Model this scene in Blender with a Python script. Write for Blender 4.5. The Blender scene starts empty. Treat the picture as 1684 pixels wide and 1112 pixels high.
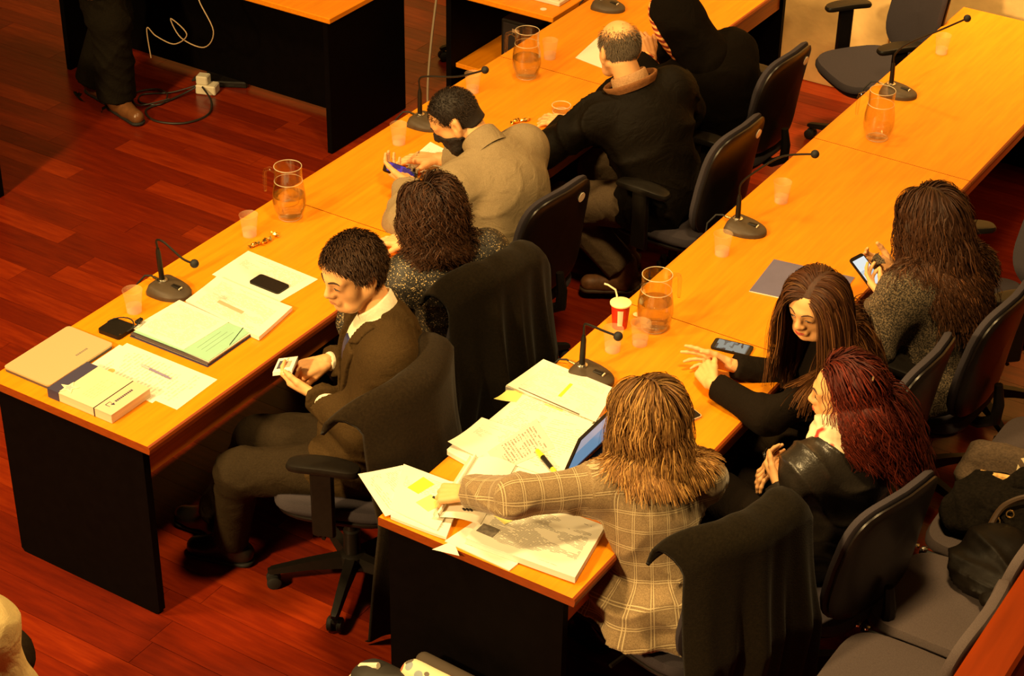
import bpy, math, random
import numpy as np
from mathutils import Matrix, Vector

random.seed(7)
RNG = np.random.default_rng(11)
scene = bpy.context.scene
COL = scene.collection
PI = math.pi

# ------------------------------------------------------------------ camera
cam_data = bpy.data.cameras.new('camera')
cam = bpy.data.objects.new('camera', cam_data)
COL.objects.link(cam)
scene.camera = cam
cam_data.sensor_fit = 'HORIZONTAL'
cam_data.sensor_width = 36.0
cam_data.lens = 3192.0 / 1684.0 * 36.0
cam_data.clip_end = 100
_r = Vector((0.84290282, 0.53785245, 0.01515211))
_u = Vector((-0.29962732, 0.44580254, 0.84349485))
_f = Vector((-0.44692092, 0.71552417, -0.5369235))
cam.matrix_world = Matrix(((_r.x, _u.x, -_f.x, 4.42723), (_r.y, _u.y, -_f.y, -3.71329), (_r.z, _u.z, -_f.z, 4.43933), (0, 0, 0, 1)))

# ------------------------------------------------------------------ light
scene.view_settings.view_transform = 'Standard'
scene.view_settings.look = 'None'
scene.view_settings.gamma = 1.0
scene.view_settings.use_curve_mapping = False
scene.view_settings.exposure = 0.0
world = bpy.data.worlds.new('hall_air')
scene.world = world
world.use_nodes = True
world.node_tree.nodes['Background'].inputs[0].default_value = (1.0, 0.5, 0.16, 1)
world.node_tree.nodes['Background'].inputs[1].default_value = 0.010

LAMP_COL = (1.0, 0.645, 0.25)
def ceiling_or_fill_lamp(x, y, z, power, size, aim=None, spread=150):
    l = bpy.data.lights.new('ceiling_or_fill_lamp', 'AREA')
    l.shape = 'DISK'; l.size = size; l.energy = power; l.color = LAMP_COL; l.spread = math.radians(spread)
    o = bpy.data.objects.new('ceiling_or_fill_lamp', l); COL.objects.link(o)
    o.location = (x, y, z)
    if aim is not None:
        d = Vector(aim) - Vector((x, y, z))
        o.rotation_euler = d.to_track_quat('-Z', 'Y').to_euler()
    return o
ceiling_or_fill_lamp(-1.2, -1.4, 5.2, 142, 0.7, (0.9, 0.9, 0.8), 130)
ceiling_or_fill_lamp(-0.4, -5.8, 4.8, 250, 0.6, (1.1, 0.9, 1.0), 100)  # front fill added to brighten the faces, not a ceiling fitting
ceiling_or_fill_lamp(2.8, 0.3, 5.2, 122, 0.7, (2.3, 0.9, 0.6), 125)
ceiling_or_fill_lamp(0.2, 3.0, 5.0, 42, 0.7, (0.6, 2.9, 0.7), 120)
ceiling_or_fill_lamp(1.6, 4.75, 4.6, 34, 0.4, (1.6, 5.28, 1.0), 60)  # added lamp that washes the end wall brighter, no fitting there

# ------------------------------------------------------------------ materials
MATS = {}
def nodes_of(name):
    m = bpy.data.materials.new(name); m.use_nodes = True
    nt = m.node_tree
    return m, nt, nt.nodes['Principled BSDF']

def mat(name, col, rough=0.6, metal=0.0, spec=0.5, var=0.0, scale=40.0, bump=0.0, bscale=None, stretch=None, trans=0.0, ior=1.45, sheen=0.0, coat=0.0, emit=None, alpha=1.0, objvar=0.0, wrinkle=0.0):
    if name in MATS: return MATS[name]
    m, nt, b = nodes_of(name)
    N = nt.nodes; L = nt.links
    b.inputs['Roughness'].default_value = rough
    b.inputs['Metallic'].default_value = metal
    b.inputs['Specular IOR Level'].default_value = spec
    b.inputs['IOR'].default_value = ior
    b.inputs['Transmission Weight'].default_value = trans
    b.inputs['Sheen Weight'].default_value = sheen
    b.inputs['Coat Weight'].default_value = coat
    b.inputs['Alpha'].default_value = alpha
    c = (*col, 1)
    b.inputs['Base Color'].default_value = c
    tc = N.new('ShaderNodeTexCoord')
    mp = N.new('ShaderNodeMapping'); L.new(tc.outputs['Object'], mp.inputs[0])
    if stretch: mp.inputs['Scale'].default_value = stretch
    if var > 0 or objvar > 0:
        nz = N.new('ShaderNodeTexNoise'); nz.inputs['Scale'].default_value = scale; nz.inputs['Detail'].default_value = 4
        L.new(mp.outputs[0], nz.inputs['Vector'])
        mr = N.new('ShaderNodeMapRange'); mr.inputs[1].default_value = 0.3; mr.inputs[2].default_value = 0.7
        mr.inputs[3].default_value = 1 - var; mr.inputs[4].default_value = 1 + var
        L.new(nz.outputs[0], mr.inputs[0])
        fac = mr.outputs[0]
        if objvar > 0:
            oi = N.new('ShaderNodeObjectInfo'); m2 = N.new('ShaderNodeMapRange')
            m2.inputs[3].default_value = 1 - objvar; m2.inputs[4].default_value = 1 + objvar
            L.new(oi.outputs['Random'], m2.inputs[0])
            mm = N.new('ShaderNodeMath'); mm.operation = 'MULTIPLY'; L.new(fac, mm.inputs[0]); L.new(m2.outputs[0], mm.inputs[1]); fac = mm.outputs[0]
        vm = N.new('ShaderNodeVectorMath'); vm.operation = 'SCALE'; vm.inputs[0].default_value = col
        L.new(fac, vm.inputs['Scale']); L.new(vm.outputs[0], b.inputs['Base Color'])
    if bump > 0:
        n2 = N.new('ShaderNodeTexNoise'); n2.inputs['Scale'].default_value = bscale or scale; n2.inputs['Detail'].default_value = 3
        L.new(mp.outputs[0], n2.inputs['Vector'])
        bp = N.new('ShaderNodeBump'); bp.inputs['Strength'].default_value = bump; bp.inputs['Distance'].default_value = 0.004
        L.new(n2.outputs[0], bp.inputs['Height']); L.new(bp.outputs[0], b.inputs['Normal'])
        if wrinkle > 0:
            n3 = N.new('ShaderNodeTexNoise'); n3.inputs['Scale'].default_value = 11; n3.inputs['Detail'].default_value = 3; n3.inputs['Distortion'].default_value = 1.6
            L.new(mp.outputs[0], n3.inputs['Vector']); b3 = N.new('ShaderNodeBump'); b3.inputs['Strength'].default_value = wrinkle; b3.inputs['Distance'].default_value = 0.02
            L.new(n3.outputs[0], b3.inputs['Height']); L.new(b3.outputs[0], bp.inputs['Normal'])
    if emit:
        b.inputs['Emission Color'].default_value = (*emit[:3], 1); b.inputs['Emission Strength'].default_value = emit[3]
    MATS[name] = m
    return m

def wood_top():
    m, nt, b = nodes_of('orange_laminate'); N = nt.nodes; L = nt.links
    tc = N.new('ShaderNodeTexCoord'); mp = N.new('ShaderNodeMapping'); mp.inputs['Scale'].default_value = (1, 0.06, 1)
    L.new(tc.outputs['Object'], mp.inputs[0])
    n = N.new('ShaderNodeTexNoise'); n.inputs['Scale'].default_value = 55; n.inputs['Detail'].default_value = 5; n.inputs['Roughness'].default_value = 0.65
    L.new(mp.outputs[0], n.inputs['Vector'])
    r = N.new('ShaderNodeValToRGB'); e = r.color_ramp.elements
    e[0].position = 0.3; e[0].color = (0.70, 0.212, 0.004, 1); e[1].position = 0.72; e[1].color = (0.82, 0.280, 0.006, 1)
    L.new(n.outputs[0], r.inputs[0]); L.new(r.outputs[0], b.inputs['Base Color'])
    b.inputs['Roughness'].default_value = 0.42
    b.inputs['Specular IOR Level'].default_value = 0.2
    return m
M_TOP = wood_top()
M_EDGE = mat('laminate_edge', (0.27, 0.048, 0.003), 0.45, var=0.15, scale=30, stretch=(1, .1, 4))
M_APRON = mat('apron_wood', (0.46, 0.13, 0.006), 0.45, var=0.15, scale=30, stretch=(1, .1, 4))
M_PANEL = mat('black_panel', (0.002, 0.0013, 0.0012), 0.6, spec=0.06, var=0.2, scale=25, bump=0.03, bscale=300)
M_BLACK = mat('black_plastic', (0.009, 0.007, 0.005), 0.45, spec=0.3, var=0.15, scale=60)
M_BLACKSOFT = mat('black_rubber', (0.012, 0.011, 0.010), 0.7, var=0.1)
M_FABRIC = mat('chair_fabric', (0.044, 0.037, 0.043), 0.95, spec=0.06, var=0.14, scale=350, bump=0.15, bscale=500)
M_FABRIC2 = mat('gallery_fabric', (0.090, 0.070, 0.068), 0.95, spec=0.06, var=0.14, scale=350, bump=0.15, bscale=500)
M_SHELL = mat('chair_shell', (0.009, 0.006, 0.005), 0.36, spec=0.4, var=0.1)
M_STICK = mat('white_sticker', (0.75, 0.68, 0.55), 0.6)
M_CHROME = mat('worn_metal', (0.75, 0.7, 0.6), 0.25, metal=1.0)
M_BRASS = mat('gold_metal', (0.9, 0.65, 0.25), 0.25, metal=1.0)
M_WHITE = mat('white_paper', (0.80, 0.77, 0.64), 0.75, spec=0.2, var=0.02, scale=8)
M_GREY = mat('grey_print', (0.42, 0.40, 0.36), 0.8)
M_CREAM = mat('cream_plastic', (0.72, 0.66, 0.50), 0.5)

# ------------------------------------------------------------------ mesh helpers
def V(*a): return np.array(a, float)
def nrm(v):
    v = np.asarray(v, float); return v / (np.linalg.norm(v) + 1e-12)

class MB:
    def __init__(self): self.v = []; self.f = []; self.m = []
    def add(self, vs, fs, mi=0):
        o = len(self.v); self.v.extend([tuple(map(float, p)) for p in vs]); self.f.extend([tuple(int(i) + o for i in f) for f in fs]); self.m.extend([mi] * len(fs)); return self
    def box(self, lo, hi, mi=0, bev=0.0):
        x0, y0, z0 = lo; x1, y1, z1 = hi
        if bev <= 0:
            vs = [(x0, y0, z0), (x1, y0, z0), (x1, y1, z0), (x0, y1, z0), (x0, y0, z1), (x1, y0, z1), (x1, y1, z1), (x0, y1, z1)]
            return self.add(vs, [(0, 3, 2, 1), (4, 5, 6, 7), (0, 1, 5, 4), (1, 2, 6, 5), (2, 3, 7, 6), (3, 0, 4, 7)], mi)
        b = min(bev, (x1 - x0) / 2.01, (y1 - y0) / 2.01, (z1 - z0) / 2.01)
        vs = []
        for cx_, sx in ((x0, 1), (x1, -1)):
            for cy_, sy in ((y0, 1), (y1, -1)):
                for cz_, sz in ((z0, 1), (z1, -1)):
                    vs += [(cx_, cy_ + sy * b, cz_ + sz * b), (cx_ + sx * b, cy_, cz_ + sz * b), (cx_ + sx * b, cy_ + sy * b, cz_)]
        def i(a, c, d, k): return (a * 4 + c * 2 + d) * 3 + k
        fs = [(i(0,0,0,0), i(0,0,1,0), i(0,1,1,0), i(0,1,0,0)), (i(1,0,0,0), i(1,1,0,0), i(1,1,1,0), i(1,0,1,0)),
              (i(0,0,0,1), i(1,0,0,1), i(1,0,1,1), i(0,0,1,1)), (i(0,1,0,1), i(0,1,1,1), i(1,1,1,1), i(1,1,0,1)),
              (i(0,0,0,2), i(0,1,0,2), i(1,1,0,2), i(1,0,0,2)), (i(0,0,1,2), i(1,0,1,2), i(1,1,1,2), i(0,1,1,2))]
        for a in (0, 1):
            for c in (0, 1):
                fs.append((i(a,c,0,0), i(a,c,1,0), i(a,c,1,1), i(a,c,0,1)))
        for a in (0, 1):
            for d in (0, 1):
                fs.append((i(a,0,d,0), i(a,1,d,0), i(a,1,d,2), i(a,0,d,2)))
        for c in (0, 1):
            for d in (0, 1):
                fs.append((i(0,c,d,1), i(1,c,d,1), i(1,c,d,2), i(0,c,d,2)))
        for a in (0, 1):
            for c in (0, 1):
                for d in (0, 1): fs.append((i(a,c,d,0), i(a,c,d,1), i(a,c,d,2)))
        return self.add(vs, fs, mi)
    def tube(self, pts, rad, n=8, mi=0, caps=True, closed=False):
        pts = [np.asarray(p, float) for p in pts]; k = len(pts)
        rr = [rad] * k if np.isscalar(rad) else list(rad)
        vs = []; fs = []
        ref = None
        for i in range(k):
            t = nrm(pts[(i + 1) % k] - pts[i - 1]) if closed else nrm(pts[min(i + 1, k - 1)] - pts[max(i - 1, 0)])
            if ref is None:
                a = V(0, 0, 1) if abs(t[2]) < 0.9 else V(1, 0, 0); ref = nrm(np.cross(t, a))
            ref = nrm(ref - t * np.dot(ref, t)); bi = np.cross(t, ref)
            for j in range(n):
                an = 2 * PI * j / n; vs.append(pts[i] + rr[i] * (math.cos(an) * ref + math.sin(an) * bi))
        m = k if closed else k - 1
        for i in range(m):
            for j in range(n):
                a = i * n + j; b = i * n + (j + 1) % n; c = ((i + 1) % k) * n + (j + 1) % n; d = ((i + 1) % k) * n + j
                fs.append((a, b, c, d))
        if caps and not closed:
            fs.append(tuple(range(n - 1, -1, -1))); fs.append(tuple(range((k - 1) * n, k * n)))
        return self.add(vs, fs, mi)
    def lathe(self, prof, n=24, c=(0, 0, 0), mi=0, mi_fn=None):
        vs = []; fs = []
        for (r, z) in prof:
            for j in range(n):
                a = 2 * PI * j / n; vs.append((c[0] + r * math.cos(a), c[1] + r * math.sin(a), c[2] + z))
        k = len(prof)
        for i in range(k - 1):
            for j in range(n): fs.append((i * n + j, i * n + (j + 1) % n, (i + 1) * n + (j + 1) % n, (i + 1) * n + j))
        if prof[0][0] > 1e-5: fs.append(tuple(range(n - 1, -1, -1)))
        if prof[-1][0] > 1e-5: fs.append(tuple(range((k - 1) * n, k * n)))
        return self.add(vs, fs, mi)
    def prism(self, poly, z0, z1, mi=0):
        k = len(poly); vs = [(x, y, z0) for x, y in poly] + [(x, y, z1) for x, y in poly]
        fs = [tuple(range(k - 1, -1, -1)), tuple(range(k, 2 * k))] + [(i, (i + 1) % k, k + (i + 1) % k, k + i) for i in range(k)]
        return self.add(vs, fs, mi)
    def grid(self, P, mi=0, wrap=False):
        P = np.asarray(P); a, b = P.shape[:2]
        vs = P.reshape(-1, 3); fs = []
        for i in range(a - 1):
            for j in range(b if wrap else b - 1):
                fs.append((i * b + j, i * b + (j + 1) % b, (i + 1) * b + (j + 1) % b, (i + 1) * b + j))
        return self.add(vs, fs, mi)
    def sphere(self, c, r, n=14, m=9, mi=0):
        r = (r, r, r) if np.isscalar(r) else r
        vs = [(c[0], c[1], c[2] - r[2])]; fs = []
        for i in range(1, m):
            th = PI * i / m
            for j in range(n):
                a = 2 * PI * j / n; vs.append((c[0] + r[0] * math.sin(th) * math.cos(a), c[1] + r[1] * math.sin(th) * math.sin(a), c[2] - r[2] * math.cos(th)))
        vs.append((c[0], c[1], c[2] + r[2])); top = len(vs) - 1
        for j in range(n):
            fs.append((0, 1 + (j + 1) % n, 1 + j)); fs.append((top, 1 + (m - 2) * n + j, 1 + (m - 2) * n + (j + 1) % n))
        for i in range(m - 2):
            for j in range(n):
                a = 1 + i * n + j; b = 1 + i * n + (j + 1) % n; fs.append((a, b, b + n, a + n))
        return self.add(vs, fs, mi)
    def xf(self, Rm=None, t=None):
        A = np.array(self.v)
        if Rm is not None: A = A @ np.asarray(Rm).T
        if t is not None: A = A + np.asarray(t)
        self.v = [tuple(p) for p in A]; return self
    def build(self, name, m, parent=None, smooth=False, loc=None, sharp=40):
        return link_mesh(name, np.array(self.v), self.f, m, parent, smooth, loc, self.m, sharp)

def link_mesh(name, vs, fs, m, parent=None, smooth=False, loc=None, mi=None, sharp=None):
    me = bpy.data.meshes.new(name)
    me.from_pydata([tuple(v) for v in vs], [], [tuple(f) for f in fs])
    ms = m if isinstance(m, (list, tuple)) else [m]
    for x in ms: me.materials.append(x)
    if mi is not None and len(ms) > 1: me.polygons.foreach_set('material_index', np.asarray(mi, np.int32))
    if smooth:
        me.polygons.foreach_set('use_smooth', np.ones(len(me.polygons), bool))
        if sharp:
            me.set_sharp_from_angle(angle=math.radians(sharp))
    me.update()
    o = bpy.data.objects.new(name, me); COL.objects.link(o)
    if parent is not None: o.parent = parent
    if loc is not None: o.location = loc
    return o

def link_np(name, vs, quads, m, parent=None, smooth=True):
    """fast path for big numpy meshes; quads (n,4) or (n,3)"""
    me = bpy.data.meshes.new(name); k = quads.shape[1]
    me.vertices.add(len(vs)); me.vertices.foreach_set('co', np.ascontiguousarray(vs, np.float32).ravel())
    me.loops.add(quads.size); me.loops.foreach_set('vertex_index', np.ascontiguousarray(quads, np.int32).ravel())
    me.polygons.add(len(quads)); me.polygons.foreach_set('loop_start', np.arange(0, quads.size, k, dtype=np.int32))
    me.update(calc_edges=True)
    ms = m if isinstance(m, (list, tuple)) else [m]
    for x in ms: me.materials.append(x)
    if smooth: me.polygons.foreach_set('use_smooth', np.ones(len(quads), bool))
    o = bpy.data.objects.new(name, me); COL.objects.link(o)
    if parent is not None: o.parent = parent
    return o

def thing(name, label, cat, loc=(0, 0, 0), rz=0.0, group=None):
    o = bpy.data.objects.new(name, None); COL.objects.link(o); o.empty_display_size = 0.05
    o.location = loc; o.rotation_euler = (0, 0, rz)
    return tag(o, label, cat, group)
def tag(o, label=None, cat=None, group=None, kind=None):
    if label: o['label'] = label
    if cat: o['category'] = cat
    if group: o['group'] = group
    if kind: o['kind'] = kind
    return o
def dup(root, loc, rz, label, skip=()):
    r = root.copy(); COL.objects.link(r); r.location = loc; r.rotation_euler = (0, 0, rz); r['label'] = label
    for ch in list(root.children):
        if ch.name.split('.')[0] in skip: continue
        c = ch.copy(); COL.objects.link(c); c.parent = r
        for g in ch.children:
            d = g.copy(); COL.objects.link(d); d.parent = c
    return r

# ------------------------------------------------------------------ setting: floor, wall
H = 0.74
def floor_mat():
    m, nt, b = nodes_of('red_parquet'); N = nt.nodes; L = nt.links
    oi = N.new('ShaderNodeObjectInfo')
    tc = N.new('ShaderNodeTexCoord'); gm = N.new('ShaderNodeNewGeometry')
    mp = N.new('ShaderNodeMapping'); mp.inputs['Scale'].default_value = (0.12, 1.0, 1.0)
    ad = N.new('ShaderNodeVectorMath'); ad.operation = 'ADD'
    cb = N.new('ShaderNodeCombineXYZ'); mu = N.new('ShaderNodeMath'); mu.operation = 'MULTIPLY'; mu.inputs[1].default_value = 37.0
    L.new(oi.outputs['Random'], mu.inputs[0]); L.new(mu.outputs[0], cb.inputs[2])
    L.new(gm.outputs['Position'], mp.inputs[0]); L.new(mp.outputs[0], ad.inputs[0]); L.new(cb.outputs[0], ad.inputs[1])
    n = N.new('ShaderNodeTexNoise'); n.inputs['Scale'].default_value = 42; n.inputs['Detail'].default_value = 6; n.inputs['Roughness'].default_value = 0.6
    L.new(ad.outputs[0], n.inputs['Vector'])
    r1 = N.new('ShaderNodeValToRGB'); e = r1.color_ramp.elements
    e[0].position = 0.0; e[0].color = (0.085, 0.0070, 0.0025, 1); e[1].position = 1.0; e[1].color = (0.33, 0.036, 0.004, 1)
    x = e.new(0.5); x.color = (0.175, 0.0145, 0.0025, 1)
    mx = N.new('ShaderNodeMath'); mx.operation = 'MULTIPLY_ADD'; mx.inputs[1].default_value = 0.9; mx.inputs[2].default_value = -0.22
    s = N.new('ShaderNodeMath'); s.operation = 'MULTIPLY_ADD'; s.inputs[1].default_value = 0.55
    L.new(n.outputs[0], mx.inputs[0]); L.new(oi.outputs['Random'], s.inputs[0]); L.new(mx.outputs[0], s.inputs[2])
    L.new(s.outputs[0], r1.inputs[0]); L.new(r1.outputs[0], b.inputs['Base Color'])
    b.inputs['Roughness'].default_value = 0.26; b.inputs['Specular IOR Level'].default_value = 0.35
    return m
M_FLOOR = floor_mat()
floor = MB().box((-6.5, -3.5, -0.12), (5.5, 5.3, -0.012)).build('floor', mat('floor_joint', (0.03, 0.006, 0.002), 0.6))
tag(floor, 'glossy dark red hardwood parquet floor', 'floor', kind='structure')
PW, PL = 0.122, 1.25
plank_me = None
def in_view(x, y):
    d = Vector((x, y, 0)) - Vector((4.42723, -3.71329, 4.43933)); w = d.dot(_f)
    if w <= 0: return False
    u = 842 + 3192 * d.dot(_r) / w; v = 556 - 3192 * d.dot(_u) / w
    return -120 < u < 1800 and -120 < v < 1230
planks = 0; rest = MB()
row = 0
y = -3.4
while y < 5.28:
    off = (row * 0.437) % 1.0 * PL; x = -6.4 - off + 0.25 * random.random()
    while x < 5.4:
        ln = PL * random.choice((0.7, 1.0, 1.0, 1.25))
        xa, xb = max(x, -6.45), min(x + ln, 5.45)
        if xb - xa > 0.1:
            vis = any(in_view(xa + (xb - xa) * t, y + PW / 2) for t in (0, .25, .5, .75, 1))
            hid = (0.1 < xa and xb < 0.7 and y > 0.4) or (xa > 3.35) or (1.7 < xa and xb < 2.25)
            z1 = -0.0008 * random.random()
            if vis and not hid and planks < 300:
                if plank_me is None:
                    o = MB().box((-0.5, -0.5, -1), (0.5, 0.5, 0), 0).build('plank', M_FLOOR, floor); plank_me = o.data
                else:
                    o = bpy.data.objects.new('plank', plank_me); COL.objects.link(o); o.parent = floor
                o.location = ((xa + xb) / 2, y + PW / 2, z1); o.scale = (xb - xa - 0.0016, PW - 0.0016, 0.011)
                planks += 1
            else:
                rest.box((xa + .0008, y + .0008, -0.011), (xb - .0008, y + PW - .0008, z1))
        x += ln
    y += PW; row += 1
tag(rest.build('plank_field', M_FLOOR, floor), kind='stuff')

M_WALL = mat('beige_stone', (0.90, 0.60, 0.23), 0.85, var=0.16, scale=5, bump=0.2, bscale=40)
wall = MB().box((-7, 5.30, -0.1), (5.5, 5.5, 5.6)).build('wall_back', mat('wall_joint', (0.12, 0.09, 0.05), 0.9))
tag(wall, 'beige stone wall at the end of the hall', 'wall', kind='structure')
xx = -6.9
while xx < 5.3:
    for z0, z1 in ((0.0, 1.18), (1.19, 2.4), (2.41, 3.8), (3.81, 5.5)):
        MB().box((xx, 5.275, z0), (xx + 0.79, 5.32, z1), bev=0.004).build('wall_panel', M_WALL, wall)
    xx += 0.80

# ------------------------------------------------------------------ tables
def slab_top(root, x0, x1, y0, y1, th=0.032):
    """table top with the laminate surface, rounded front edge on +x"""
    m = MB()
    prof = [(x0, H - th), (x0, H - 0.003), (x0 + 0.003, H), (x1 - 0.010, H), (x1 - 0.003, H - 0.004), (x1, H - 0.014), (x1 - 0.004, H - th)]
    k = len(prof)
    vs = [(x, y0, z) for x, z in prof] + [(x, y1, z) for x, z in prof]
    fs = [(i, (i + 1) % k, k + (i + 1) % k, k + i) for i in range(k)]
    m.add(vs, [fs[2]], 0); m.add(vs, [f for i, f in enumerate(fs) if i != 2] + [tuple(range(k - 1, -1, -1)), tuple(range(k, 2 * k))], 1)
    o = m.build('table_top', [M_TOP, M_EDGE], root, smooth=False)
    return o
def bench_table(label, x0, y0, ln, w, near_panel=True, far_panel=True):
    t = thing('courtroom_table', label, 'table', (x0, y0, 0), 0, 'long tables in two rows')
    slab_top(t, 0, w, 0.0008, ln - 0.0008)
    def panel(ya):
        m = MB(); poly = [(0.03, 0.0), (w - 0.045, 0.0)]
        # rounded feet like in the photo, drawn in xz
        pr_ = [(0.03, 0.014), (0.044, 0.0), (w - 0.060, 0.0), (w - 0.045, 0.014), (w - 0.045, H - 0.032), (0.03, H - 0.032)]
        k = len(pr_)
        vs = [(x, ya, z) for x, z in pr_] + [(x, ya + 0.03, z) for x, z in pr_]
        m.add(vs, [tuple(range(k)), tuple(range(2 * k - 1, k - 1, -1))] + [((i + 1) % k, i, k + i, k + (i + 1) % k) for i in range(k)])
        m.build('end_panel', M_PANEL, t)
    if near_panel: panel(0.012)
    if far_panel: panel(ln - 0.042)
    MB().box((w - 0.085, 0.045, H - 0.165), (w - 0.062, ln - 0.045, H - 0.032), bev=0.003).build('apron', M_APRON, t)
    MB().box((0.06, 0.045, 0.22), (0.08, ln - 0.045, H - 0.032)).build('modesty_panel', M_PANEL, t)
    return t
WA, WB, XB = 0.728, 0.712, 1.558
bench_table('long orange table holding the silver laptop at its near end', 0, 0, 1.588, WA)
bench_table('middle orange table of the left row before the man in fleece', 0, 1.59, 1.628, WA)
bench_table('far orange table of the left row beside the hooded man', 0, 3.22, 1.64, WA)
bench_table('long orange table heaped with paper stacks, nearest of the right row', XB, 0.115, 1.538, WB)
bench_table('middle orange table of the right row with the blue folder', XB, 1.655, 1.618, WB)
bench_table('far orange table of the right row with the empty jug', XB, 3.275, 1.72, WB)

# desk with black panels behind, at the far left
def side_desk(label, x0, x1, y0, y1, name='side_desk'):
    t = thing(name, label, 'desk', (x0, y0, 0))
    MB().box((0, 0, H - 0.03), (x1 - x0, y1 - y0, H), bev=0.004).build('desk_top', [M_TOP], t)
    for xa in (0.03, x1 - x0 - 0.06):
        MB().box((xa, 0.02, 0), (xa + 0.03, y1 - y0 - 0.02, H - 0.03), bev=0.004).build('side_panel', M_PANEL, t)
    MB().box((0.06, (y1 - y0) * 0.55, 0.03), (x1 - x0 - 0.06, (y1 - y0) * 0.55 + 0.02, H - 0.03)).build('modesty_panel', M_PANEL, t)
    return t
side_desk('orange topped desk with black side panels behind the standing person', -2.75, -0.90, 3.12, 3.80)
side_desk('black panelled desk cut off at the left edge of the picture', -3.6, -1.93, 1.15, 1.94)
# computer desk right beside the far left table
t = thing('computer_desk', 'orange desk with a lower shelf carrying a black computer', 'desk', (-0.72, 3.74, 0))
MB().box((0, 0, H - 0.03), (0.69, 1.1, H), bev=0.004).build('desk_top', [M_TOP], t)
MB().box((0.03, 0.06, 0), (0.06, 1.06, H - 0.03)).build('side_panel', M_PANEL, t)
MB().box((0.63, 0.06, 0), (0.66, 1.06, H - 0.03)).build('side_panel', M_PANEL, t)
MB().box((0.06, 0.10, 0.28), (0.63, 0.7, 0.305), bev=0.003).build('shelf', [M_TOP], t)
MB().box((0.06, 0.72, 0.03), (0.63, 0.74, H - 0.03)).build('back_panel', M_PANEL, t)
o = MB().lathe([(0.016, 0), (0.016, 0.0015)], 20, (0.60, 0.06, H)).build('round_sticker', M_STICK, t)

# rail at the lower right
M_RAIL = mat('rail_wood', (0.21, 0.026, 0.0015), 0.55, spec=0.10, var=0.25, scale=18, stretch=(1, .08, 1))
rl = thing('wooden_rail', 'polished reddish wooden rail crossing the lower right corner', 'railing', (3.50, 0, 0))
MB().box((-0.105, -2.4, 0.93), (0.02, 5.25, 0.99), bev=0.010).build('rail_cap', M_RAIL, rl)
MB().box((-0.04, -2.4, 0.0), (0.0, 5.25, 0.93)).build('rail_board', mat('rail_board', (0.3, 0.06, 0.01), 0.45, var=0.2, scale=12), rl)
# ------------------------------------------------------------------ office chairs
def pad(m, O, A, B, N, wa, wb, t0, t1, ex=4.5, curv=0.0, curvb=0.0, taper=0.0, n=36, rnd=0.35, mi=0):
    """rounded cushion: half sizes wa, wb; thickness t0 (front) and t1 (back); bends forward at the sides by curv"""
    O, A, B, N = map(np.asarray, (O, A, B, N)); rows = []
    ss = [0.0, 0.35, 0.7, 0.88, 0.96, 1.0]
    def prof(s): return (1 - s ** 7) ** 0.5 if s < 1 else 0.0
    seq = [(s, t0 * (1 - rnd + rnd * prof(s)) if s < 1 else t0 * 0.25) for s in ss] + [(s, -t1 * (1 - rnd + rnd * prof(s)) if s < 1 else -t1 * 0.25) for s in reversed(ss)]
    for s, h in seq:
        ring = []
        for j in range(n):
            th = 2 * PI * j / n; c, d = math.cos(th), math.sin(th)
            ca = math.copysign(abs(c) ** (2 / ex), c); cb = math.copysign(abs(d) ** (2 / ex), d)
            a = s * ca * wa; b = s * cb * wb
            a *= 1 - taper * (b / wb)
            ring.append(O + A * a + B * b + N * (h + curv * (a / wa) ** 2 + curvb * (b / wb) ** 2))
        rows.append(ring)
    return m.grid(np.array(rows), mi, wrap=True)

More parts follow.
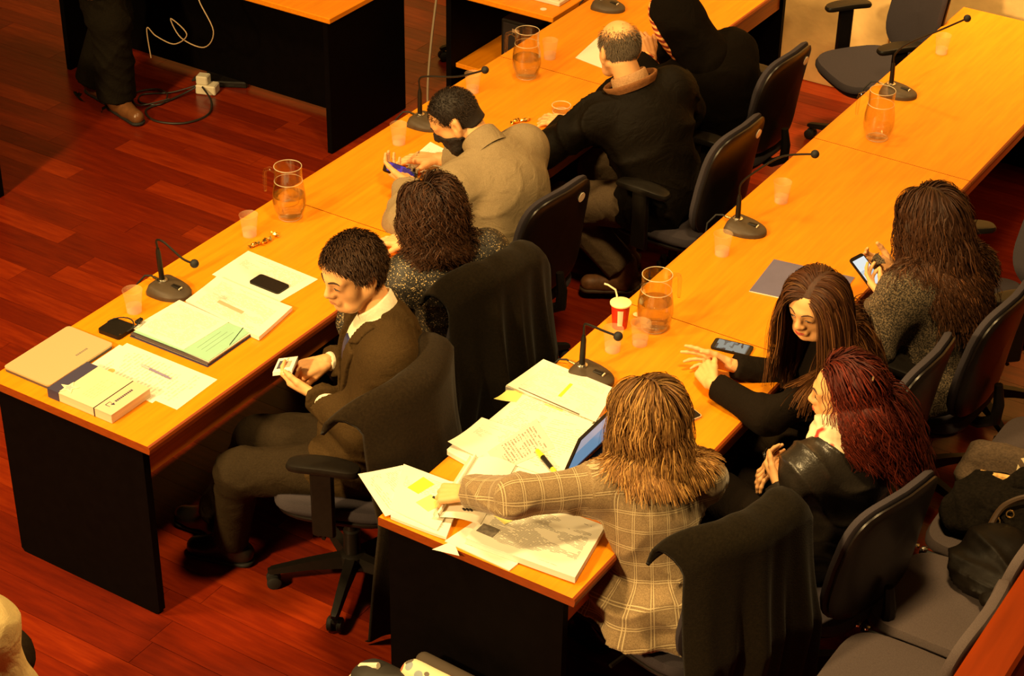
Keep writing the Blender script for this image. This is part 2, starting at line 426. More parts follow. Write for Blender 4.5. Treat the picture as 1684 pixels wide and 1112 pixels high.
def make_chair(label, arms=True):
    c = thing('office_chair', label, 'chair', (0, 0, 0), 0, 'office chairs with blue grey seats')
    X, Y, Z = V(1, 0, 0), V(0, 1, 0), V(0, 0, 1)
    pad(MB(), (0, 0, 0.445), Y, X, Z, 0.235, 0.235, 0.032, 0.02, 4.0, 0.006, -0.010).build('seat', M_FABRIC, c, True)
    pad(MB(), (0, 0, 0.418), Y, X, Z, 0.225, 0.225, 0.012, 0.018, 4.0).build('seat_pan', M_SHELL, c, True)
    up_ = nrm(V(-0.16, 0, 1)); fw = nrm(np.cross(Y, up_))
    bc = V(-0.245, 0, 0.722)
    pad(MB(), bc, Y, up_, fw, 0.220, 0.242, 0.024, 0.012, 4.2, 0.030, -0.012, 0.06).build('backrest', M_FABRIC, c, True)
    sh = pad(MB(), bc - fw * 0.018, Y, up_, fw, 0.214, 0.236, 0.010, 0.016, 4.2, 0.030, -0.012, 0.06, rnd=0.6).build('back_shell', M_SHELL, c, True)
    q = bc - fw * 0.0345 + up_ * 0.168 - Y * 0.095
    st = MB(); ring = [q + 0.020 * (math.cos(a) * Y + math.sin(a) * up_) for a in np.linspace(0, 2 * PI, 18, False)]
    st.add(ring + [p - fw * 0.004 for p in ring], [tuple(range(18)), tuple(range(35, 17, -1))] + [(i, 18 + i, 18 + (i + 1) % 18, (i + 1) % 18) for i in range(18)])
    st.build('round_sticker', M_STICK, c)
    MB().tube([(-0.05, 0, 0.40), (-0.24, 0, 0.395), (-0.295, 0, 0.43), (-0.298, 0, 0.50), (-0.285, 0, 0.58)], [0.022, 0.022, 0.024, 0.022, 0.016], 8).build('back_bar', M_BLACK, c, True)
    MB().box((-0.10, -0.08, 0.385), (0.09, 0.08, 0.412), bev=0.01).build('mechanism', M_BLACK, c)
    MB().tube([(0.0, 0.08, 0.395), (0.02, 0.20, 0.39), (0.02, 0.27, 0.385)], 0.008, 6).build('lever', M_BLACK, c, True)
    if arms:
        for s in (-1, 1):
            a = MB()
            a.tube([(0.02, s * 0.10, 0.40), (0.02, s * 0.255, 0.40), (0.02, s * 0.275, 0.43)], 0.014, 8)
            a.box((-0.025, s * 0.275 - 0.012, 0.40), (0.055, s * 0.275 + 0.012, 0.67), bev=0.008)
            ar = a.build('armrest', M_BLACK, c, True)
            pad(MB(), (0.01, s * 0.27, 0.688), X, Y, Z, 0.125, 0.042, 0.014, 0.014, 3.0, -0.012).build('arm_pad', M_BLACK, ar, True)
    MB().lathe([(0.03, 0.06), (0.03, 0.22), (0.022, 0.225), (0.022, 0.39)], 16).build('column', M_BLACK, c, True)
    MB().lathe([(0.0, 0.065), (0.045, 0.065), (0.045, 0.115), (0.03, 0.125), (0, 0.125)], 18).build('base_hub', M_BLACK, c, True)
    for k in range(5):
        a = 2 * PI * k / 5 + 0.35; d = V(math.cos(a), math.sin(a), 0); s_ = V(-d[1], d[0], 0)
        pts = []
        for r, hw, zt, zb in ((0.03, 0.026, 0.118, 0.068), (0.16, 0.021, 0.103, 0.072), (0.285, 0.016, 0.082, 0.062), (0.30, 0.010, 0.075, 0.064)):
            pts.append([d * r - s_ * hw + Z * zb, d * r - s_ * hw * 0.7 + Z * zt, d * r + s_ * hw * 0.7 + Z * zt, d * r + s_ * hw + Z * zb])
        m = MB().grid(np.array(pts), 0, wrap=True); m.add(pts[-1], [(0, 1, 2, 3)])
        m.build('base_leg', M_BLACK, c, True)
        w = MB()
        p = d * 0.28
        w.tube([p + Z * 0.075, p + Z * 0.045], 0.008, 6)
        for s in (-1, 1):
            w.tube([p + s_ * (s * 0.007) + Z * 0.026, p + s_ * (s * 0.011) + Z * 0.026, p + s_ * (s * 0.024) + Z * 0.026, p + s_ * (s * 0.028) + Z * 0.026], [0.02, 0.026, 0.026, 0.02], 14)
        w.tube([p + s_ * -0.012 + Z * 0.04, p + s_ * 0.012 + Z * 0.04], 0.017, 8)
        w.build('caster', M_BLACKSOFT, c, True)
    return c

def face_rz(fx, fy): return math.atan2(fy, fx)
CH = {}
chair0 = make_chair('office chair under the man in the dark suit, armrest towards us')
CH['C1'] = chair0
chair0.location = (1.12, 0.545, 0); chair0.rotation_euler = (0, 0, face_rz(-0.93, -0.37))
def chair(key, x, y, fx, fy, label, skip=()):
    CH[key] = dup(chair0, (x, y, 0), face_rz(fx, fy), label, skip)
chair('C2', 0.985, 1.335, -0.98, 0.16, 'office chair hidden under the dark coat behind the glitter jacket woman')
chair('C3', 0.83, 1.965, -1, 0.10, 'office chair with round white sticker behind the man in tan fleece')
chair('C4', 1.155, 2.83, -0.99, 0.05, 'office chair with round white sticker behind the bald man')
chair('C5', 1.005, 3.60, -1, 0.05, 'office chair with white sticker behind the hooded man')
chair('C6', 1.25, 4.66, -0.62, -0.78, 'empty office chair standing against the beige stone wall')
chair('C7', 2.40, 0.53, -0.97, 0.24, 'office chair of the woman in the plaid blazer, coat over its back', ('armrest', 'round_sticker'))
chair('C8', 2.455, 1.66, -1, 0.02, 'office chair behind the woman with long straight brown hair', ('round_sticker',))
chair('C9', 2.55, 2.16, -1, 0.06, 'office chair behind the woman in grey tweed', ('round_sticker',))
chair('C10', 2.68, 0.94, -0.97, 0.24, 'office chair behind the woman with red curly hair', ('round_sticker',))
chair('C11', 2.56, 2.80, -0.72, -0.69, 'empty office chair at the right edge beyond the tweed coat woman', ('round_sticker',))
chair('C12', -0.95, 4.62, 0.3, -0.95, 'office chair half hidden behind the dark desk in the background', ('round_sticker',))

chair('C13', 0.93, -1.20, -0.45, 0.89, 'office chair under the person in cream at the lower left corner', ('round_sticker',))

# coats draped over chair backs
def coat_mat(name, col, rough=0.95):
    return mat(name, col, rough, spec=0.05, var=0.25, scale=120, bump=0.35, bscale=260, sheen=0.04)
def draped_coat(name, label, ch, m, drop_back, drop_front, width, seed, flare=0.25, amp=0.016, nf=5.0, vshift=0.0, collar=True, hem_tilt=0.0, wrap=0.0):
    """a coat hung over a chair back: runs up the front, over the top, down behind with deepening folds"""
    rng = random.Random(seed)
    ph = [rng.uniform(0, 6.28) for _ in range(6)]
    nu, nv = 56, 64
    up_ = nrm(V(-0.16, 0, 1)); fw = nrm(np.cross(V(0, 1, 0), up_)); bc = V(-0.245, 0, 0.735)
    top = bc + up_ * 0.235
    G = np.zeros((nu, nv, 3)); Nn = np.zeros((nu, nv, 3))
    total = drop_front + 0.10 + drop_back
    for i in range(nu):
        s = i / (nu - 1) * total
        for j in range(nv):
            v = j / (nv - 1) * 2 - 1
            edge = abs(v) ** 3
            side_drop = 0.10 * edge * edge + 0.03 * edge
            if s < drop_front:
                d = drop_front - s; p = top + fw * 0.045 - up_ * (d + side_drop); nn = fw; w = width * (0.92 + 0.05 * d); f = d
            elif s < drop_front + 0.10:
                a = (s - drop_front) / 0.10 * PI; p = top + fw * (0.045 if a < PI / 2 else 0.058) * math.cos(a) + up_ * (0.03 * math.sin(a) - side_drop); nn = fw * math.cos(a) + up_ * math.sin(a); w = width * 0.92; f = 0
            else:
                d = s - drop_front - 0.10
                q = min(1.0, d / 0.35)
                dn = -up_ * (1 - q * 0.5) + V(0, 0, -1) * (q * 0.5)
                p = top - fw * (0.058 + 0.05 * q) + nrm(dn) * (d * (1 + hem_tilt * v)) - up_ * side_drop; nn = -fw; w = width * (0.92 + flare * d); f = d
            a_ = amp * min(1.0, f * 2.6 + 0.12)
            fold = math.sin(nf * v * 2.2 + ph[0] + 1.3 * math.sin(2.1 * v + ph[1]) + 0.6 * math.sin(f * 3 + ph[2])) + 0.5 * math.sin(nf * 4.3 * v + ph[3] + math.sin(f * 5 + ph[4]))
            fold -= 0.4 * math.cos(nf * 7.1 * v + ph[5]) * min(1, f * 2)
            bendf = 0.03 * v * v
            p = p + V(0, 1, 0) * (v * w + vshift + 0.4 * a_ * math.cos(nf * v * 2.6 + ph[2])) + nn * (a_ * (0.75 * fold + 1.0) + 0.018) + fw * bendf + fw * wrap * (max(0.0, v) ** 2.5)
            p[2] = max(p[2], 0.012 + 0.01 * math.sin(9 * v) ** 2)
            G[i, j] = p; Nn[i, j] = nn
    rz = ch.rotation_euler.z; R2 = np.array([[math.cos(rz), -math.sin(rz), 0], [math.sin(rz), math.cos(rz), 0], [0, 0, 1]])
    m1 = MB().grid(G)
    inner = G - Nn * 0.012
    inner[..., 2] = np.maximum(inner[..., 2], 0.004)
    k = nu * nv
    m1.grid(inner[:, ::-1])
    # close the rim
    def idx(i, j): return i * nv + j
    def idn(i, j): return k + i * nv + (nv - 1 - j)
    fs = []
    for i in range(nu - 1): fs += [(idx(i, 0), idx(i + 1, 0), idn(i + 1, 0), idn(i, 0)), (idx(i + 1, nv - 1), idx(i, nv - 1), idn(i, nv - 1), idn(i + 1, nv - 1))]
    for j in range(nv - 1): fs += [(idx(0, j + 1), idx(0, j), idn(0, j), idn(0, j + 1)), (idx(nu - 1, j), idx(nu - 1, j + 1), idn(nu - 1, j + 1), idn(nu - 1, j))]
    m1.f += fs; m1.m += [0] * len(fs)
    m1.xf(R2)
    loc = tuple(ch.location)
    t = thing(name, label, 'coat', loc)
    m1.build('coat_body', m, t, True, sharp=None)
    return t
M_COATBR = coat_mat('charcoal_overcoat', (0.017, 0.0108, 0.005))
M_COATGR = coat_mat('dark_wool_coat', (0.010, 0.0068, 0.0034))
M_COATOL = coat_mat('black_olive_coat', (0.0085, 0.0060, 0.0030))
draped_coat('draped_overcoat', 'long charcoal overcoat over the suited man\'s chair, hem at the floor', CH['C1'], M_COATBR, 0.99, 0.03, 0.285, 3, flare=0.06, hem_tilt=0.0, nf=3.0, amp=0.016, vshift=0.06, wrap=0.16)
draped_coat('draped_wool_coat', 'dark wool coat with deep folds over the glitter jacket woman\'s chair', CH['C2'], M_COATGR, 0.70, 0.03, 0.250, 8, flare=0.16, wrap=0.07, nf=4.6, amp=0.028)
draped_coat('draped_winter_coat', 'black winter coat hung on the plaid blazer woman\'s chair', CH['C7'], M_COATOL, 0.70, 0.05, 0.255, 21, flare=0.30, wrap=0.09, nf=4.0, amp=0.028)

# row of fixed seats before the wooden rail
def row_seat(label, y):
    c = thing('gallery_seat', label, 'seat', (3.10, y, 0), 0, 'linked gallery seats along the rail')
    pad(MB(), (0, 0, 0.435), V(0, 1, 0), V(1, 0, 0), V(0, 0, 1), 0.222, 0.215, 0.036, 0.02, 4.5, 0.0, -0.008).build('seat', M_FABRIC2, c, True)
    up_ = nrm(V(0.18, 0, 1)); fw = nrm(np.cross(V(0, 1, 0), up_))
    pad(MB(), (0.225, 0, 0.70), V(0, 1, 0), up_, -fw, 0.215, 0.20, 0.03, 0.015, 4.0, 0.02, 0, 0.05).build('backrest', M_FABRIC2, c, True)
    MB().tube([(0.0, 0.0, 0.40), (0.20, 0.0, 0.40), (0.245, 0.0, 0.46), (0.262, 0, 0.66)], 0.016, 8).build('back_bar', M_BLACK, c, True)
    for s in (-0.19, 0.19):
        b = MB().tube([(-0.20, s, 0.012), (0.20, s, 0.012)], 0.012, 8); b.tube([(0, s, 0.012), (0, s, 0.40)], 0.014, 8)
        b.build('leg', M_BLACK, c, True)
    ln = MB().tube([(-0.19, -0.235, 0.43), (0.18, -0.235, 0.43)], 0.011, 8)
    lk = ln.build('link_bar', M_BLACK, c, True)
    for x in (-0.205, -0.175): MB().lathe([(0.0, 0.0), (0.011, 0.001), (0.011, 0.008), (0, 0.011)], 12, (x, -0.235, 0.440)).build('knob', M_CHROME, lk, True)
    return c
row_seat('gallery seat with blue grey pad at the bottom right edge', 0.575)
row_seat('gallery seat with wide empty blue grey pad before the rail', 1.045)
row_seat('gallery seat buried under the dark jacket and handbag', 1.515)
row_seat('farthest gallery seat, only its backrest showing at the right edge', 1.985)
# ------------------------------------------------------------------ things on the tables
def printed(name, paper=(0.80, 0.77, 0.64), ink=(0.22, 0.20, 0.16), lines=34, strength=0.90, u0=0.1, u1=0.9, v0=0.08, v1=0.92, seed=0.0, dens=0.45, band=None):
    m, nt, b = nodes_of(name); N = nt.nodes; L = nt.links
    b.inputs['Roughness'].default_value = 0.75; b.inputs['Specular IOR Level'].default_value = 0.2
    uv = N.new('ShaderNodeUVMap'); sp = N.new('ShaderNodeSeparateXYZ'); L.new(uv.outputs[0], sp.inputs[0])
    def mth(op, a, b_=None, c=None):
        x = N.new('ShaderNodeMath'); x.operation = op
        for i, k in enumerate((a, b_, c)):
            if k is None: continue
            if isinstance(k, (int, float)): x.inputs[i].default_value = k
            else: L.new(k, x.inputs[i])
        return x.outputs[0]
    U, W = sp.outputs[0], sp.outputs[1]
    vl = mth('MULTIPLY', W, float(lines)); fr = mth('FRACT', vl); ro = mth('FLOOR', vl)
    stripe = mth('GREATER_THAN', fr, 0.55)
    cb = N.new('ShaderNodeCombineXYZ'); L.new(mth('MULTIPLY', U, 26.0), cb.inputs[0]); L.new(mth('MULTIPLY', ro, 7.31), cb.inputs[1]); cb.inputs[2].default_value = seed
    nz = N.new('ShaderNodeTexNoise'); nz.inputs['Scale'].default_value = 1.0; nz.inputs['Detail'].default_value = 1; L.new(cb.outputs[0], nz.inputs['Vector'])
    word = mth('GREATER_THAN', nz.outputs[0], dens)
    cb2 = N.new('ShaderNodeCombineXYZ'); L.new(mth('MULTIPLY', U, 2.0), cb2.inputs[0]); L.new(mth('MULTIPLY', W, 5.0), cb2.inputs[1]); cb2.inputs[2].default_value = seed + 3
    n2 = N.new('ShaderNodeTexNoise'); n2.inputs['Scale'].default_value = 1.0; L.new(cb2.outputs[0], n2.inputs['Vector'])
    para = mth('GREATER_THAN', n2.outputs[0], 0.44)
    f = mth('MULTIPLY', stripe, word); f = mth('MULTIPLY', f, para)
    for k, lo in ((U, u0), (W, v0)): f = mth('MULTIPLY', f, mth('GREATER_THAN', k, lo))
    for k, hi in ((U, u1), (W, v1)): f = mth('MULTIPLY', f, mth('LESS_THAN', k, hi))
    f = mth('MULTIPLY', f, strength)
    mx = N.new('ShaderNodeMix'); mx.data_type = 'RGBA'; mx.inputs[6].default_value = (*paper, 1); mx.inputs[7].default_value = (*ink, 1)
    L.new(f, mx.inputs[0]); out = mx.outputs[2]
    if band:  # a coloured marker band over the print: (u0,u1,v0,v1,colour)
        g = 1.0
        for k, op, t in ((U, 'GREATER_THAN', band[0]), (U, 'LESS_THAN', band[1]), (W, 'GREATER_THAN', band[2]), (W, 'LESS_THAN', band[3])):
            g = mth('MULTIPLY', mth(op, k, t), g)
        m3 = N.new('ShaderNodeMix'); m3.data_type = 'RGBA'; L.new(g, m3.inputs[0]); L.new(out, m3.inputs[6]); m3.inputs[7].default_value = (*band[4], 1); out = m3.outputs[2]
    L.new(out, b.inputs['Base Color'])
    return m

def paper(name, label, cs, z, th, m, curl=0.0, cat='paper', group=None, lift=None, parent=None, n=10, part=False):
    """sheet or block of sheets from four corners (x, y), u along 0->1, v along 0->3; curl lifts the edges, lift = per-corner heights"""
    cs = np.array(cs, float); c0 = cs.mean(0); us = np.linspace(0, 1, n)
    T = np.zeros((n, n, 3)); UVs = np.zeros((n, n, 2)); lf = lift or (0, 0, 0, 0)
    for i, v in enumerate(us):
        for j, u in enumerate(us):
            w = ((1 - u) * (1 - v), u * (1 - v), u * v, (1 - u) * v)
            p = sum(w[k] * cs[k] for k in range(4)) - c0
            dz = sum(w[k] ** 2.2 * lf[k] for k in range(4)) + curl * ((2 * u - 1) ** 4 * 0.6 + (2 * v - 1) ** 4 * 0.4)
            T[i, j] = (p[0], p[1], th + dz); UVs[i, j] = (u, v)
    Bm = T.copy(); Bm[..., 2] -= th
    Bm[..., 2] = np.maximum(Bm[..., 2], 0.0)
    mb = MB().grid(T, 0); mb.grid(Bm[:, ::-1], 1)
    k = n * n
    def a(i, j): return i * n + j
    def b(i, j): return k + i * n + (n - 1 - j)
    fs = []
    for q in range(n - 1):
        fs += [(a(q, 0), a(q + 1, 0), b(q + 1, 0), b(q, 0)), (a(q + 1, n - 1), a(q, n - 1), b(q, n - 1), b(q + 1, n - 1)),
               (a(0, q + 1), a(0, q), b(0, q), b(0, q + 1)), (a(n - 1, q), a(n - 1, q + 1), b(n - 1, q + 1), b(n - 1, q))]
    mb.f += fs; mb.m += [1] * len(fs)
    o = mb.build(name, [m, M_PEDGE], parent)
    o.location = (c0[0], c0[1], z)
    if parent is not None: o.location = (c0[0] - parent.location[0], c0[1] - parent.location[1], z - parent.location[2])
    uvl = o.data.uv_layers.new(name='UVMap')
    allu = np.concatenate([UVs.reshape(-1, 2), np.tile([[0.0, 0.0]], (k, 1))])
    vi = np.zeros(len(o.data.loops), np.int32); o.data.loops.foreach_get('vertex_index', vi)
    uvl.data.foreach_set('uv', allu[vi].astype(np.float32).ravel())
    if not part: tag(o, label, cat, group)
    return o
M_PEDGE = mat('page_edges', (0.80, 0.77, 0.68), 0.8, var=0.12, scale=6, stretch=(1, 1, 260))
def quad(cx_, cy_, w, d, ang):
    c, s = math.cos(ang), math.sin(ang)
    return [(cx_ + c * a - s * b, cy_ + s * a + c * b) for a, b in ((-w / 2, -d / 2), (w / 2, -d / 2), (w / 2, d / 2), (-w / 2, d / 2))]
ZT = H + 0.0004
HP = PI / 2

# --- left table ---
# closed silver laptop
lp = thing('closed_laptop', 'closed silver laptop at the near corner of the left table', 'laptop', (0.118, 0.226, ZT))
M_SILVER = mat('champagne_aluminium', (0.56, 0.42, 0.22), 0.45, metal=0.15, var=0.03, scale=300)
def rrect(w, d, r, n=5):
    pts = []
    for cx_, cy_, a0 in ((w / 2 - r, d / 2 - r, 0), (-w / 2 + r, d / 2 - r, HP), (-w / 2 + r, -d / 2 + r, PI), (w / 2 - r, -d / 2 + r, 1.5 * PI)):
        for k in range(n): a = a0 + HP * k / (n - 1); pts.append((cx_ + r * math.cos(a), cy_ + r * math.sin(a)))
    return pts
MB().prism(rrect(0.212, 0.318, 0.014), 0.0, 0.010).build('laptop_base', mat('laptop_base_grey', (0.08, 0.07, 0.06), 0.5), lp)
MB().prism(rrect(0.214, 0.32, 0.014), 0.0105, 0.0165).build('laptop_lid', M_SILVER, lp)
wm = MB()
for k, (a, b) in enumerate(((0, .006), (.008, .014), (.016, .024), (.026, .031), (.033, .039), (.041, .047), (.049, .056))): wm.box((0.052 - 0.004, 0.03 + a, 0.0165), (0.052 + 0.004, 0.03 + b, 0.0169))
wm.build('lid_lettering', mat('lettering_grey', (0.22, 0.19, 0.14), 0.5), lp)

# boxed book: blue spine, cream cover with a star, logo strip
bk = thing('law_book', 'thick cream book with a blue band and star on the left table', 'book', (0.395, 0.130, ZT), 0.0)
M_CREAMP = mat('cream_cover', (0.74, 0.64, 0.40), 0.6, var=0.03, scale=20)
M_NAVY = mat('navy_print', (0.045, 0.04, 0.085), 0.6)
bw, bd, bh = 0.283, 0.19, 0.034
MB().box((-bw / 2, -bd / 2, 0.0), (bw / 2, bd / 2, bh), bev=0.001).build('page_block', mat('page_block', (0.66, 0.54, 0.34), 0.8, var=0.12, scale=4, stretch=(1, 1, 120)), bk)
MB().box((-bw / 2 - 0.001, -bd / 2 - 0.001, bh), (bw / 2 - 0.075, bd / 2 + 0.001, bh + 0.0015)).build('front_cover', M_CREAMP, bk)
MB().box((-bw / 2 - 0.002, -bd / 2 - 0.002, 0.0005), (-bw / 2 + 0.048, bd / 2 + 0.002, bh + 0.0025)).build('blue_band', M_NAVY, bk)
MB().box((bw / 2 - 0.074, -bd / 2 - 0.001, bh), (bw / 2 + 0.001, bd / 2 + 0.001, bh + 0.0012)).build('inner_cover', mat('peach_cover', (0.70, 0.52, 0.34), 0.6), bk)
MB().box((bw / 2 - 0.078, -bd / 2 - 0.002, 0.001), (bw / 2 - 0.0745, bd / 2 + 0.001, bh + 0.002)).build('dark_line', mat('dark_line', (0.03, 0.02, 0.03), 0.6), bk)
sm = MB(); spts = []
for k in range(10):
    a = HP + k * PI / 5; r = 0.036 if k % 2 == 0 else 0.0155; spts.append((-bw / 2 + 0.058 + r * math.cos(a + 0.3), -0.055 + r * math.sin(a + 0.3)))
sm.prism(spts, bh + 0.0025, bh + 0.0035).build('star_emblem', mat('star_cream', (0.85, 0.78, 0.5), 0.5), bk)
si = MB(); spt2 = [((x + bw / 2 - 0.058) * 0.52 - bw / 2 + 0.058, (y_ + 0.055) * 0.52 - 0.055) for x, y_ in spts]
si.prism(spt2, bh + 0.0035, bh + 0.0040).build('star_core', mat('star_core', (0.55, 0.47, 0.42), 0.5), bk)
tx = MB()
for r in range(5):
    for q in range(7):
        if random.random() < 0.85: tx.box((-0.02 + r * 0.011 - 0.0012, -0.06 + q * 0.017 + 0.004 * random.random(), bh + 0.0015), (-0.02 + r * 0.011 + 0.0012, -0.06 + q * 0.017 + 0.013, bh + 0.0018))
tx.build('cover_print', mat('cover_print', (0.62, 0.50, 0.30), 0.6), bk)
lg = MB()
lx = bw / 2 - 0.042
for q in range(10): lg.box((lx - 0.005, -0.028 + q * 0.0085, bh + 0.0012), (lx + 0.004, -0.0215 + q * 0.0085, bh + 0.0016))
lg.tube([(lx - 0.014, -0.062, bh + 0.002), (lx - 0.014, -0.04, bh + 0.002), (lx + 0.004, -0.046, bh + 0.002)], 0.0011, 4); lg.tube([(lx - 0.014, -0.062, bh + 0.002), (lx + 0.006, -0.062, bh + 0.002)], 0.0011, 4)
lg.prism([(lx, -0.052), (lx + 0.012, -0.044), (lx, -0.036)], bh + 0.0012, bh + 0.0017)
lg.build('cover_logo', M_NAVY, bk)

M_PR1 = printed('printed_letter', lines=26, strength=0.42, seed=1.0)
M_PR2 = printed('printed_text', lines=40, strength=0.59, seed=5.0, band=(0.28, 0.62, 0.33, 0.42, (0.62, 0.36, 0.22)))
M_PR3 = printed('printed_form', lines=30, strength=0.51, seed=9.0, v0=0.5)
M_PR4 = printed('printed_page', lines=46, strength=0.90, seed=13.0, dens=0.38, u0=0.08, u1=0.93)
M_PR5 = printed('marked_page', lines=30, strength=0.48, seed=17.0, band=(0.45, 0.52, 0.30, 0.62, (0.85, 0.80, 0.05)))
M_YEL = mat('yellow_note', (0.82, 0.72, 0.04), 0.7)
M_YEL2 = mat('pale_yellow_note', (0.85, 0.74, 0.22), 0.7)

paper('letter_sheet', 'white letter with round seal under the blue pen', [(0.660, 0.215), (0.655, 0.43), (0.243, 0.432), (0.246, 0.222)], ZT, 0.0008, M_PR1)
paper('loose_sheet', 'white sheet peeking from under the sealed letter and book', [(0.565, 0.200), (0.56, 0.40), (0.228, 0.41), (0.232, 0.203)], ZT - 0.0002, 0.0003, M_WHITE)
sl = MB().lathe([(0.0, 0), (0.013, 0), (0.013, 0.0004), (0, 0.0004)], 20); tag(sl.build('wax_seal_print', mat('seal_print', (0.72, 0.45, 0.13), 0.6), None, loc=(0.318, 0.270, ZT + 0.0010)), 'small ochre seal printed on the sealed letter', 'seal')
pn = thing('ballpoint_pen', 'blue ballpoint pen lying on the sealed letter', 'pen', (0.455, 0.345, ZT + 0.0055), -0.06)
MB().tube([(-0.072, 0, 0), (-0.066, 0, 0), (-0.03, 0, 0)], [0.003, 0.0045, 0.0045], 8).build('pen_cap', mat('pen_cap_grey', (0.45, 0.42, 0.45), 0.4), pn, True)
MB().tube([(-0.03, 0, 0), (0.055, 0, 0), (0.066, 0, 0), (0.074, 0, 0)], [0.0038, 0.0038, 0.002, 0.0007], 8).build('pen_barrel', mat('pen_blue', (0.20, 0.17, 0.34), 0.4), pn, True)
# hard drive with its cable
hd = thing('hard_drive', 'small black external drive with coiled cable on the left table', 'hard drive', (0.158, 0.474, ZT), 0.03)
MB().prism(rrect(0.098, 0.092, 0.010), 0, 0.016).build('drive_case', M_BLACK, hd)
ps = [(-0.045, 0.02, 0.012)] + [(-0.05 + 0.055 * (1 + math.cos(a)) , 0.045 * math.sin(a) + 0.01, 0.022 + 0.006 * math.sin(a * 1.5)) for a in np.linspace(PI, -0.4, 12)] + [(0.07, 0.03, 0.03), (0.062, 0.058, 0.04)]
cb_ = MB().tube(ps, 0.0026, 6).build('cable', M_BLACKSOFT, hd, True)
MB().box((0.050, 0.038, 0.026), (0.066, 0.072, 0.038), bev=0.003).build('plug', M_BLACK, cb_)
MB().box((0.040, -0.035, 0.0161), (0.046, -0.028, 0.0165)).build('logo_dot', M_BRASS, hd)

# folders: dark ring folder, teal folder with elastic, white document on top
fo = thing('document_folder', 'dark folder with a teal cover and white form on top', 'folder', (0.40, 0.595, ZT))
def fpart(name, cs, z, th, m): return paper(name, None, [(x + fo.location[0], y_ + fo.location[1]) for x, y_ in cs], ZT + z, th, m, parent=fo, part=True)
MB().box((-0.178, -0.125, 0.0), (0.178, 0.122, 0.003)).build('back_cover', M_NAVY, fo)
fpart('inner_sheets', [(-0.16, -0.118), (0.172, -0.118), (0.172, 0.118), (-0.16, 0.118)], 0.003, 0.006, M_WHITE)
MB().box((-0.176, -0.124, 0.009), (0.176, 0.118, 0.0115)).build('dark_cover', mat('folder_dark', (0.085, 0.06, 0.055), 0.5), fo)
fpart('middle_sheets', [(-0.14, -0.10), (0.174, -0.112), (0.176, 0.114), (-0.14, 0.118)], 0.0115, 0.004, M_WHITE)
MB().box((-0.17, -0.112, 0.0155), (0.172, 0.12, 0.0175)).build('teal_cover', mat('teal_card', (0.30, 0.56, 0.40), 0.6, var=0.04, scale=15), fo)
fpart('white_form', [(-0.192, -0.10), (0.055, -0.104), (0.068, 0.122), (-0.176, 0.140)], 0.0175, 0.0012, printed('form_print', lines=36, strength=0.51, seed=21.0, v0=0.05))
MB().tube([(0.135, 0.122, 0.0185), (0.166, 0.012, 0.0185), (0.174, -0.01, 0.012)], 0.0013, 6).build('elastic', M_BLACKSOFT, fo)
for k in range(3): MB().box((0.085 + 0.02 * k, -0.07, 0.0176), (0.0862 + 0.02 * k, 0.06 + 0.01 * k, 0.0179)).build('ruled_line', mat('ruled_line', (0.16, 0.26, 0.2), 0.7), fo)

paper('report_stack', 'thick white report with a brown marked line beside the folder', [(0.245, 0.745), (0.62, 0.70), (0.592, 0.925), (0.228, 0.945)], ZT, 0.016, M_PR2, curl=0.003)
paper('blank_form', 'white sheet under the black smartphone on the left table', [(0.185, 0.963), (0.514, 0.950), (0.532, 1.155), (0.184, 1.176)], ZT, 0.0012, M_PR3)

def smartphone(label, cx_, cy_, ang, z=ZT, screen=None, tilt=None, name='smartphone', case=None, L_=0.142, W_=0.07):
    p = thing(name, label, 'phone', (cx_, cy_, z), ang)
    MB().prism(rrect(L_, W_, 0.011), 0, 0.0075).build('phone_body', case or M_BLACK, p)
    MB().prism(rrect(L_ - 0.006, W_ - 0.005, 0.009), 0.0075, 0.0079).build('glass', mat('phone_glass', (0.012, 0.010, 0.010), 0.08, spec=0.6), p)
    if screen:
        s = MB().box((-L_ / 2 + 0.014, -W_ / 2 + 0.005, 0.0079), (L_ / 2 - 0.014, W_ / 2 - 0.005, 0.0082)).build('screen', screen, p)
    if tilt is not None:
        p.rotation_mode = 'QUATERNION'; p.rotation_quaternion = tilt
    return p
def screen_mat(name, c1, c2, power, scale=18.0):
    m, nt, b = nodes_of(name); N = nt.nodes; L = nt.links
    tc = N.new('ShaderNodeTexCoord'); mp = N.new('ShaderNodeMapping'); L.new(tc.outputs['Object'], mp.inputs[0]); mp.inputs['Scale'].default_value = (3, 1, 1)
    v = N.new('ShaderNodeTexVoronoi'); v.inputs['Scale'].default_value = scale; v.distance = 'CHEBYCHEV'; L.new(mp.outputs[0], v.inputs['Vector'])
    r = N.new('ShaderNodeValToRGB'); r.color_ramp.interpolation = 'CONSTANT'; e = r.color_ramp.elements
    e[0].color = (*c1, 1); e[1].position = 0.5; e[1].color = (*c2, 1); x = e.new(0.8); x.color = (0.05, 0.05, 0.05, 1)
    sp = N.new('ShaderNodeSeparateColor'); L.new(v.outputs['Color'], sp.inputs[0]); L.new(sp.outputs[0], r.inputs[0])
    b.inputs['Base Color'].default_value = (0.01, 0.01, 0.01, 1)
    L.new(r.outputs[0], b.inputs['Emission Color']); b.inputs['Emission Strength'].default_value = power; b.inputs['Roughness'].default_value = 0.15
    return m
smartphone('black smartphone lying on a white sheet on the left table', 0.409, 1.022, -0.04, ZT + 0.0012)

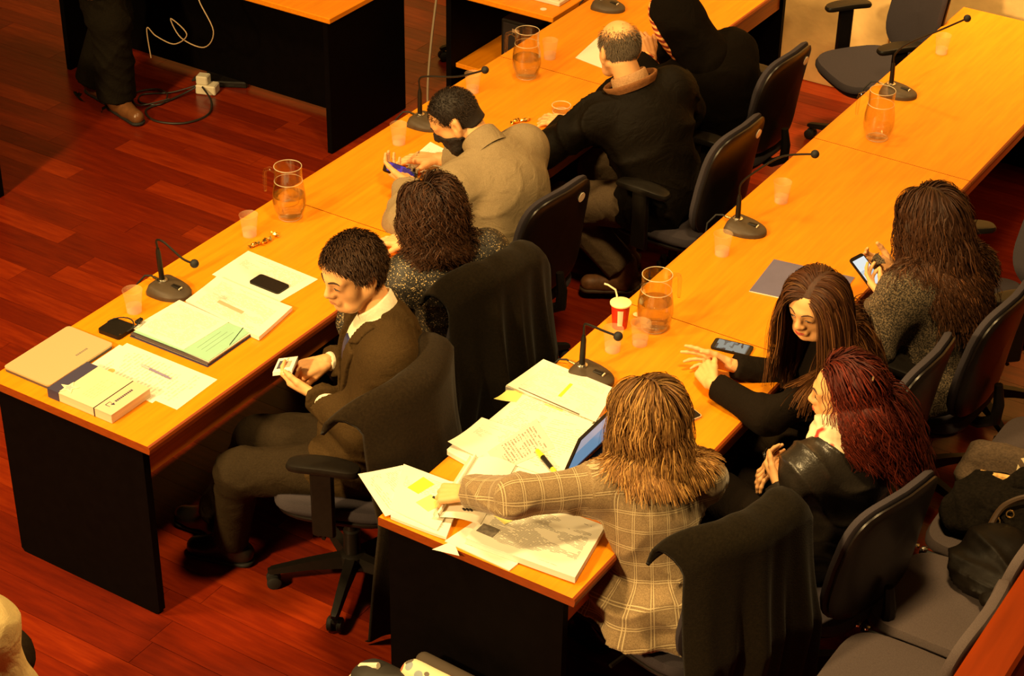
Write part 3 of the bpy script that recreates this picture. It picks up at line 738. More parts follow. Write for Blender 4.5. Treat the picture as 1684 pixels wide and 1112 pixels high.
# microphones
M_MIC = mat('mic_grey', (0.065, 0.045, 0.026), 0.5, spec=0.35, var=0.06, scale=80)
def microphone(label, x, y, stem_top, path, ang=0.0):
    t = thing('conference_microphone', label, 'microphone', (x, y, ZT), ang, 'gooseneck microphones on the tables')
    rows = []
    n = 28
    def outline(th, sc):
        c, s = math.cos(th), math.sin(th)
        # D shape: flat at the back (-x), round nose at the front (+x)
        px = 0.102 * c if c > 0 else -0.060 * abs(c) ** 0.35; py = 0.068 * math.copysign(abs(s) ** (1.0 if c > 0 else 0.55), s)
        return px * sc, py * sc
    for sc, z in ((1.0, 0.0), (1.0, 0.012), (0.97, 0.017), (0.88, 0.026), (0.74, 0.032), (0.4, 0.037), (0.01, 0.038)):
        ring = []
        for j in range(n):
            a, b = outline(2 * PI * j / n, sc); zz = z if z < 0.018 else z + 0.008 * max(0.0, -a / 0.06) - 0.006 * max(0.0, a / 0.09)
            ring.append((a, b, zz))
        rows.append(ring)
    MB().grid(np.array(rows), 0, wrap=True).build('mic_base', M_MIC, t, True, sharp=50)
    MB().lathe([(0.020, 0.036), (0.020, 0.043), (0.013, 0.045), (0.013, 0.048)], 20, (-0.022, 0, 0)).build('collar_ring', M_CHROME, t, True)
    bt = MB().box((0.025, -0.009, 0.033), (0.062, 0.009, 0.0385), bev=0.002).build('talk_button', M_BLACK, t)
    MB().box((0.063, -0.009, 0.0305), (0.067, 0.009, 0.0355)).build('indicator', mat('indicator_white', (0.8, 0.7, 0.5), 0.4), t)
    rzc, rzs = math.cos(-ang), math.sin(-ang)
    def loc(p): dx, dy = p[0] - x, p[1] - y; return V(rzc * dx - rzs * dy, rzs * dx + rzc * dy, p[2] - ZT)
    st = loc(stem_top); b0 = V(-0.022, 0, 0.044)
    MB().tube([b0, b0 + (st - b0) * 0.3, b0 + (st - b0) * 0.85, st], [0.0105, 0.0105, 0.0095, 0.006], 12).build('stem', M_BLACK, t, True)
    pts = [st] + [loc(p) for p in path]
    cur = []
    for i in range(len(pts) - 1):
        p0 = pts[max(i - 1, 0)]; p1 = pts[i]; p2 = pts[i + 1]; p3 = pts[min(i + 2, len(pts) - 1)]
        for q in np.linspace(0, 1, 7)[:-1]:
            cur.append(0.5 * ((2 * p1) + (-p0 + p2) * q + (2 * p0 - 5 * p1 + 4 * p2 - p3) * q * q + (-p0 + 3 * p1 - 3 * p2 + p3) * q ** 3))
    cur.append(pts[-1])
    MB().tube(cur, 0.0042, 8).build('gooseneck', M_BLACK, t, True)
    MB().sphere(pts[-1], 0.0165, 16, 10).build('foam_tip', M_BLACKSOFT, t, True)
    pl = MB().tube([(-0.058, 0.02, 0.018), (-0.085, 0.025, 0.018)], 0.0075, 10).build('connector', M_BRASS, t, True)
    MB().tube([(-0.085, 0.025, 0.018), (-0.10, 0.028, 0.020), (-0.125, 0.02, 0.016), (-0.150, 0.0, -0.02 if x < 0.3 or x < 1.75 else 0.004), (-0.154, -0.005, -0.10)], 0.0038, 8).build('cable', M_BLACKSOFT, t, True)
    return t
microphone('gooseneck microphone beside the report on the near left table', 0.127, 0.780, (0.112, 0.765, 0.925), [(0.112, 0.764, 0.958), (0.150, 0.762, 0.962), (0.235, 0.758, 0.925), (0.291, 0.758, 0.922)])
microphone('gooseneck microphone in front of the bearded man in fleece', 0.118, 2.445, (0.097, 2.445, 0.90), [(0.095, 2.446, 0.945), (0.13, 2.45, 0.965), (0.28, 2.46, 1.0), (0.41, 2.47, 1.06)])
microphone('gooseneck microphone partly cut by the top edge of the picture', 0.118, 3.990, (0.098, 3.985, 0.90), [(0.10, 3.985, 0.95), (0.16, 3.98, 0.98), (0.34, 3.97, 1.0)])
microphone('gooseneck microphone behind the paper stacks of the near right table', 1.697, 1.150, (1.678, 1.150, 0.905), [(1.678, 1.150, 0.94), (1.69, 1.148, 0.953), (1.76, 1.14, 0.955), (1.818, 1.135, 0.957)])
microphone('gooseneck microphone behind the blue folder, between two empty cups', 1.668, 2.385, (1.645, 2.385, 0.885), [(1.648, 2.386, 0.935), (1.70, 2.39, 1.0), (1.80, 2.40, 1.09), (1.935, 2.39, 1.143)])
microphone('gooseneck microphone nearest the stone wall, beside the empty jug', 1.672, 3.880, (1.648, 3.88, 0.88), [(1.65, 3.88, 0.925), (1.70, 3.89, 0.985), (1.83, 3.90, 1.075), (1.945, 3.895, 1.16)])

# glass, water, cups
def glass_mat(name, col, rough=0.0, ior=1.45):
    m, nt, b = nodes_of(name)
    b.inputs['Base Color'].default_value = (*col, 1); b.inputs['Transmission Weight'].default_value = 1.0; b.inputs['Roughness'].default_value = rough; b.inputs['IOR'].default_value = ior
    return m
def thin_glass(name, ior, base):
    """clear vessel glass: mostly see-through, mirror-like towards grazing angles"""
    m, nt, b = nodes_of(name); N = nt.nodes; L = nt.links
    N.remove(b); out = N['Material Output']
    lw = N.new('ShaderNodeLayerWeight'); lw.inputs[0].default_value = 0.5; pw = N.new('ShaderNodeMath'); pw.operation = 'POWER'; pw.inputs[1].default_value = 3.2; L.new(lw.outputs['Facing'], pw.inputs[0]); fr = N.new('ShaderNodeMath'); fr.operation = 'MULTIPLY_ADD'; fr.inputs[1].default_value = 0.75; fr.inputs[2].default_value = 0.06; L.new(pw.outputs[0], fr.inputs[0]); t_ = N.new('ShaderNodeBsdfTransparent'); t_.inputs[0].default_value = (*base, 1)
    g_ = N.new('ShaderNodeBsdfGlossy'); g_.inputs['Roughness'].default_value = 0.03; mx = N.new('ShaderNodeMixShader')
    L.new(fr.outputs[0], mx.inputs[0]); L.new(t_.outputs[0], mx.inputs[1]); L.new(g_.outputs[0], mx.inputs[2]); L.new(mx.outputs[0], out.inputs['Surface'])
    return m
M_GLASS = thin_glass('clear_glass', 1.5, (0.95, 0.95, 0.93))
def water_mat():
    m, nt, b = nodes_of('water'); N = nt.nodes; L = nt.links; out = N['Material Output']
    b.inputs['Base Color'].default_value = (1, 1, 1, 1); b.inputs['Transmission Weight'].default_value = 1; b.inputs['Roughness'].default_value = 0.02; b.inputs['IOR'].default_value = 1.33
    t_ = N.new('ShaderNodeBsdfTransparent'); mx = N.new('ShaderNodeMixShader'); mx.inputs[0].default_value = 0.7
    L.new(t_.outputs[0], mx.inputs[1]); L.new(b.outputs[0], mx.inputs[2]); L.new(mx.outputs[0], out.inputs['Surface'])
    return m
M_WATER = water_mat()
def frosted(name, col, alpha):
    m, nt, b = nodes_of(name); b.inputs['Base Color'].default_value = (*col, 1); b.inputs['Roughness'].default_value = 0.35; b.inputs['Alpha'].default_value = alpha
    b.inputs['Specular IOR Level'].default_value = 0.6
    return m
M_CUP = frosted('frosted_plastic', (0.95, 0.66, 0.36), 0.12); M_CUPB = frosted('frosted_base', (0.95, 0.70, 0.42), 0.26)
M_GLINT = frosted('rim_highlight', (0.95, 0.82, 0.55), 0.38)  # pale tint painted as the bright glints along glass edges
def jug(label, x, y, ang, fill):
    t = thing('water_jug', label, 'jug', (x, y, ZT), ang, 'glass water jugs on the tables')
    outer = [(0.0, 0.0), (0.042, 0.0), (0.044, 0.001), (0.050, 0.012), (0.062, 0.045), (0.066, 0.07), (0.064, 0.11), (0.058, 0.150), (0.054, 0.158), (0.055, 0.164), (0.054, 0.19), (0.055, 0.2225), (0.0548, 0.2245), (0.0540, 0.225)]
    inner = [(0.0535, 0.225), (0.0527, 0.2245), (0.0525, 0.2225), (0.0515, 0.19), (0.052, 0.162), (0.0555, 0.148), (0.0612, 0.11), (0.063, 0.07), (0.059, 0.046), (0.046, 0.016), (0.0, 0.014)]
    MB().lathe(outer + inner, 40).build('glass_body', M_GLASS, t, True, sharp=None)
    if fill > 0.02:
        pr_ = [(0.0, 0.0135), (0.0455, 0.0155)] + [(r + 0.0004, z) for r, z in reversed(inner[:-2]) if z < fill]
        rf = np.interp(fill, [0.016, 0.046, 0.07, 0.11, 0.148], [0.046, 0.059, 0.063, 0.0612, 0.0555]) + 0.0004
        pr_ += [(rf, fill), (0.0, fill)]
        MB().lathe(pr_, 40).build('water', M_WATER, t, True, sharp=30)
    for zr, rr in ((0.2245, 0.0538), (0.162, 0.0545), (0.004, 0.044)):
        MB().tube([(rr * math.cos(a), rr * math.sin(a), zr) for a in np.linspace(0, 2 * PI, 40, False)], 0.0014, 6, closed=True).build('rim_highlight', M_GLINT, t, True)  # pale rings stand in for highlights at rim, neck and foot
    MB().tube([(0.052, 0, 0.195), (0.075, 0, 0.205), (0.092, 0, 0.196), (0.096, 0, 0.18), (0.097, 0, 0.12), (0.097, 0, 0.105)], [0.008, 0.008, 0.008, 0.008, 0.0075, 0.006], 10).build('handle', M_GLASS, t, True, sharp=None)
    return t
jug('half full glass jug beside the gold wrappers near the suited man', 0.152, 1.475, math.radians(200), 0.10)
jug('glass jug with water in front of the bald man', 0.223, 3.10, math.radians(200), 0.095)
jug('tall glass jug with water beside the red drink cup', 1.736, 1.555, math.radians(60), 0.115)
jug('empty glass jug on the far right table', 1.786, 3.42, math.radians(205), 0.0)
CUPS = [('frosted plastic cup beside the black external drive', 0.121, 0.607), ('frosted plastic cup beside the gold wrappers and near jug', 0.111, 1.275), ('frosted plastic cup beside the bearded man\'s microphone', 0.134, 2.235), ('frosted plastic cup half hidden behind the bearded man\'s head', 0.112, 2.83), ('frosted plastic cup just beyond the bald man\'s jug', 0.205, 3.33),
        ('frosted plastic cup standing before the red drink cup', 1.685, 1.345), ('frosted plastic cup between the red drink cup and tall jug', 1.745, 1.435), ('frosted plastic cup in front of the blue folder', 1.693, 2.165), ('frosted plastic cup just beyond the middle right microphone', 1.696, 2.675), ('frosted plastic cup nearest the stone wall', 1.678, 4.41)]
cup0 = None
for lb, x, y in CUPS:
    if cup0 is None:
        cup0 = thing('plastic_cup', lb, 'cup', (x, y, ZT), 0, 'frosted plastic cups')
        MB().lathe([(0.0285, 0.026), (0.036, 0.088), (0.0375, 0.090), (0.0365, 0.091), (0.0350, 0.089), (0.0278, 0.026)], 28).build('cup_wall', M_CUP, cup0, True)
        MB().lathe([(0.0, 0.0), (0.0265, 0.0), (0.0285, 0.026), (0.0278, 0.026), (0.0258, 0.004), (0.0, 0.004)], 28).build('cup_base', M_CUPB, cup0, True)
    else: dup(cup0, (x, y, ZT), 0, lb)
# small glass dish by the bald man
MB_ = MB().lathe([(0, 0), (0.034, 0), (0.04, 0.006), (0.042, 0.032), (0.039, 0.032), (0.036, 0.008), (0.0, 0.006)], 12)
dsh = thing('glass_dish', 'small cut glass dish beside the bald man\'s hand', 'dish', (0.540, 2.880, ZT)); MB_.build('dish_body', M_GLASS, dsh)
for zr, rr in ((0.032, 0.0405), (0.003, 0.037)): MB().tube([(rr * math.cos(a), rr * math.sin(a), zr) for a in np.linspace(0, 2 * PI, 24, False)], 0.0022, 6, closed=True).build('dish_highlight', M_GLINT, dsh, True)  # pale rings painted as glints so the clear dish shows
# gold sweet wrappers
M_GOLD = mat('gold_foil', (0.95, 0.66, 0.18), 0.22, metal=1.0, var=0.15, scale=60)
def wrapper(label, x, y, s, seed):
    rg = np.random.default_rng(seed); m = MB().sphere((0, 0, 0.009 * s), (0.015 * s, 0.010 * s, 0.009 * s), 9, 6)
    A = np.array(m.v); A += rg.normal(0, 0.0022 * s, A.shape); A[:, 2] = np.maximum(A[:, 2], 0); m.v = [tuple(p) for p in A]
    t = thing('sweet_wrapper', label, 'wrapper', (x, y, ZT), rg.uniform(0, 6.28), 'crumpled gold sweet wrappers')
    m.build('crumpled_foil', M_GOLD, t)
    for sg in (-1, 1):
        e = MB(); base = V(sg * 0.012 * s, 0, 0.009 * s)
        fan = [base + V(sg * 0.016 * s * math.cos(a), 0.012 * s * math.sin(a), 0.006 * s * math.sin(3 * a + seed)) for a in np.linspace(-1.1, 1.1, 6)]
        for q in range(5): e.add([base, fan[q], fan[q + 1], base + V(0, 0, 0.0015), fan[q] + V(0, 0, 0.0008), fan[q + 1] + V(0, 0, 0.0008)], [(0, 2, 1), (3, 4, 5), (1, 2, 5, 4)])
        A = np.array(e.v); A[:, 2] = np.maximum(A[:, 2], 0.0005); e.v = [tuple(p) for p in A]
        e.build('twisted_end', M_GOLD, t)
wrapper('gold sweet wrapper nearest the sheet with the phone', 0.180, 1.215, 1.0, 1)
wrapper('gold sweet wrapper, middle of the three by the near jug', 0.200, 1.262, 1.15, 2)
wrapper('gold sweet wrapper closest to the near jug', 0.196, 1.325, 0.9, 3)
wrapper('gold sweet wrapper lying left of its twin behind the fleece', 0.435, 2.675, 1.0, 4)
wrapper('gold sweet wrapper lying right of its twin behind the fleece', 0.462, 2.715, 0.9, 5)

paper('note_sheet', 'white sheet under the bearded man\'s face', [(0.262, 2.095), (0.47, 2.04), (0.44, 2.27), (0.236, 2.32)], ZT, 0.0012, printed('note_print', lines=24, strength=0.34, seed=31.0))
paper('far_sheet', 'white sheet lying beyond the bald man\'s head', [(0.300, 3.40), (0.52, 3.36), (0.50, 3.66), (0.265, 3.68)], ZT, 0.0012, M_WHITE)

# --- right table ---
paper('document_pile', 'pile of white documents overhanging the near left table corner', [(1.600, 0.125), (1.800, 0.135), (1.700, 0.395), (1.480, 0.330)], ZT, 0.010, M_PR1, curl=0.003)
paper('overhanging_sheet', 'white sheet with bent corner reaching over the table edge', [(1.385, 0.248), (1.585, 0.118), (1.700, 0.33), (1.478, 0.360)], ZT + 0.0105, 0.0012, printed('tabbed_print', lines=24, strength=0.51, seed=37.0), lift=(0.0, 0.0, 0, 0.004))
paper('tilted_document', 'white stapled document under the yellow notes', [(1.575, 0.155), (1.760, 0.145), (1.700, 0.375), (1.478, 0.368)], ZT + 0.0122, 0.004, printed('tilted_print', lines=30, strength=0.51, seed=41.0, v0=0.55))
paper('bright_sticky_note', 'bright yellow sticky note on the near paper pile', [(1.560, 0.270), (1.608, 0.262), (1.622, 0.332), (1.570, 0.345)], ZT + 0.0166, 0.0006, M_YEL, cat='note')
paper('pale_sticky_note', 'pale yellow sticky note below the bright one', [(1.626, 0.222), (1.685, 0.205), (1.705, 0.268), (1.642, 0.282)], ZT + 0.0166, 0.0006, M_YEL2, cat='note')
ck = MB().box((-0.016, -0.004, 0), (0.016, 0.004, 0.006), bev=0.002); tag(ck.build('binder_clip', M_BLACK, None, loc=(1.672, 0.272, ZT + 0.0172)), 'small black clip on the pale sticky note', 'clip')
bt_ = MB().prism([(0, 0), (0.085, 0.02), (0.03, 0.07)], 0, 0.0008); tag(bt_.build('torn_corner', M_WHITE, None, loc=(1.790, 0.075, ZT + 0.0006)), 'triangular paper corner poking over the near table edge', 'paper')
paper('lower_sheets', 'white sheets fanned out beneath the big open document', [(1.800, 0.128), (2.04, 0.118), (2.06, 0.36), (1.84, 0.37)], ZT, 0.004, M_WHITE)
paper('open_document', 'thick white text document closest to the near table corner', [(1.862, 0.150), (2.235, 0.172), (2.185, 0.435), (1.835, 0.430)], ZT + 0.0045, 0.022, M_PR4, curl=0.002)
yn = paper('large_yellow_note', 'large yellow note on the open document under the sleeve', [(1.845, 0.300), (1.925, 0.268), (1.950, 0.345), (1.865, 0.385)], ZT + 0.0270, 0.0008, M_YEL2, cat='note', lift=(0, 0.002, 0, 0))
gp = MB().box((-0.030, -0.022, 0), (0.030, 0.022, 0.0005)); tag(gp.build('grey_photo_print', mat('photo_grey', (0.16, 0.14, 0.11), 0.7, var=0.4, scale=60), None, loc=(1.898, 0.218, ZT + 0.0272)), 'small grey photo printed on the open document', 'photo')
# page being turned: a rolled sheet held by the hand
rp = thing('turned_page', 'white page rolled up in the hand of the plaid blazer woman', 'paper', (1.72, 0.33, ZT))
n = 16; G = np.zeros((14, n, 3))
for i, s in enumerate(np.linspace(0, 1, 14)):
    for j, q in enumerate(np.linspace(0, 1, n)):
        # axis of the roll runs from the near edge to the far end; cross direction leans back over the pile
        ax = V(1.730, 0.185, 0) * (1 - s) + V(1.655, 0.505, 0) * s
        cr = nrm(V(0.95, 0.30, 0))
        r = 0.011; a = q * 4.6
        if q < 0.45: p = ax + cr * (0.0) + V(cr[0] * r * math.cos(PI + a * 2.4), cr[1] * r * math.cos(PI + a * 2.4), 0.037 + r * math.sin(PI + a * 2.4))
        else:
            qq = (q - 0.45) / 0.55; p = ax + cr * (0.005 + 0.135 * qq) + V(0, 0, 0.029 + 0.018 * math.sin(PI * qq) * (0.5 + 0.5 * s))
        G[i, j] = p - V(1.72, 0.33, 0)
m_ = MB().grid(G); m_.grid((G - V(0, 0, 0.0008))[:, ::-1])
m_.build('page', printed('rolled_print', lines=30, strength=0.00), rp, True, sharp=None)
# middle pile
paper('file_stack', 'thick stack of white files in the middle of the right table', [(1.556, 0.500), (1.845, 0.455), (1.935, 0.93), (1.600, 0.99)], ZT, 0.016, M_WHITE, curl=0.004)
paper('white_binder', 'white file lying across the stack, its long edge towards us', [(1.552, 0.505), (1.880, 0.480), (1.905, 0.600), (1.552, 0.635)], ZT + 0.0165, 0.005, M_WHITE)
paper('curled_sheet', 'white sheet with curled corner at the left of the file stack', [(1.545, 0.520), (1.775, 0.520), (1.79, 0.74), (1.555, 0.705)], ZT + 0.0218, 0.0012, M_PR3, lift=(0.018, 0, 0, 0.010))
paper('stamped_letter', 'white letter with round stamp near the yellow tabs', [(1.575, 0.700), (1.86, 0.690), (1.87, 0.92), (1.580, 0.93)], ZT + 0.0218, 0.0015, printed('stamped_print', lines=26, strength=0.51, seed=47.0, band=(0.35, 0.6, 0.86, 0.90, (0.85, 0.75, 0.2))))
paper('printed_sheet', 'white printed page under the yellow highlighter', [(1.715, 0.545), (1.930, 0.560), (1.940, 0.90), (1.735, 0.86)], ZT + 0.0240, 0.0010, M_PR1)
paper('thin_form', 'thin greyish form lying slanted over the file stack', [(1.672, 0.560), (1.765, 0.500), (1.842, 0.700), (1.705, 0.805)], ZT + 0.0256, 0.0008, printed('thin_print', paper=(0.66, 0.62, 0.50), lines=18, strength=0.85, seed=51.0))
hl = thing('highlighter_pen', 'black and yellow highlighter pen on the printed page', 'pen', (1.862, 0.612, ZT + 0.0345), math.radians(-32))
M_HL = mat('highlighter_yellow', (0.85, 0.85, 0.03), 0.4)
MB().tube([(-0.068, 0, 0), (-0.064, 0, 0), (-0.030, 0, 0), (-0.024, 0, 0)], [0.004, 0.0075, 0.0095, 0.0095], 10).build('cap', M_HL, hl, True)
MB().tube([(-0.024, 0, 0), (0.045, 0, 0)], [0.0082, 0.0075], 10).build('barrel', M_BLACK, hl, True)
MB().tube([(0.045, 0, 0), (0.062, 0, 0), (0.067, 0, 0)], [0.0078, 0.0078, 0.005], 10).build('end_plug', M_HL, hl, True)
paper('yellow_tab', 'yellow folder tab sticking out at the table edge', [(1.528, 0.820), (1.595, 0.855), (1.585, 0.930), (1.535, 0.890)], ZT + 0.0235, 0.0010, M_YEL2, cat='note', lift=(0.008, 0, 0, 0.006))
paper('highlighted_file', 'white file with yellow highlighted lines before the near microphone', [(1.520, 0.905), (1.870, 0.930), (1.835, 1.090), (1.545, 1.105)], ZT + 0.0, 0.030, M_PR5, curl=0.002)
paper('marked_page', 'top page with yellow marker strokes on the highlighted file', [(1.522, 0.908), (1.880, 0.895), (1.838, 1.10), (1.538, 1.12)], ZT + 0.0305, 0.0012, printed('stroke_print', lines=24, strength=0.34, seed=57.0, band=(0.50, 0.54, 0.25, 0.68, (0.88, 0.84, 0.04))), lift=(0.004, 0, 0, 0))
bp_ = MB().tube([(0, 0, 0), (0.25, -0.02, 0)], 0.0018, 6); tag(bp_.build('report_spine', mat('spine_brown', (0.08, 0.04, 0.02), 0.6), None, loc=(1.565, 0.918, ZT + 0.0340)), 'thin dark spine along the marked page', 'spine')
pe = thing('orange_pencil', 'orange pen with a yellow flag beneath the file stack', 'pen', (1.835, 0.452, ZT + 0.0050), math.radians(-14))
MB().tube([(-0.06, 0, 0), (-0.045, 0, 0), (0.075, 0, 0)], [0.0008, 0.004, 0.004], 8).build('barrel', mat('pencil_orange', (0.7, 0.2, 0.03), 0.4), pe, True)
MB().box((-0.03, -0.011, 0.0045), (0.035, 0.011, 0.0052)).build('yellow_flag', M_YEL, pe)

# open laptop, screen towards the plaid blazer woman
lt = thing('open_laptop', 'open black laptop with a glowing blue screen', 'laptop', (2.055, 0.735, ZT), 0.0)
MB().prism([(-0.10, -0.175), (0.125, -0.175), (0.125, 0.175), (-0.10, 0.175)], 0, 0.016).build('keyboard_base', M_BLACK, lt)
kb = MB()
for r in range(5):
    for q in range(14): kb.box((-0.075 + r * 0.021, -0.155 + q * 0.022, 0.016), (-0.058 + r * 0.021, -0.136 + q * 0.022, 0.0175))
tag(kb.build('keys', mat('key_black', (0.03, 0.028, 0.026), 0.5), lt), kind='stuff')
lean = nrm(V(0.33, 0, 1))
def lidbox(t0, t1, y0, y1, h0, h1, name, m):
    nn = nrm(V(1, 0, -0.33)); base = V(-0.105, 0, 0.014); mb = MB(); vs = []
    for h in (h0, h1):
        for y_ in (y0, y1):
            for tt in (t0, t1): vs.append(base + lean * h + V(0, y_, 0) + nn * tt)
    mb.add(vs, [(0, 1, 3, 2), (4, 6, 7, 5), (0, 4, 5, 1), (2, 3, 7, 6), (0, 2, 6, 4), (1, 5, 7, 3)]); return mb.build(name, m, lt)
lidbox(-0.008, 0.0, -0.175, 0.175, 0, 0.205, 'lid', M_BLACK)
def lap_screen():
    m, nt, b = nodes_of('laptop_screen'); N = nt.nodes; L = nt.links
    tc = N.new('ShaderNodeTexCoord'); sp = N.new('ShaderNodeSeparateXYZ'); L.new(tc.outputs['Generated'], sp.inputs[0])
    r = N.new('ShaderNodeValToRGB'); r.color_ramp.interpolation = 'CONSTANT'; e = r.color_ramp.elements
    e[0].color = (0.02, 0.03, 0.05, 1); e[1].position = 0.06; e[1].color = (0.16, 0.29, 0.44, 1); x = e.new(0.66); x.color = (0.42, 0.40, 0.46, 1)
    L.new(sp.outputs[2], r.inputs[0]); L.new(r.outputs[0], b.inputs['Emission Color']); b.inputs['Emission Strength'].default_value = 0.9
    b.inputs['Base Color'].default_value = (0.02, 0.02, 0.02, 1); b.inputs['Roughness'].default_value = 0.3
    return m
lidbox(0.0, 0.0008, -0.163, 0.163, 0.014, 0.194, 'screen', lap_screen())
for q in (-0.12, 0.12): MB().tube([(-0.10, q - 0.02, 0.014), (-0.10, q + 0.02, 0.014)], 0.006, 8).build('hinge', M_BLACK, lt, True)

# red drink cup with straw and cream lid
dc = thing('drink_cup', 'red paper drink cup with cream lid and bent straw', 'cup', (1.628, 1.495, ZT))
MB().lathe([(0, 0), (0.026, 0), (0.027, 0.004), (0.034, 0.095), (0, 0.095)], 28).build('cup_body', mat('red_cup', (0.55, 0.03, 0.01), 0.45, var=0.1, scale=40), dc, True, sharp=50)
MB().lathe([(0, 0.096), (0.035, 0.096), (0.0385, 0.098), (0.0385, 0.103), (0.035, 0.105), (0, 0.105)], 28).build('lid', mat('cream_lid', (0.85, 0.74, 0.38), 0.5), dc, True, sharp=50)
lb_ = MB()
for a0, z0, z1 in ((-1.35, 0.02, 0.085), ):
    for k in range(5):
        a = a0 + 0.12 * k; a2 = a + 0.12
        lb_.add([((0.0275 + 0.0075 * z / 0.095 + 0.0006) * math.cos(q), (0.0275 + 0.0075 * z / 0.095 + 0.0006) * math.sin(q), z) for z in (z0, z1) for q in (a, a2)], [(0, 1, 3, 2)])
lb_.build('white_mark', mat('cup_white', (0.8, 0.7, 0.5), 0.5), dc)
MB().tube([(-0.022, 0.015, 0.09), (-0.028, 0.02, 0.112), (-0.036, 0.022, 0.132), (-0.062, 0.010, 0.150), (-0.074, 0.006, 0.152)], 0.0034, 8).build('straw', mat('straw_cream', (0.85, 0.76, 0.5), 0.5), dc, True)
cl = MB().lathe([(0, 0), (0.014, 0), (0.016, 0.003), (0, 0.005)], 16); tag(cl.build('bottle_cap', mat('cream_lid', (0.85, 0.74, 0.38), 0.5), None, True, loc=(1.642, 1.600, ZT + 0.0)), 'small round cream cap between red cup and tall jug', 'cap')

bf = paper('blue_folder', 'slate blue folder lying before the woman with brown hair', [(1.905, 1.975), (2.215, 2.03), (2.19, 2.285), (1.878, 2.238)], ZT, 0.004, mat('slate_blue_card', (0.13, 0.12, 0.21), 0.7, var=0.06, scale=12), cat='folder')
smartphone('smartphone with lit screen beside the clasped hands', 2.030, 1.592, 0.17, screen=screen_mat('phone_screen', (0.30, 0.34, 0.30), (0.14, 0.15, 0.13), 0.8, 30))
smartphone('smartphone with pale case behind the blonde hair', 2.065, 1.150, -0.40, case=mat('pale_case', (0.6, 0.45, 0.3), 0.4))
# ------------------------------------------------------------------ people: implicit surfaces meshed with surface nets
def surface_nets(F, o, h):
    ins = F < 0
    c = np.zeros(tuple(n - 1 for n in F.shape), np.int8)
    for a in (0, 1):
        for b in (0, 1):
            for d in (0, 1): c += ins[a:a + c.shape[0], b:b + c.shape[1], d:d + c.shape[2]]
    act = (c > 0) & (c < 8)
    I, J, K = np.nonzero(act); n = len(I)
    if n == 0: return np.zeros((0, 3)), np.zeros((0, 4), int)
    idx = np.full(c.shape, -1, np.int32); idx[I, J, K] = np.arange(n)
    cor = [(a, b, d) for a in (0, 1) for b in (0, 1) for d in (0, 1)]
    val = [F[I + a, J + b, K + d] for a, b, d in cor]
    S = np.zeros((n, 3)); cnt = np.zeros(n)
    for p in range(8):
        for q in range(p + 1, 8):
            dd = [cor[q][k] - cor[p][k] for k in range(3)]
            if sum(map(abs, dd)) != 1: continue
            m = (val[p] < 0) != (val[q] < 0)
            t = np.where(m, val[p] / np.where(m, val[p] - val[q], 1), 0)
            for k in range(3): S[:, k] += np.where(m, cor[p][k] + t * dd[k], 0)
            cnt += m
    P = (np.stack([I, J, K], 1) + S / cnt[:, None]) * h + o
    Q = []
    for ax in range(3):
        sl0 = [slice(1, -1)] * 3; sl0[ax] = slice(0, -1); sl1 = list(sl0); sl1[ax] = slice(1, None)
        A = ins[tuple(sl0)]; B = ins[tuple(sl1)]
        for flip, M_ in ((0, A & ~B), (1, ~A & B)):
            p = np.array(np.nonzero(M_)).T
            if len(p) == 0: continue
            off = np.ones(3, int); off[ax] = 0; p = p + off
            u, v = [(1, 2), (2, 0), (0, 1)][ax]
            eu = np.zeros(3, int); eu[u] = 1; ev = np.zeros(3, int); ev[v] = 1
            ids = [idx[tuple((p - w).T)] for w in (eu + ev, ev, 0 * eu, eu)]
            q = np.stack(ids, 1)
            Q.append(q[:, ::-1] if flip else q)
    return P, np.concatenate(Q)

def cap(a, b, ra, rb=None): return ('c', np.asarray(a, float), np.asarray(b, float), ra, ra if rb is None else rb)
def ell(c, R_, r): return ('e', np.asarray(c, float), np.asarray(R_, float), np.asarray(r, float))   # R_ rows = axes
def pbounds(p):
    if p[0] == 'c':
        r = max(p[3], p[4]); return np.minimum(p[1], p[2]) - r, np.maximum(p[1], p[2]) + r
    e = np.sqrt(((p[2] * p[3][:, None]) ** 2).sum(0)); return p[1] - e, p[1] + e
def pdist(p, X):
    if p[0] == 'c':
        ab = p[2] - p[1]; L2 = ab @ ab + 1e-12; t = np.clip(((X - p[1]) @ ab) / L2, 0, 1)
        return np.linalg.norm(X - p[1] - t[..., None] * ab, axis=-1) - (p[3] + (p[4] - p[3]) * t)
    q = (X - p[1]) @ p[2].T
    k0 = np.linalg.norm(q / p[3], axis=-1); k1 = np.linalg.norm(q / p[3] ** 2, axis=-1) + 1e-9
    return k0 * (k0 - 1) / k1
def smin(a, b, k):
    h = np.clip(0.5 + 0.5 * (b - a) / k, 0, 1); return b * (1 - h) + a * h - k * h * (1 - h)

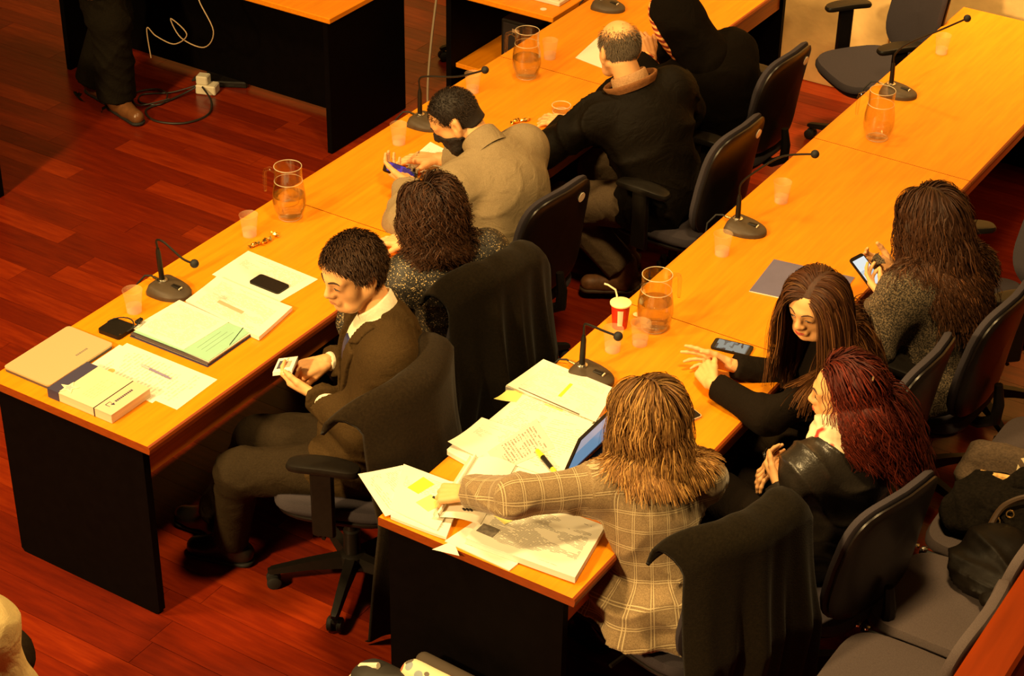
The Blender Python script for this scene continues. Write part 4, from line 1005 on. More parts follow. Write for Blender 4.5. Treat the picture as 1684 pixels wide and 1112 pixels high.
def field(prims, h, k=0.03, inflate=0.0, pad_=0.02, box=None):
    bs = [pbounds(p) for p in prims if p[0] != 'sub']
    lo = np.min([b[0] for b in bs], 0) - inflate - pad_; hi = np.max([b[1] for b in bs], 0) + inflate + pad_
    if box is not None: lo = np.maximum(lo, box[0]); hi = np.minimum(hi, box[1])
    n = np.ceil((hi - lo) / h).astype(int) + 2
    F = np.full(tuple(n), 1.0, np.float32)
    ax = [lo[i] + h * np.arange(n[i]) for i in range(3)]
    for p in prims:
        kk = k
        sub = p[0] == 'sub'
        if sub: kk = p[2]; p = p[1]
        a, b = pbounds(p); e = inflate + kk + 2.5 * h
        i0 = np.clip(np.floor((a - e - lo) / h).astype(int), 0, n); i1 = np.clip(np.ceil((b + e - lo) / h).astype(int) + 1, 0, n)
        if (i1 <= i0).any(): continue
        s = tuple(slice(i0[i], i1[i]) for i in range(3))
        X = np.stack(np.meshgrid(ax[0][s[0]], ax[1][s[1]], ax[2][s[2]], indexing='ij'), -1)
        d = (pdist(p, X) - (0 if sub else inflate)).astype(np.float32)
        F[s] = -smin(-F[s], d, kk) if sub else smin(F[s], d, kk)
    return F, lo, ax

def folds(X, amp, fr=16.0, seed=0.0, dirv=(0.3, 0.3, 1.0)):
    x, y, z = X[..., 0], X[..., 1], X[..., 2]; d = nrm(dirv)
    s = (x * d[0] + y * d[1] + z * d[2]) * fr * 1.7
    w = np.sin(x * 13 + seed + 1.4 * np.sin(y * 11 - seed)) * 1.5 + np.sin(y * 15 + z * 6 + seed * 2.1) * 1.2
    r1 = (1 - np.abs(np.sin(s * 0.8 + w + seed))) ** 2; r2 = (1 - np.abs(np.sin(s * 1.9 - 1.4 * w + 1.3 * seed))) ** 2
    m1 = np.clip(0.5 + 0.9 * np.sin(x * 7 + z * 9 + seed * 1.7 + np.sin(y * 8)), 0, 1); m2 = np.clip(0.4 + 0.9 * np.sin(y * 9 - z * 7 + seed + np.sin(x * 10)), 0, 1)
    return amp * (1.3 * r1 * m1 + 0.7 * r2 * m2 - 0.35)

def solid(prims, h, k=0.03, inflate=0.0, cuts=(), disp=None, box=None, dispfn=None):
    F, lo, ax = field(prims, h, k, inflate, 0.02 + 3 * h + (disp[0] if disp else 0), box)
    if cuts or disp or dispfn:
        band = np.abs(F) < 0.05
        X = np.stack(np.meshgrid(*ax, indexing='ij'), -1)
        if disp: F[band] -= folds(X[band], *disp).astype(np.float32)
        if dispfn: F[band] -= dispfn(X[band]).astype(np.float32)
        for g in cuts: F = np.maximum(F, g(X).astype(np.float32))
    for i in range(3):   # keep the surface closed at the box
        sl = [slice(None)] * 3; sl[i] = 0; F[tuple(sl)] = np.maximum(F[tuple(sl)], 1e-3); sl[i] = -1; F[tuple(sl)] = np.maximum(F[tuple(sl)], 1e-3)
    return surface_nets(F, lo, h)

def plane_cut(p, d, rad):
    """remove what lies beyond the plane (p, d) within rad of p"""
    p = np.asarray(p, float); d = nrm(d)
    return lambda X: np.where(np.linalg.norm(X - p, axis=-1) < rad, (X - p) @ d, -1.0)

def frame(f, u):
    """rows: left, forward, up"""
    u = nrm(u); f = np.asarray(f, float); l = nrm(np.cross(u, f)); f = np.cross(l, u); return np.array([l, f, u])

def ik(a, c, l1, l2, hint):
    a, c, hint = np.asarray(a, float), np.asarray(c, float), np.asarray(hint, float)
    d = np.linalg.norm(c - a); dm = min(d, (l1 + l2) * 0.998); n = (c - a) / d
    c2 = a + n * dm; t = (l1 * l1 - l2 * l2 + dm * dm) / (2 * dm); h = math.sqrt(max(l1 * l1 - t * t, 0))
    p = hint - a; p = nrm(p - n * (p @ n))
    return a + n * t + p * h, c2

def hand_prims(W, d, nv, side, curls, s=1.0, spread=0.0, thumb=(0.65, 0.6, 0.25, 0.35), fa=None):
    """wrist W, finger direction d, palm normal nv, side +1 left / -1 right; curls = per finger bend (mcp, pip, dip)"""
    d = nrm(d); nv = np.asarray(nv, float); nv = nrm(nv - d * (nv @ d)); t = np.cross(nv, d) * side
    P = []; offs = (0.030, 0.0105, -0.010, -0.029); lens = ((0.044, 0.026, 0.021), (0.049, 0.029, 0.022), (0.045, 0.027, 0.021), (0.035, 0.021, 0.018)); rad = (0.0088, 0.009, 0.0087, 0.0078)
    W = np.asarray(W, float)
    for i in range(4):
        base = W + (d * (0.092 - 0.004 * abs(i - 1)) + t * offs[i]) * s
        P.append(cap(W + (t * offs[i] * 0.62 + d * 0.004) * s, base, 0.0150 * s, 0.0125 * s))
        P.append(cap(W + (t * offs[i] * 0.8 + d * 0.045) * s, base, 0.0135 * s, 0.0120 * s))
        ang = 0.0; p = base; fan = spread * (1.5 - i)
        dd0 = nrm(d + t * fan)
        cu = curls[i] if isinstance(curls[0], (tuple, list)) else curls
        for j in range(3):
            ang += cu[j]; dv = dd0 * math.cos(ang) + nv * math.sin(ang); q = p + dv * lens[i][j] * s
            P.append(cap(p, q, rad[i] * s * (1 - 0.09 * j), rad[i] * s * (1 - 0.09 * (j + 1)))); p = q
    b = W + (d * 0.018 + t * 0.020 + nv * 0.004) * s; dv = nrm(d * thumb[0] + t * thumb[1] + nv * thumb[2]); e = b + dv * 0.047 * s
    P.append(cap(b, e, 0.0165 * s, 0.0125 * s))
    dv2 = nrm(dv + (d * 0.5 - t * 0.4 + nv * 0.5) * thumb[3]); e2 = e + dv2 * 0.033 * s; dv3 = nrm(dv2 + (d * 0.4 - t * 0.5 + nv * 0.4) * thumb[3]); e3 = e2 + dv3 * 0.026 * s
    P += [cap(e, e2, 0.0112 * s, 0.0098 * s), cap(e2, e3, 0.0098 * s, 0.0075 * s)]
    fa = d if fa is None else fa; P.append(cap(W - fa * 0.06 * s, W, 0.027 * s, 0.024 * s)); P.append(cap(W - fa * 0.02 * s + t * 0.009 * s, W + d * 0.02 * s + t * 0.012 * s, 0.019 * s, 0.015 * s)); P.append(cap(W - fa * 0.02 * s - t * 0.009 * s, W + d * 0.02 * s - t * 0.012 * s, 0.019 * s, 0.015 * s))
    return P

def head_prims(C, F3, s=1.0, jaw=1.0, nose=1.0, full=1.0):
    """C centre at eye level, F3 rows (left, fwd, up)"""
    def g(x, y, z): return C + s * (F3[0] * x + F3[1] * y + F3[2] * z)
    P = [ell(g(0, -0.012, 0.030), F3, s * V(0.075, 0.094, 0.086)), ell(g(0, 0.028, -0.028), F3, s * V(0.062 * full, 0.058, 0.080)),
         ell(g(0, 0.034, 0.030), F3, s * V(0.066, 0.056, 0.055)), cap(g(0.034, 0.046, -0.085), g(-0.034, 0.046, -0.085), 0.026 * s * jaw), ell(g(0, 0.066, -0.098), F3, s * V(0.026, 0.020, 0.019) * jaw)]
    for q in (-1, 1):
        P += [cap(g(q * 0.055 * full, 0.0, -0.05), g(q * 0.030, 0.052, -0.092), 0.022 * s * jaw, 0.020 * s), ell(g(q * 0.040 * full, 0.042, -0.030), F3, s * V(0.028, 0.026, 0.034))]
        P.append(cap(g(q * 0.012, 0.088, 0.020), g(q * 0.046, 0.070, 0.020), 0.0095 * s, 0.009 * s))
        P.append(('sub', ell(g(q * 0.0315, 0.096, -0.002), F3, s * V(0.017, 0.012, 0.010)), 0.010 * s))
        P.append(ell(g(q * 0.0315, 0.073, -0.001), F3, s * V(0.0155, 0.0135, 0.0125)))
    kfine = [cap(g(0, 0.086, 0.010), g(0, 0.107 * (0.97 + 0.03 * nose), -0.030), 0.008 * s, 0.0105 * s * nose), cap(g(0.012, 0.094, -0.036), g(-0.012, 0.094, -0.036), 0.0078 * s * nose),
             cap(g(0.020, 0.083, -0.0605), g(0, 0.0905, -0.0585), 0.0055 * s), cap(g(-0.020, 0.083, -0.0605), g(0, 0.0905, -0.0585), 0.0055 * s), cap(g(0.015, 0.084, -0.070), g(-0.015, 0.084, -0.070), 0.0068 * s)]
    P += kfine
    for q in (-1, 1):
        P.append(ell(g(q * 0.0775, -0.012, -0.012), frame(F3[1] + 0.25 * F3[0] * -q, F3[2] + 0.15 * -F3[1]), s * V(0.0085, 0.018, 0.031)))
        P.append(cap(g(q * 0.083, -0.026, 0.010), g(q * 0.084, -0.020, -0.02), 0.006 * s)); P.append(ell(g(q * 0.078, -0.002, -0.036), F3, s * V(0.007, 0.009, 0.010)))
        P.append(('sub', ell(g(q * 0.090, -0.008, -0.006), F3, s * V(0.008, 0.009, 0.015)), 0.004 * s))
    return P, g

def strands_mesh(paths, r0, r1, cols, C):
    """paths (N,T,3) -> flat locks lying on the head; cols (N,T,3)"""
    N, T, _ = paths.shape
    tg = np.gradient(paths, axis=1); tg /= np.linalg.norm(tg, axis=-1, keepdims=True) + 1e-9
    out = paths - (C + V(0, 0, -0.06)); out[..., 2] *= 0.4; out /= np.linalg.norm(out, axis=-1, keepdims=True) + 1e-9
    a = np.cross(tg, out); a /= np.linalg.norm(a, axis=-1, keepdims=True) + 1e-9; b = np.cross(a, tg)
    an = RNG.uniform(-0.7, 0.7, (N, 1, 1)); a = np.cos(an) * a + np.sin(an) * b
    tt = np.linspace(0, 1, T)[None, :, None]
    rr = (r0 * (1 - tt) + r1 * tt)
    Vt = np.stack([paths - rr * a, paths + rr * a], 2).reshape(-1, 3)
    base = (np.arange(N)[:, None] * T + np.arange(T - 1)[None]) * 2
    Q = np.stack([base, base + 1, base + 3, base + 2], -1).reshape(-1, 4)
    return Vt, Q, np.repeat(cols[:, :, None, :], 2, 2).reshape(-1, 3)

def hair_mat(name, rough=0.55):
    m, nt, b = nodes_of(name); N = nt.nodes; L = nt.links
    at = N.new('ShaderNodeVertexColor'); at.layer_name = 'Col'; L.new(at.outputs[0], b.inputs['Base Color'])
    b.inputs['Roughness'].default_value = rough; b.inputs['Specular IOR Level'].default_value = 0.18
    return m
M_HAIR = hair_mat('hair')
M_HAIRDULL = hair_mat('short_hair', 0.6)

def push_out(P, prims, margin):
    for p in prims:
        d = pdist(p, P); m = d < margin
        if not m.any(): continue
        X = P[m]; e = 1e-3; g = np.stack([pdist(p, X + np.eye(3)[i] * e) - d[m] for i in range(3)], -1) / e
        g /= np.linalg.norm(g, axis=-1, keepdims=True) + 1e-9
        P[m] = X + g * (margin - d[m])[:, None]
    return P

def make_hair(root, C, F3, n, length, col, tip, colliders, s=1.0, part=0.0, wave=0.012, wfreq=3.0, thick=(0.0052, 0.0022), layer=0.020, hairline=0.010, T=18, fwdbias=0.0, streak=None, down_k=0.22, lowz=-0.075, name='hair', volume=1.0, swing=None, tie=None, mat_=None, maskfn=None, len_var=0.22, dirfn=None, lenfn=None, tight=0.012, cullface=True, frontcull=None):
    rg = np.random.default_rng(abs(hash(name + str(round(float(C[0]), 2)))) % 1000 if False else int(1000 * abs(C[1])) % 997)
    rad = V(0.075, 0.094, 0.086); cc = V(0, -0.012, 0.030)
    D = rg.normal(size=(n * 6, 3)); D /= np.linalg.norm(D, axis=1, keepdims=True)
    loc = cc + D * rad
    ok = (loc[:, 2] - 0.95 * loc[:, 1] + hairline > 0) & (loc[:, 2] > lowz)
    if maskfn is not None: ok &= maskfn(loc)
    loc = loc[ok][:n]; n = len(loc)
    if dirfn is None or name == 'parted':
        kx = np.arange(n) % 3 == 0; kx &= (loc[:, 2] > 0.055) | (loc[:, 1] < -0.03); loc[kx, 0] = part + rg.normal(0, 0.008, kx.sum())
        e_ = (loc - cc) / rad; loc = cc + e_ / np.linalg.norm(e_, axis=1, keepdims=True) * rad
    nv = (loc - cc) / rad ** 2; nv /= np.linalg.norm(nv, axis=1, keepdims=True)
    sgn = np.where(loc[:, 0] > part, 1.0, -1.0)
    away = np.clip(np.abs(loc[:, 0] - part) / 0.03, 0.25, 1.0)
    if dirfn is not None: dl = dirfn(loc, rg)
    else:
        tp_ = np.clip(loc[:, 2] / 0.10, 0, 1); dl = np.stack([sgn * (0.12 + 0.72 * tp_ * np.clip((loc[:, 1] + 0.09) / 0.08, 0.15, 1)), np.full(n, -0.50 + fwdbias), -0.1 - 0.9 * (1 - tp_)], -1)
    dl = dl + rg.normal(0, 0.10, dl.shape)
    dl -= nv * (dl * nv).sum(1, keepdims=True); dl /= np.linalg.norm(dl, axis=1, keepdims=True)
    lay = layer * rg.uniform(0.15, 1.0, n) * volume
    P = C + s * ((loc + nv * 0.0) @ F3); d = dl @ F3
    L_ = length * (1 + rg.uniform(-len_var, len_var * 0.5, n)); L_ = L_ * (lenfn(loc) if lenfn is not None else 1.0); st = L_ / (T - 1)
    hc = ell(C + s * (cc @ F3), F3, s * (rad + 0.004)); fc = ell(C + s * (V(0, 0.034, -0.040) @ F3), F3, s * V(0.074, 0.080, 0.095))
    nk = cap(C + s * (V(0, -0.02, -0.06) @ F3), C + s * (V(0, -0.05, -0.17) @ F3), 0.058 * s)
    path = np.zeros((n, T, 3)); path[:, 0] = P
    G = V(0, 0, -1)
    for i in range(1, T):
        g = G + (swing if swing is not None else 0)
        d = d * (1 - down_k) + g * down_k; d /= np.linalg.norm(d, axis=1, keepdims=True)
        q = path[:, i - 1] + d * st[:, None]
        fr = min(1.0, i / 5)
        for p_, mg in ((hc, 0.003 + lay * fr), (fc, lay * 0.3 + 0.004), (nk, lay * 0.8)):
            dd = pdist(p_, q); m = dd < mg
            if m.any():
                X = q[m]; e = 1e-3; gr = np.stack([pdist(p_, X + np.eye(3)[a] * e) - dd[m] for a in range(3)], -1) / e
                gr /= np.linalg.norm(gr, axis=-1, keepdims=True) + 1e-9; q[m] = X + gr * (mg[m] - dd[m])[:, None]
        dd = pdist(hc, q); far = (dd > lay + tight) & (((q - C) @ F3[2]) > 0.030 * s)
        if far.any():
            X = q[far]; e = 1e-3; gr = np.stack([pdist(hc, X + np.eye(3)[a] * e) - dd[far] for a in range(3)], -1) / e
            gr /= np.linalg.norm(gr, axis=-1, keepdims=True) + 1e-9; q[far] = X - gr * ((dd - lay - tight)[far] * 0.8)[:, None]
        q = push_out(q, colliders, 0.012 + 0.006)
        nd = q - path[:, i - 1]; nl = np.linalg.norm(nd, axis=1, keepdims=True) + 1e-9
        path[:, i] = path[:, i - 1] + nd / nl * st[:, None]; d = nd / nl
    tt = np.linspace(0, 1, T)[None, :]
    if wave > 0:
        ph = rg.uniform(0, 6.28, (n, 1)) * 0.4 + 18 * loc[:, :1] + 9 * loc[:, 1:2]; am = wave * np.clip(tt * 1.6, 0, 1) * rg.uniform(0.5, 1.2, (n, 1)) * np.minimum(1, L_[:, None] / length)
        side = np.cross(nv @ F3, G); side /= np.linalg.norm(side, axis=1, keepdims=True) + 1e-9
        path += side[:, None, :] * (am * np.sin(tt * wfreq * 6.28 + ph))[..., None] + ((nv * V(1, 1, 0.2)) @ F3)[:, None, :] * (0.7 * np.abs(am) * np.cos(tt * wfreq * 6.28 + ph + 1))[..., None]
    if cullface:
        lc = (path - C) @ F3.T / s; bad = ((lc[..., 1] > 0.060) & (np.abs(lc[..., 0]) < 0.056) & (lc[..., 2] < 0.045) & (lc[..., 2] > -0.15)).any(1)
        if frontcull is not None: bad |= ((lc[..., 1] > frontcull) & (lc[..., 2] < -0.045)).any(1)
        path = path[~bad]; n = len(path)
    base = np.asarray(col, float); tp = np.asarray(tip, float)
    k = rg.uniform(0.55, 1.35, (n, 1, 1)); mix = np.clip((tt - 0.15) * 1.2, 0, 1)[..., None]
    cols = (base * (1 - mix) + tp * mix) * k
    if streak is not None:
        m = rg.uniform(size=n) < streak[1]; cols[m] = np.asarray(streak[0]) * rg.uniform(0.6, 1.3, (m.sum(), 1, 1)) * (0.35 + 0.65 * np.clip(tt * 2.0, 0, 1))[..., None]
    v, q, cl = strands_mesh(path, thick[0] * s, thick[1] * s, cols, C)
    ob = link_np(name, v - np.array(root.location), q, mat_ or M_HAIR, root)
    ca = ob.data.color_attributes.new('Col', 'FLOAT_COLOR', 'POINT')
    ca.data.foreach_set('color', np.concatenate([cl, np.ones((len(cl), 1))], 1).astype(np.float32).ravel())
    return ob

def hair_cap(root, C, F3, s, col, th=0.006, hairline=0.012, lowz=-0.07, name='hair_cap', maskcut=None):
    P = [ell(C + s * (V(0, -0.012, 0.030) @ F3), F3, s * V(0.075 + th, 0.094 + th, 0.086 + th)), cap(C + s * (V(0, -0.045, -0.02) @ F3), C + s * (V(0, -0.045, -0.05) @ F3), s * (0.056 + th))]
    def cut(X):
        q = (X - C) @ F3.T / s; return s * np.maximum(-(q[..., 2] - 0.95 * q[..., 1] + hairline) * 0.7, lowz - q[..., 2])
    cuts = [cut] + ([maskcut] if maskcut else [])
    v, q = solid(P, 0.005, 0.02, 0, cuts)
    o = link_np(name, v - np.array(root.location), q, mat('cap_' + name + str(int(1e4 * col[0])) + '_' + str(int(1e4 * col[1])), col, 0.7, var=0.3, scale=150), root)
    return o

M_LASH = mat('lash_dark', (0.02, 0.012, 0.008), 0.6)
def skin(name, col): return mat(name, col, 0.5, spec=0.35, var=0.06, scale=30)

def cloth_part(root, name, v, q, m):
    return link_np(name, v - np.array(root.location), q, m, root)

class Person:
    def __init__(s_, label, pel, neck, cf, head, hf, arms, legs, scale=1.0, female=False, pf=None, hup=(0, 0, 1), sk=None, shw=0.172, sh_off=((0, 0, 0), (0, 0, 0)), headscale=1.0, bow=0.02, standing=False, jaw=1.0, nose=1.0, full=1.0, hands=(None, None), bulk=1.0, sdrop=0.075):
        A = lambda x: np.asarray(x, float)
        s = scale; s_.s = s; s_.pel, s_.neck, s_.head = A(pel), A(neck), A(head)
        s_.root = thing('person', label, 'person', (pel[0], pel[1], 0.0))
        s_.skin = sk
        u = nrm(s_.neck - s_.pel); s_.TF = frame((*cf, 0) if len(cf) == 2 else cf, u)
        pf = pf or cf; s_.PF = frame((*pf, 0), (0, 0, 1))
        l, f, _ = s_.TF; d = s_.neck - s_.pel
        fem = female
        b = bulk
        s_.sh = []
        for i, q in enumerate((1, -1)): s_.sh.append(s_.neck - u * sdrop * s + l * q * shw * s * (0.93 if fem else 1) + A(sh_off[i]))
        T = [ell(s_.pel + u * 0.04, np.array([s_.PF[0], s_.PF[1], V(0, 0, 1)]), s * V(0.170 if fem else 0.165, 0.125 * b, 0.125)),
             ell(s_.pel + d * 0.36 - f * bow, s_.TF, s * V((0.128 if fem else 0.145) * b, 0.105 * b, 0.16)),
             ell(s_.pel + d * 0.66 - f * bow, s_.TF, s * V((0.142 if fem else 0.162) * b, 0.112 * b, 0.165)),
             ell(s_.neck - u * 0.09 * s - f * 0.01, s_.TF, s * V(0.13, 0.085, 0.07))]
        if fem: T += [ell(s_.pel + d * 0.64 + f * 0.075 * s + l * q * 0.062 * s, s_.TF, s * V(0.062, 0.055, 0.065)) for q in (1, -1)]
        for i in (0, 1): T += [cap(s_.neck - u * 0.03 * s - f * 0.012, s_.sh[i], 0.054 * s, 0.056 * s), cap(s_.neck - u * 0.13 * s, s_.sh[i] - u * 0.02 * s, 0.085 * s, 0.06 * s)]
        s_.T = T; s_.arms = []; s_.el = []; s_.wr = []; s_.hands = hands
        ra = 0.90 if fem else 1.0
        for i in (0, 1):
            w, hint = arms[i]; e, w = ik(s_.sh[i], A(w), 0.285 * s, 0.25 * s, A(hint)); s_.el.append(e); s_.wr.append(w)
            s_.arms.append([cap(s_.sh[i], e, 0.054 * s * ra * b, 0.044 * s * ra), cap(e, w, 0.043 * s * ra, 0.029 * s * ra)])
        s_.legs = []; s_.kn = []; s_.an = []; s_.hip = []; s_.toe = []
        for i, q in enumerate((1, -1)):
            an, hint, toe = legs[i]; hp = s_.pel + s_.PF[0] * q * 0.088 * s; k_, an = ik(hp, A(an), 0.43 * s, 0.42 * s, A(hint))
            s_.hip.append(hp); s_.kn.append(k_); s_.an.append(an); tp = nrm((*toe, 0)); s_.toe.append(tp)
            s_.legs.append([cap(hp, k_, 0.088 * s * b, 0.060 * s), cap(k_, an, 0.058 * s, 0.040 * s)])
        hfv = A(hf); s_.HF = frame(hfv, A(hup) if len(hup) == 3 else (0, 0, 1))
        # make the forward axis follow hf exactly
        fwd = nrm(hfv); lft = nrm(np.cross(A(hup), fwd)); s_.HF = np.array([lft, fwd, np.cross(fwd, lft)])
        s_.hs = s * headscale
        hp_, s_.g = head_prims(s_.head, s_.HF, s_.hs, jaw, nose, full)
        nk0 = s_.g(0, -0.030, -0.055)
        s_.neckprims = [cap(nk0, s_.neck - u * 0.02, (0.047 if fem else 0.055) * s_.hs, (0.052 if fem else 0.06) * s)]
        parts = []
        s_.hp = hp_ + s_.neckprims; s_.hk = 0.018 * s_.hs; v, q = solid(s_.hp, 0.0038, s_.hk); parts.append((v, q))
        bodyp = T + s_.arms[0] + s_.arms[1] + s_.legs[0] + s_.legs[1] + s_.neckprims + [cap(s_.an[i] - V(0, 0, 0.03) - s_.toe[i] * 0.03, s_.an[i] + s_.toe[i] * 0.13 * s - V(0, 0, 0.045), 0.035 * s, 0.028 * s) for i in (0, 1)]
        v, q = solid(bodyp, 0.016, 0.03); parts.append((v, q))
        for i in (0, 1):
            if hands[i] is None: continue
            hd = dict(hands[i]); hpz = hand_prims(s_.wr[i], hd['d'], hd['n'], 1 if i == 0 else -1, hd['curl'], hd.get('s', s * (0.94 if fem else 1.0)), hd.get('spread', 0.04), hd.get('thumb', (0.65, 0.6, 0.25, 0.35)), nrm(s_.wr[i] - s_.el[i]))
            v, q = solid(hpz, 0.0032, 0.0055); parts.append((v, q))
        vs = []; qs = []; o = 0
        for v, q in parts: vs.append(v); qs.append(q + o); o += len(v)
        s_.body = link_np('body', np.concatenate(vs) - np.array(s_.root.location), np.concatenate(qs), sk, s_.root)
    # --- face details, laid on the modelled skin
    def on(s_, x, z, off=0.0):
        ys = np.linspace(0.02, 0.135, 300); X = s_.head + s_.hs * (np.outer(np.full(300, x), s_.HF[0]) + np.outer(ys, s_.HF[1]) + np.outer(np.full(300, z), s_.HF[2])); F = np.full(300, 1.0)
        for p_ in s_.hp:
            if p_[0] == 'sub': F = -smin(-F, pdist(p_[1], X), p_[2])
            else: F = smin(F, pdist(p_, X), s_.hk)
        i = np.nonzero(F < 0)[0]; y_ = ys[i[-1]] if len(i) else 0.06
        return s_.g(x, y_ + off, z) - np.array(s_.root.location)
    def face(s_, brow, lip, eyes='down', lipw=0.021, browth=0.0034, droop=0.0):
        hs = s_.hs; on = s_.on
        b = MB()
        for q in (-1, 1): b.tube([on(q * 0.013, 0.019, 0.0005), on(q * 0.022, 0.0235, 0.0005), on(q * 0.033, 0.0255, 0.0005), on(q * 0.043, 0.0235, 0.0005), on(q * 0.050, 0.018, 0.0005)], [browth * 0.7 * hs, browth * hs, browth * hs, browth * 0.8 * hs, browth * 0.35 * hs], 6)
        b.build('eyebrows', mat('brow%d' % int(1e4 * brow[0]), brow, 0.8), s_.root, True)
        zc = -0.0045 if eyes == 'down' else -0.002; hz = 0.0030 if eyes == 'down' else 0.0042
        e = MB()
        for q in (-1, 1):
            up = [(0.0195, -0.001), (0.0255, hz * 0.85), (0.0320, hz), (0.0385, hz * 0.6), (0.0450, -0.0022)]
            e.tube([on(q * x, zc + dz, 0.0006) for x, dz in up], [0.0009 * hs, 0.0016 * hs, 0.0019 * hs, 0.0018 * hs, 0.0010 * hs], 6)
            lo = [(0.0195, -0.001), (0.026, -hz * 0.7), (0.033, -hz * 0.8), (0.040, -hz * 0.6), (0.0445, -0.0020)]
            e.tube([on(q * x, zc + dz, 0.0002) for x, dz in lo], [0.0006 * hs, 0.0008 * hs, 0.0009 * hs, 0.0008 * hs, 0.0006 * hs], 5)
            w = MB(); ring_u = [on(q * x, zc + dz, 0.0006) for x, dz in up]; ring_l = [on(q * x, zc + dz, 0.0006) for x, dz in lo]
            w.grid(np.array([ring_u, [(a_ + b_) / 2 + (on(q * 0.032, zc, 0.0016) - on(q * 0.032, zc, 0.0)) for a_, b_ in zip(ring_u, ring_l)], ring_l]))
            ey = w.build('eye', mat('eye_white', (0.55, 0.46, 0.38), 0.3), s_.root, True)
            MB().sphere((0, 0, 0), (0.0050 * hs, 0.0016 * hs, (hz * 0.85) * hs), 10, 6).xf(s_.HF.T, on(q * 0.0325, zc - 0.0002, 0.0014)).build('iris', mat('iris_dark', (0.025, 0.013, 0.008), 0.2), ey, True)
        e.build('eyelashes', M_LASH, s_.root, True)
        lp_ = MB(); qs = (-1, -0.6, -0.25, 0, 0.25, 0.6, 1)
        lp_.tube([on(q * lipw, -0.0620 + 0.0020 * (1 - abs(q)) - (0.0008 if q == 0 else 0) - droop * q * q, 0.0002) for q in qs], [0.0009 * hs, 0.0024 * hs, 0.0031 * hs, 0.0028 * hs, 0.0031 * hs, 0.0024 * hs, 0.0009 * hs], 8)
        lp_.tube([on(q * lipw * 0.9, -0.0655 - 0.0030 * (1 - q * q) - droop * q * q, 0.0002) for q in qs], [0.0009 * hs, 0.0026 * hs, 0.0036 * hs, 0.0040 * hs, 0.0036 * hs, 0.0026 * hs, 0.0009 * hs], 8)
        lp_.build('lips', mat('lip%d' % int(1e4 * lip[1]), lip, 0.45), s_.root, True)
    # --- garments
    def top(s_, name, m, inflate=0.016, h=0.008, k=0.055, disp=(0.005, 16, 1.0), cuff=0.03, hem=0.0, neckcut=0.045, extra=(), cuts=(), arms=True, wrist=0.006):
        P = list(s_.T) + list(extra); c = []
        if arms:
            for i in (0, 1):
                dv = nrm(s_.wr[i] - s_.el[i]); P += [cap(s_.sh[i], s_.el[i], s_.arms[i][0][3], s_.arms[i][0][4] + 0.004), cap(s_.el[i], s_.wr[i] + dv * 0.03, s_.arms[i][1][3] + 0.004, s_.arms[i][1][4] + wrist)]
                c.append(plane_cut(s_.wr[i] - dv * cuff, dv, 0.11))
        u = s_.TF[2]; nd = nrm(s_.g(0, -0.03, -0.05) - s_.neck)
        c.append(plane_cut(s_.neck + nd * neckcut, nd, 0.13))
        c += list(cuts)
        v, q = solid(P, h, k, inflate, c, disp)
        return cloth_part(s_.root, name, v, q, m)
    def trousers(s_, m, inflate=0.012, h=0.011, disp=(0.006, 13, 2.0), name='trousers', ankle=0.0, flare=0.012):
        P = [s_.T[0]]; c = []
        for i in (0, 1):
            dv = nrm(s_.an[i] - s_.kn[i]); P += [cap(s_.hip[i], s_.kn[i], s_.legs[i][0][3], s_.legs[i][0][4] + 0.01), cap(s_.kn[i], s_.an[i] + dv * 0.03, s_.legs[i][1][3] + 0.008, s_.legs[i][1][4] + flare)]
            c.append(plane_cut(s_.an[i] + dv * ankle, dv, 0.12))
        v, q = solid(P, h, 0.035, inflate, c, disp)
        return cloth_part(s_.root, name, v, q, m)
    def shoes(s_, m, sole=None, high=0.0, length=0.175):
        for i in (0, 1):
            t = s_.toe[i]; a = s_.an[i]; z0 = max(0.03, a[2] - 0.055) ; l = V(-t[1], t[0], 0)
            hz = a[2] - 0.06
            P = [cap(V(*a[:2], hz + 0.012) - t * 0.045, V(*a[:2], hz + 0.004) + t * (length - 0.04), 0.036, 0.034), cap(a + V(0, 0, high), V(*a[:2], hz + 0.02), 0.042, 0.042), cap(a, V(*a[:2], hz + 0.01) + t * 0.09, 0.040, 0.033)]
            c = [lambda X, hz=hz: (hz - 0.022) - X[..., 2]]
            v, q = solid(P, 0.007, 0.03, 0.003, c); sh = cloth_part(s_.root, 'shoe', v, q, m)
            v, q = solid([cap(V(*a[:2], hz - 0.02) - t * 0.045, V(*a[:2], hz - 0.02) + t * (length - 0.04), 0.040, 0.041)], 0.007, 0.02, 0.0, [lambda X, hz=hz: X[..., 2] - (hz - 0.014), lambda X, hz=hz: (hz - 0.032) - X[..., 2]])
            cloth_part(s_.root, 'sole', v, q, sole or M_BLACKSOFT).parent = sh
    def colliders(s_, infl=0.02):
        out = []
        for p in s_.T + s_.arms[0][:1] + s_.arms[1][:1]:
            out.append((p[0], p[1], p[2], p[3] + infl) if p[0] == 'e' else ('c', p[1], p[2], p[3] + infl, p[4] + infl))
        return out
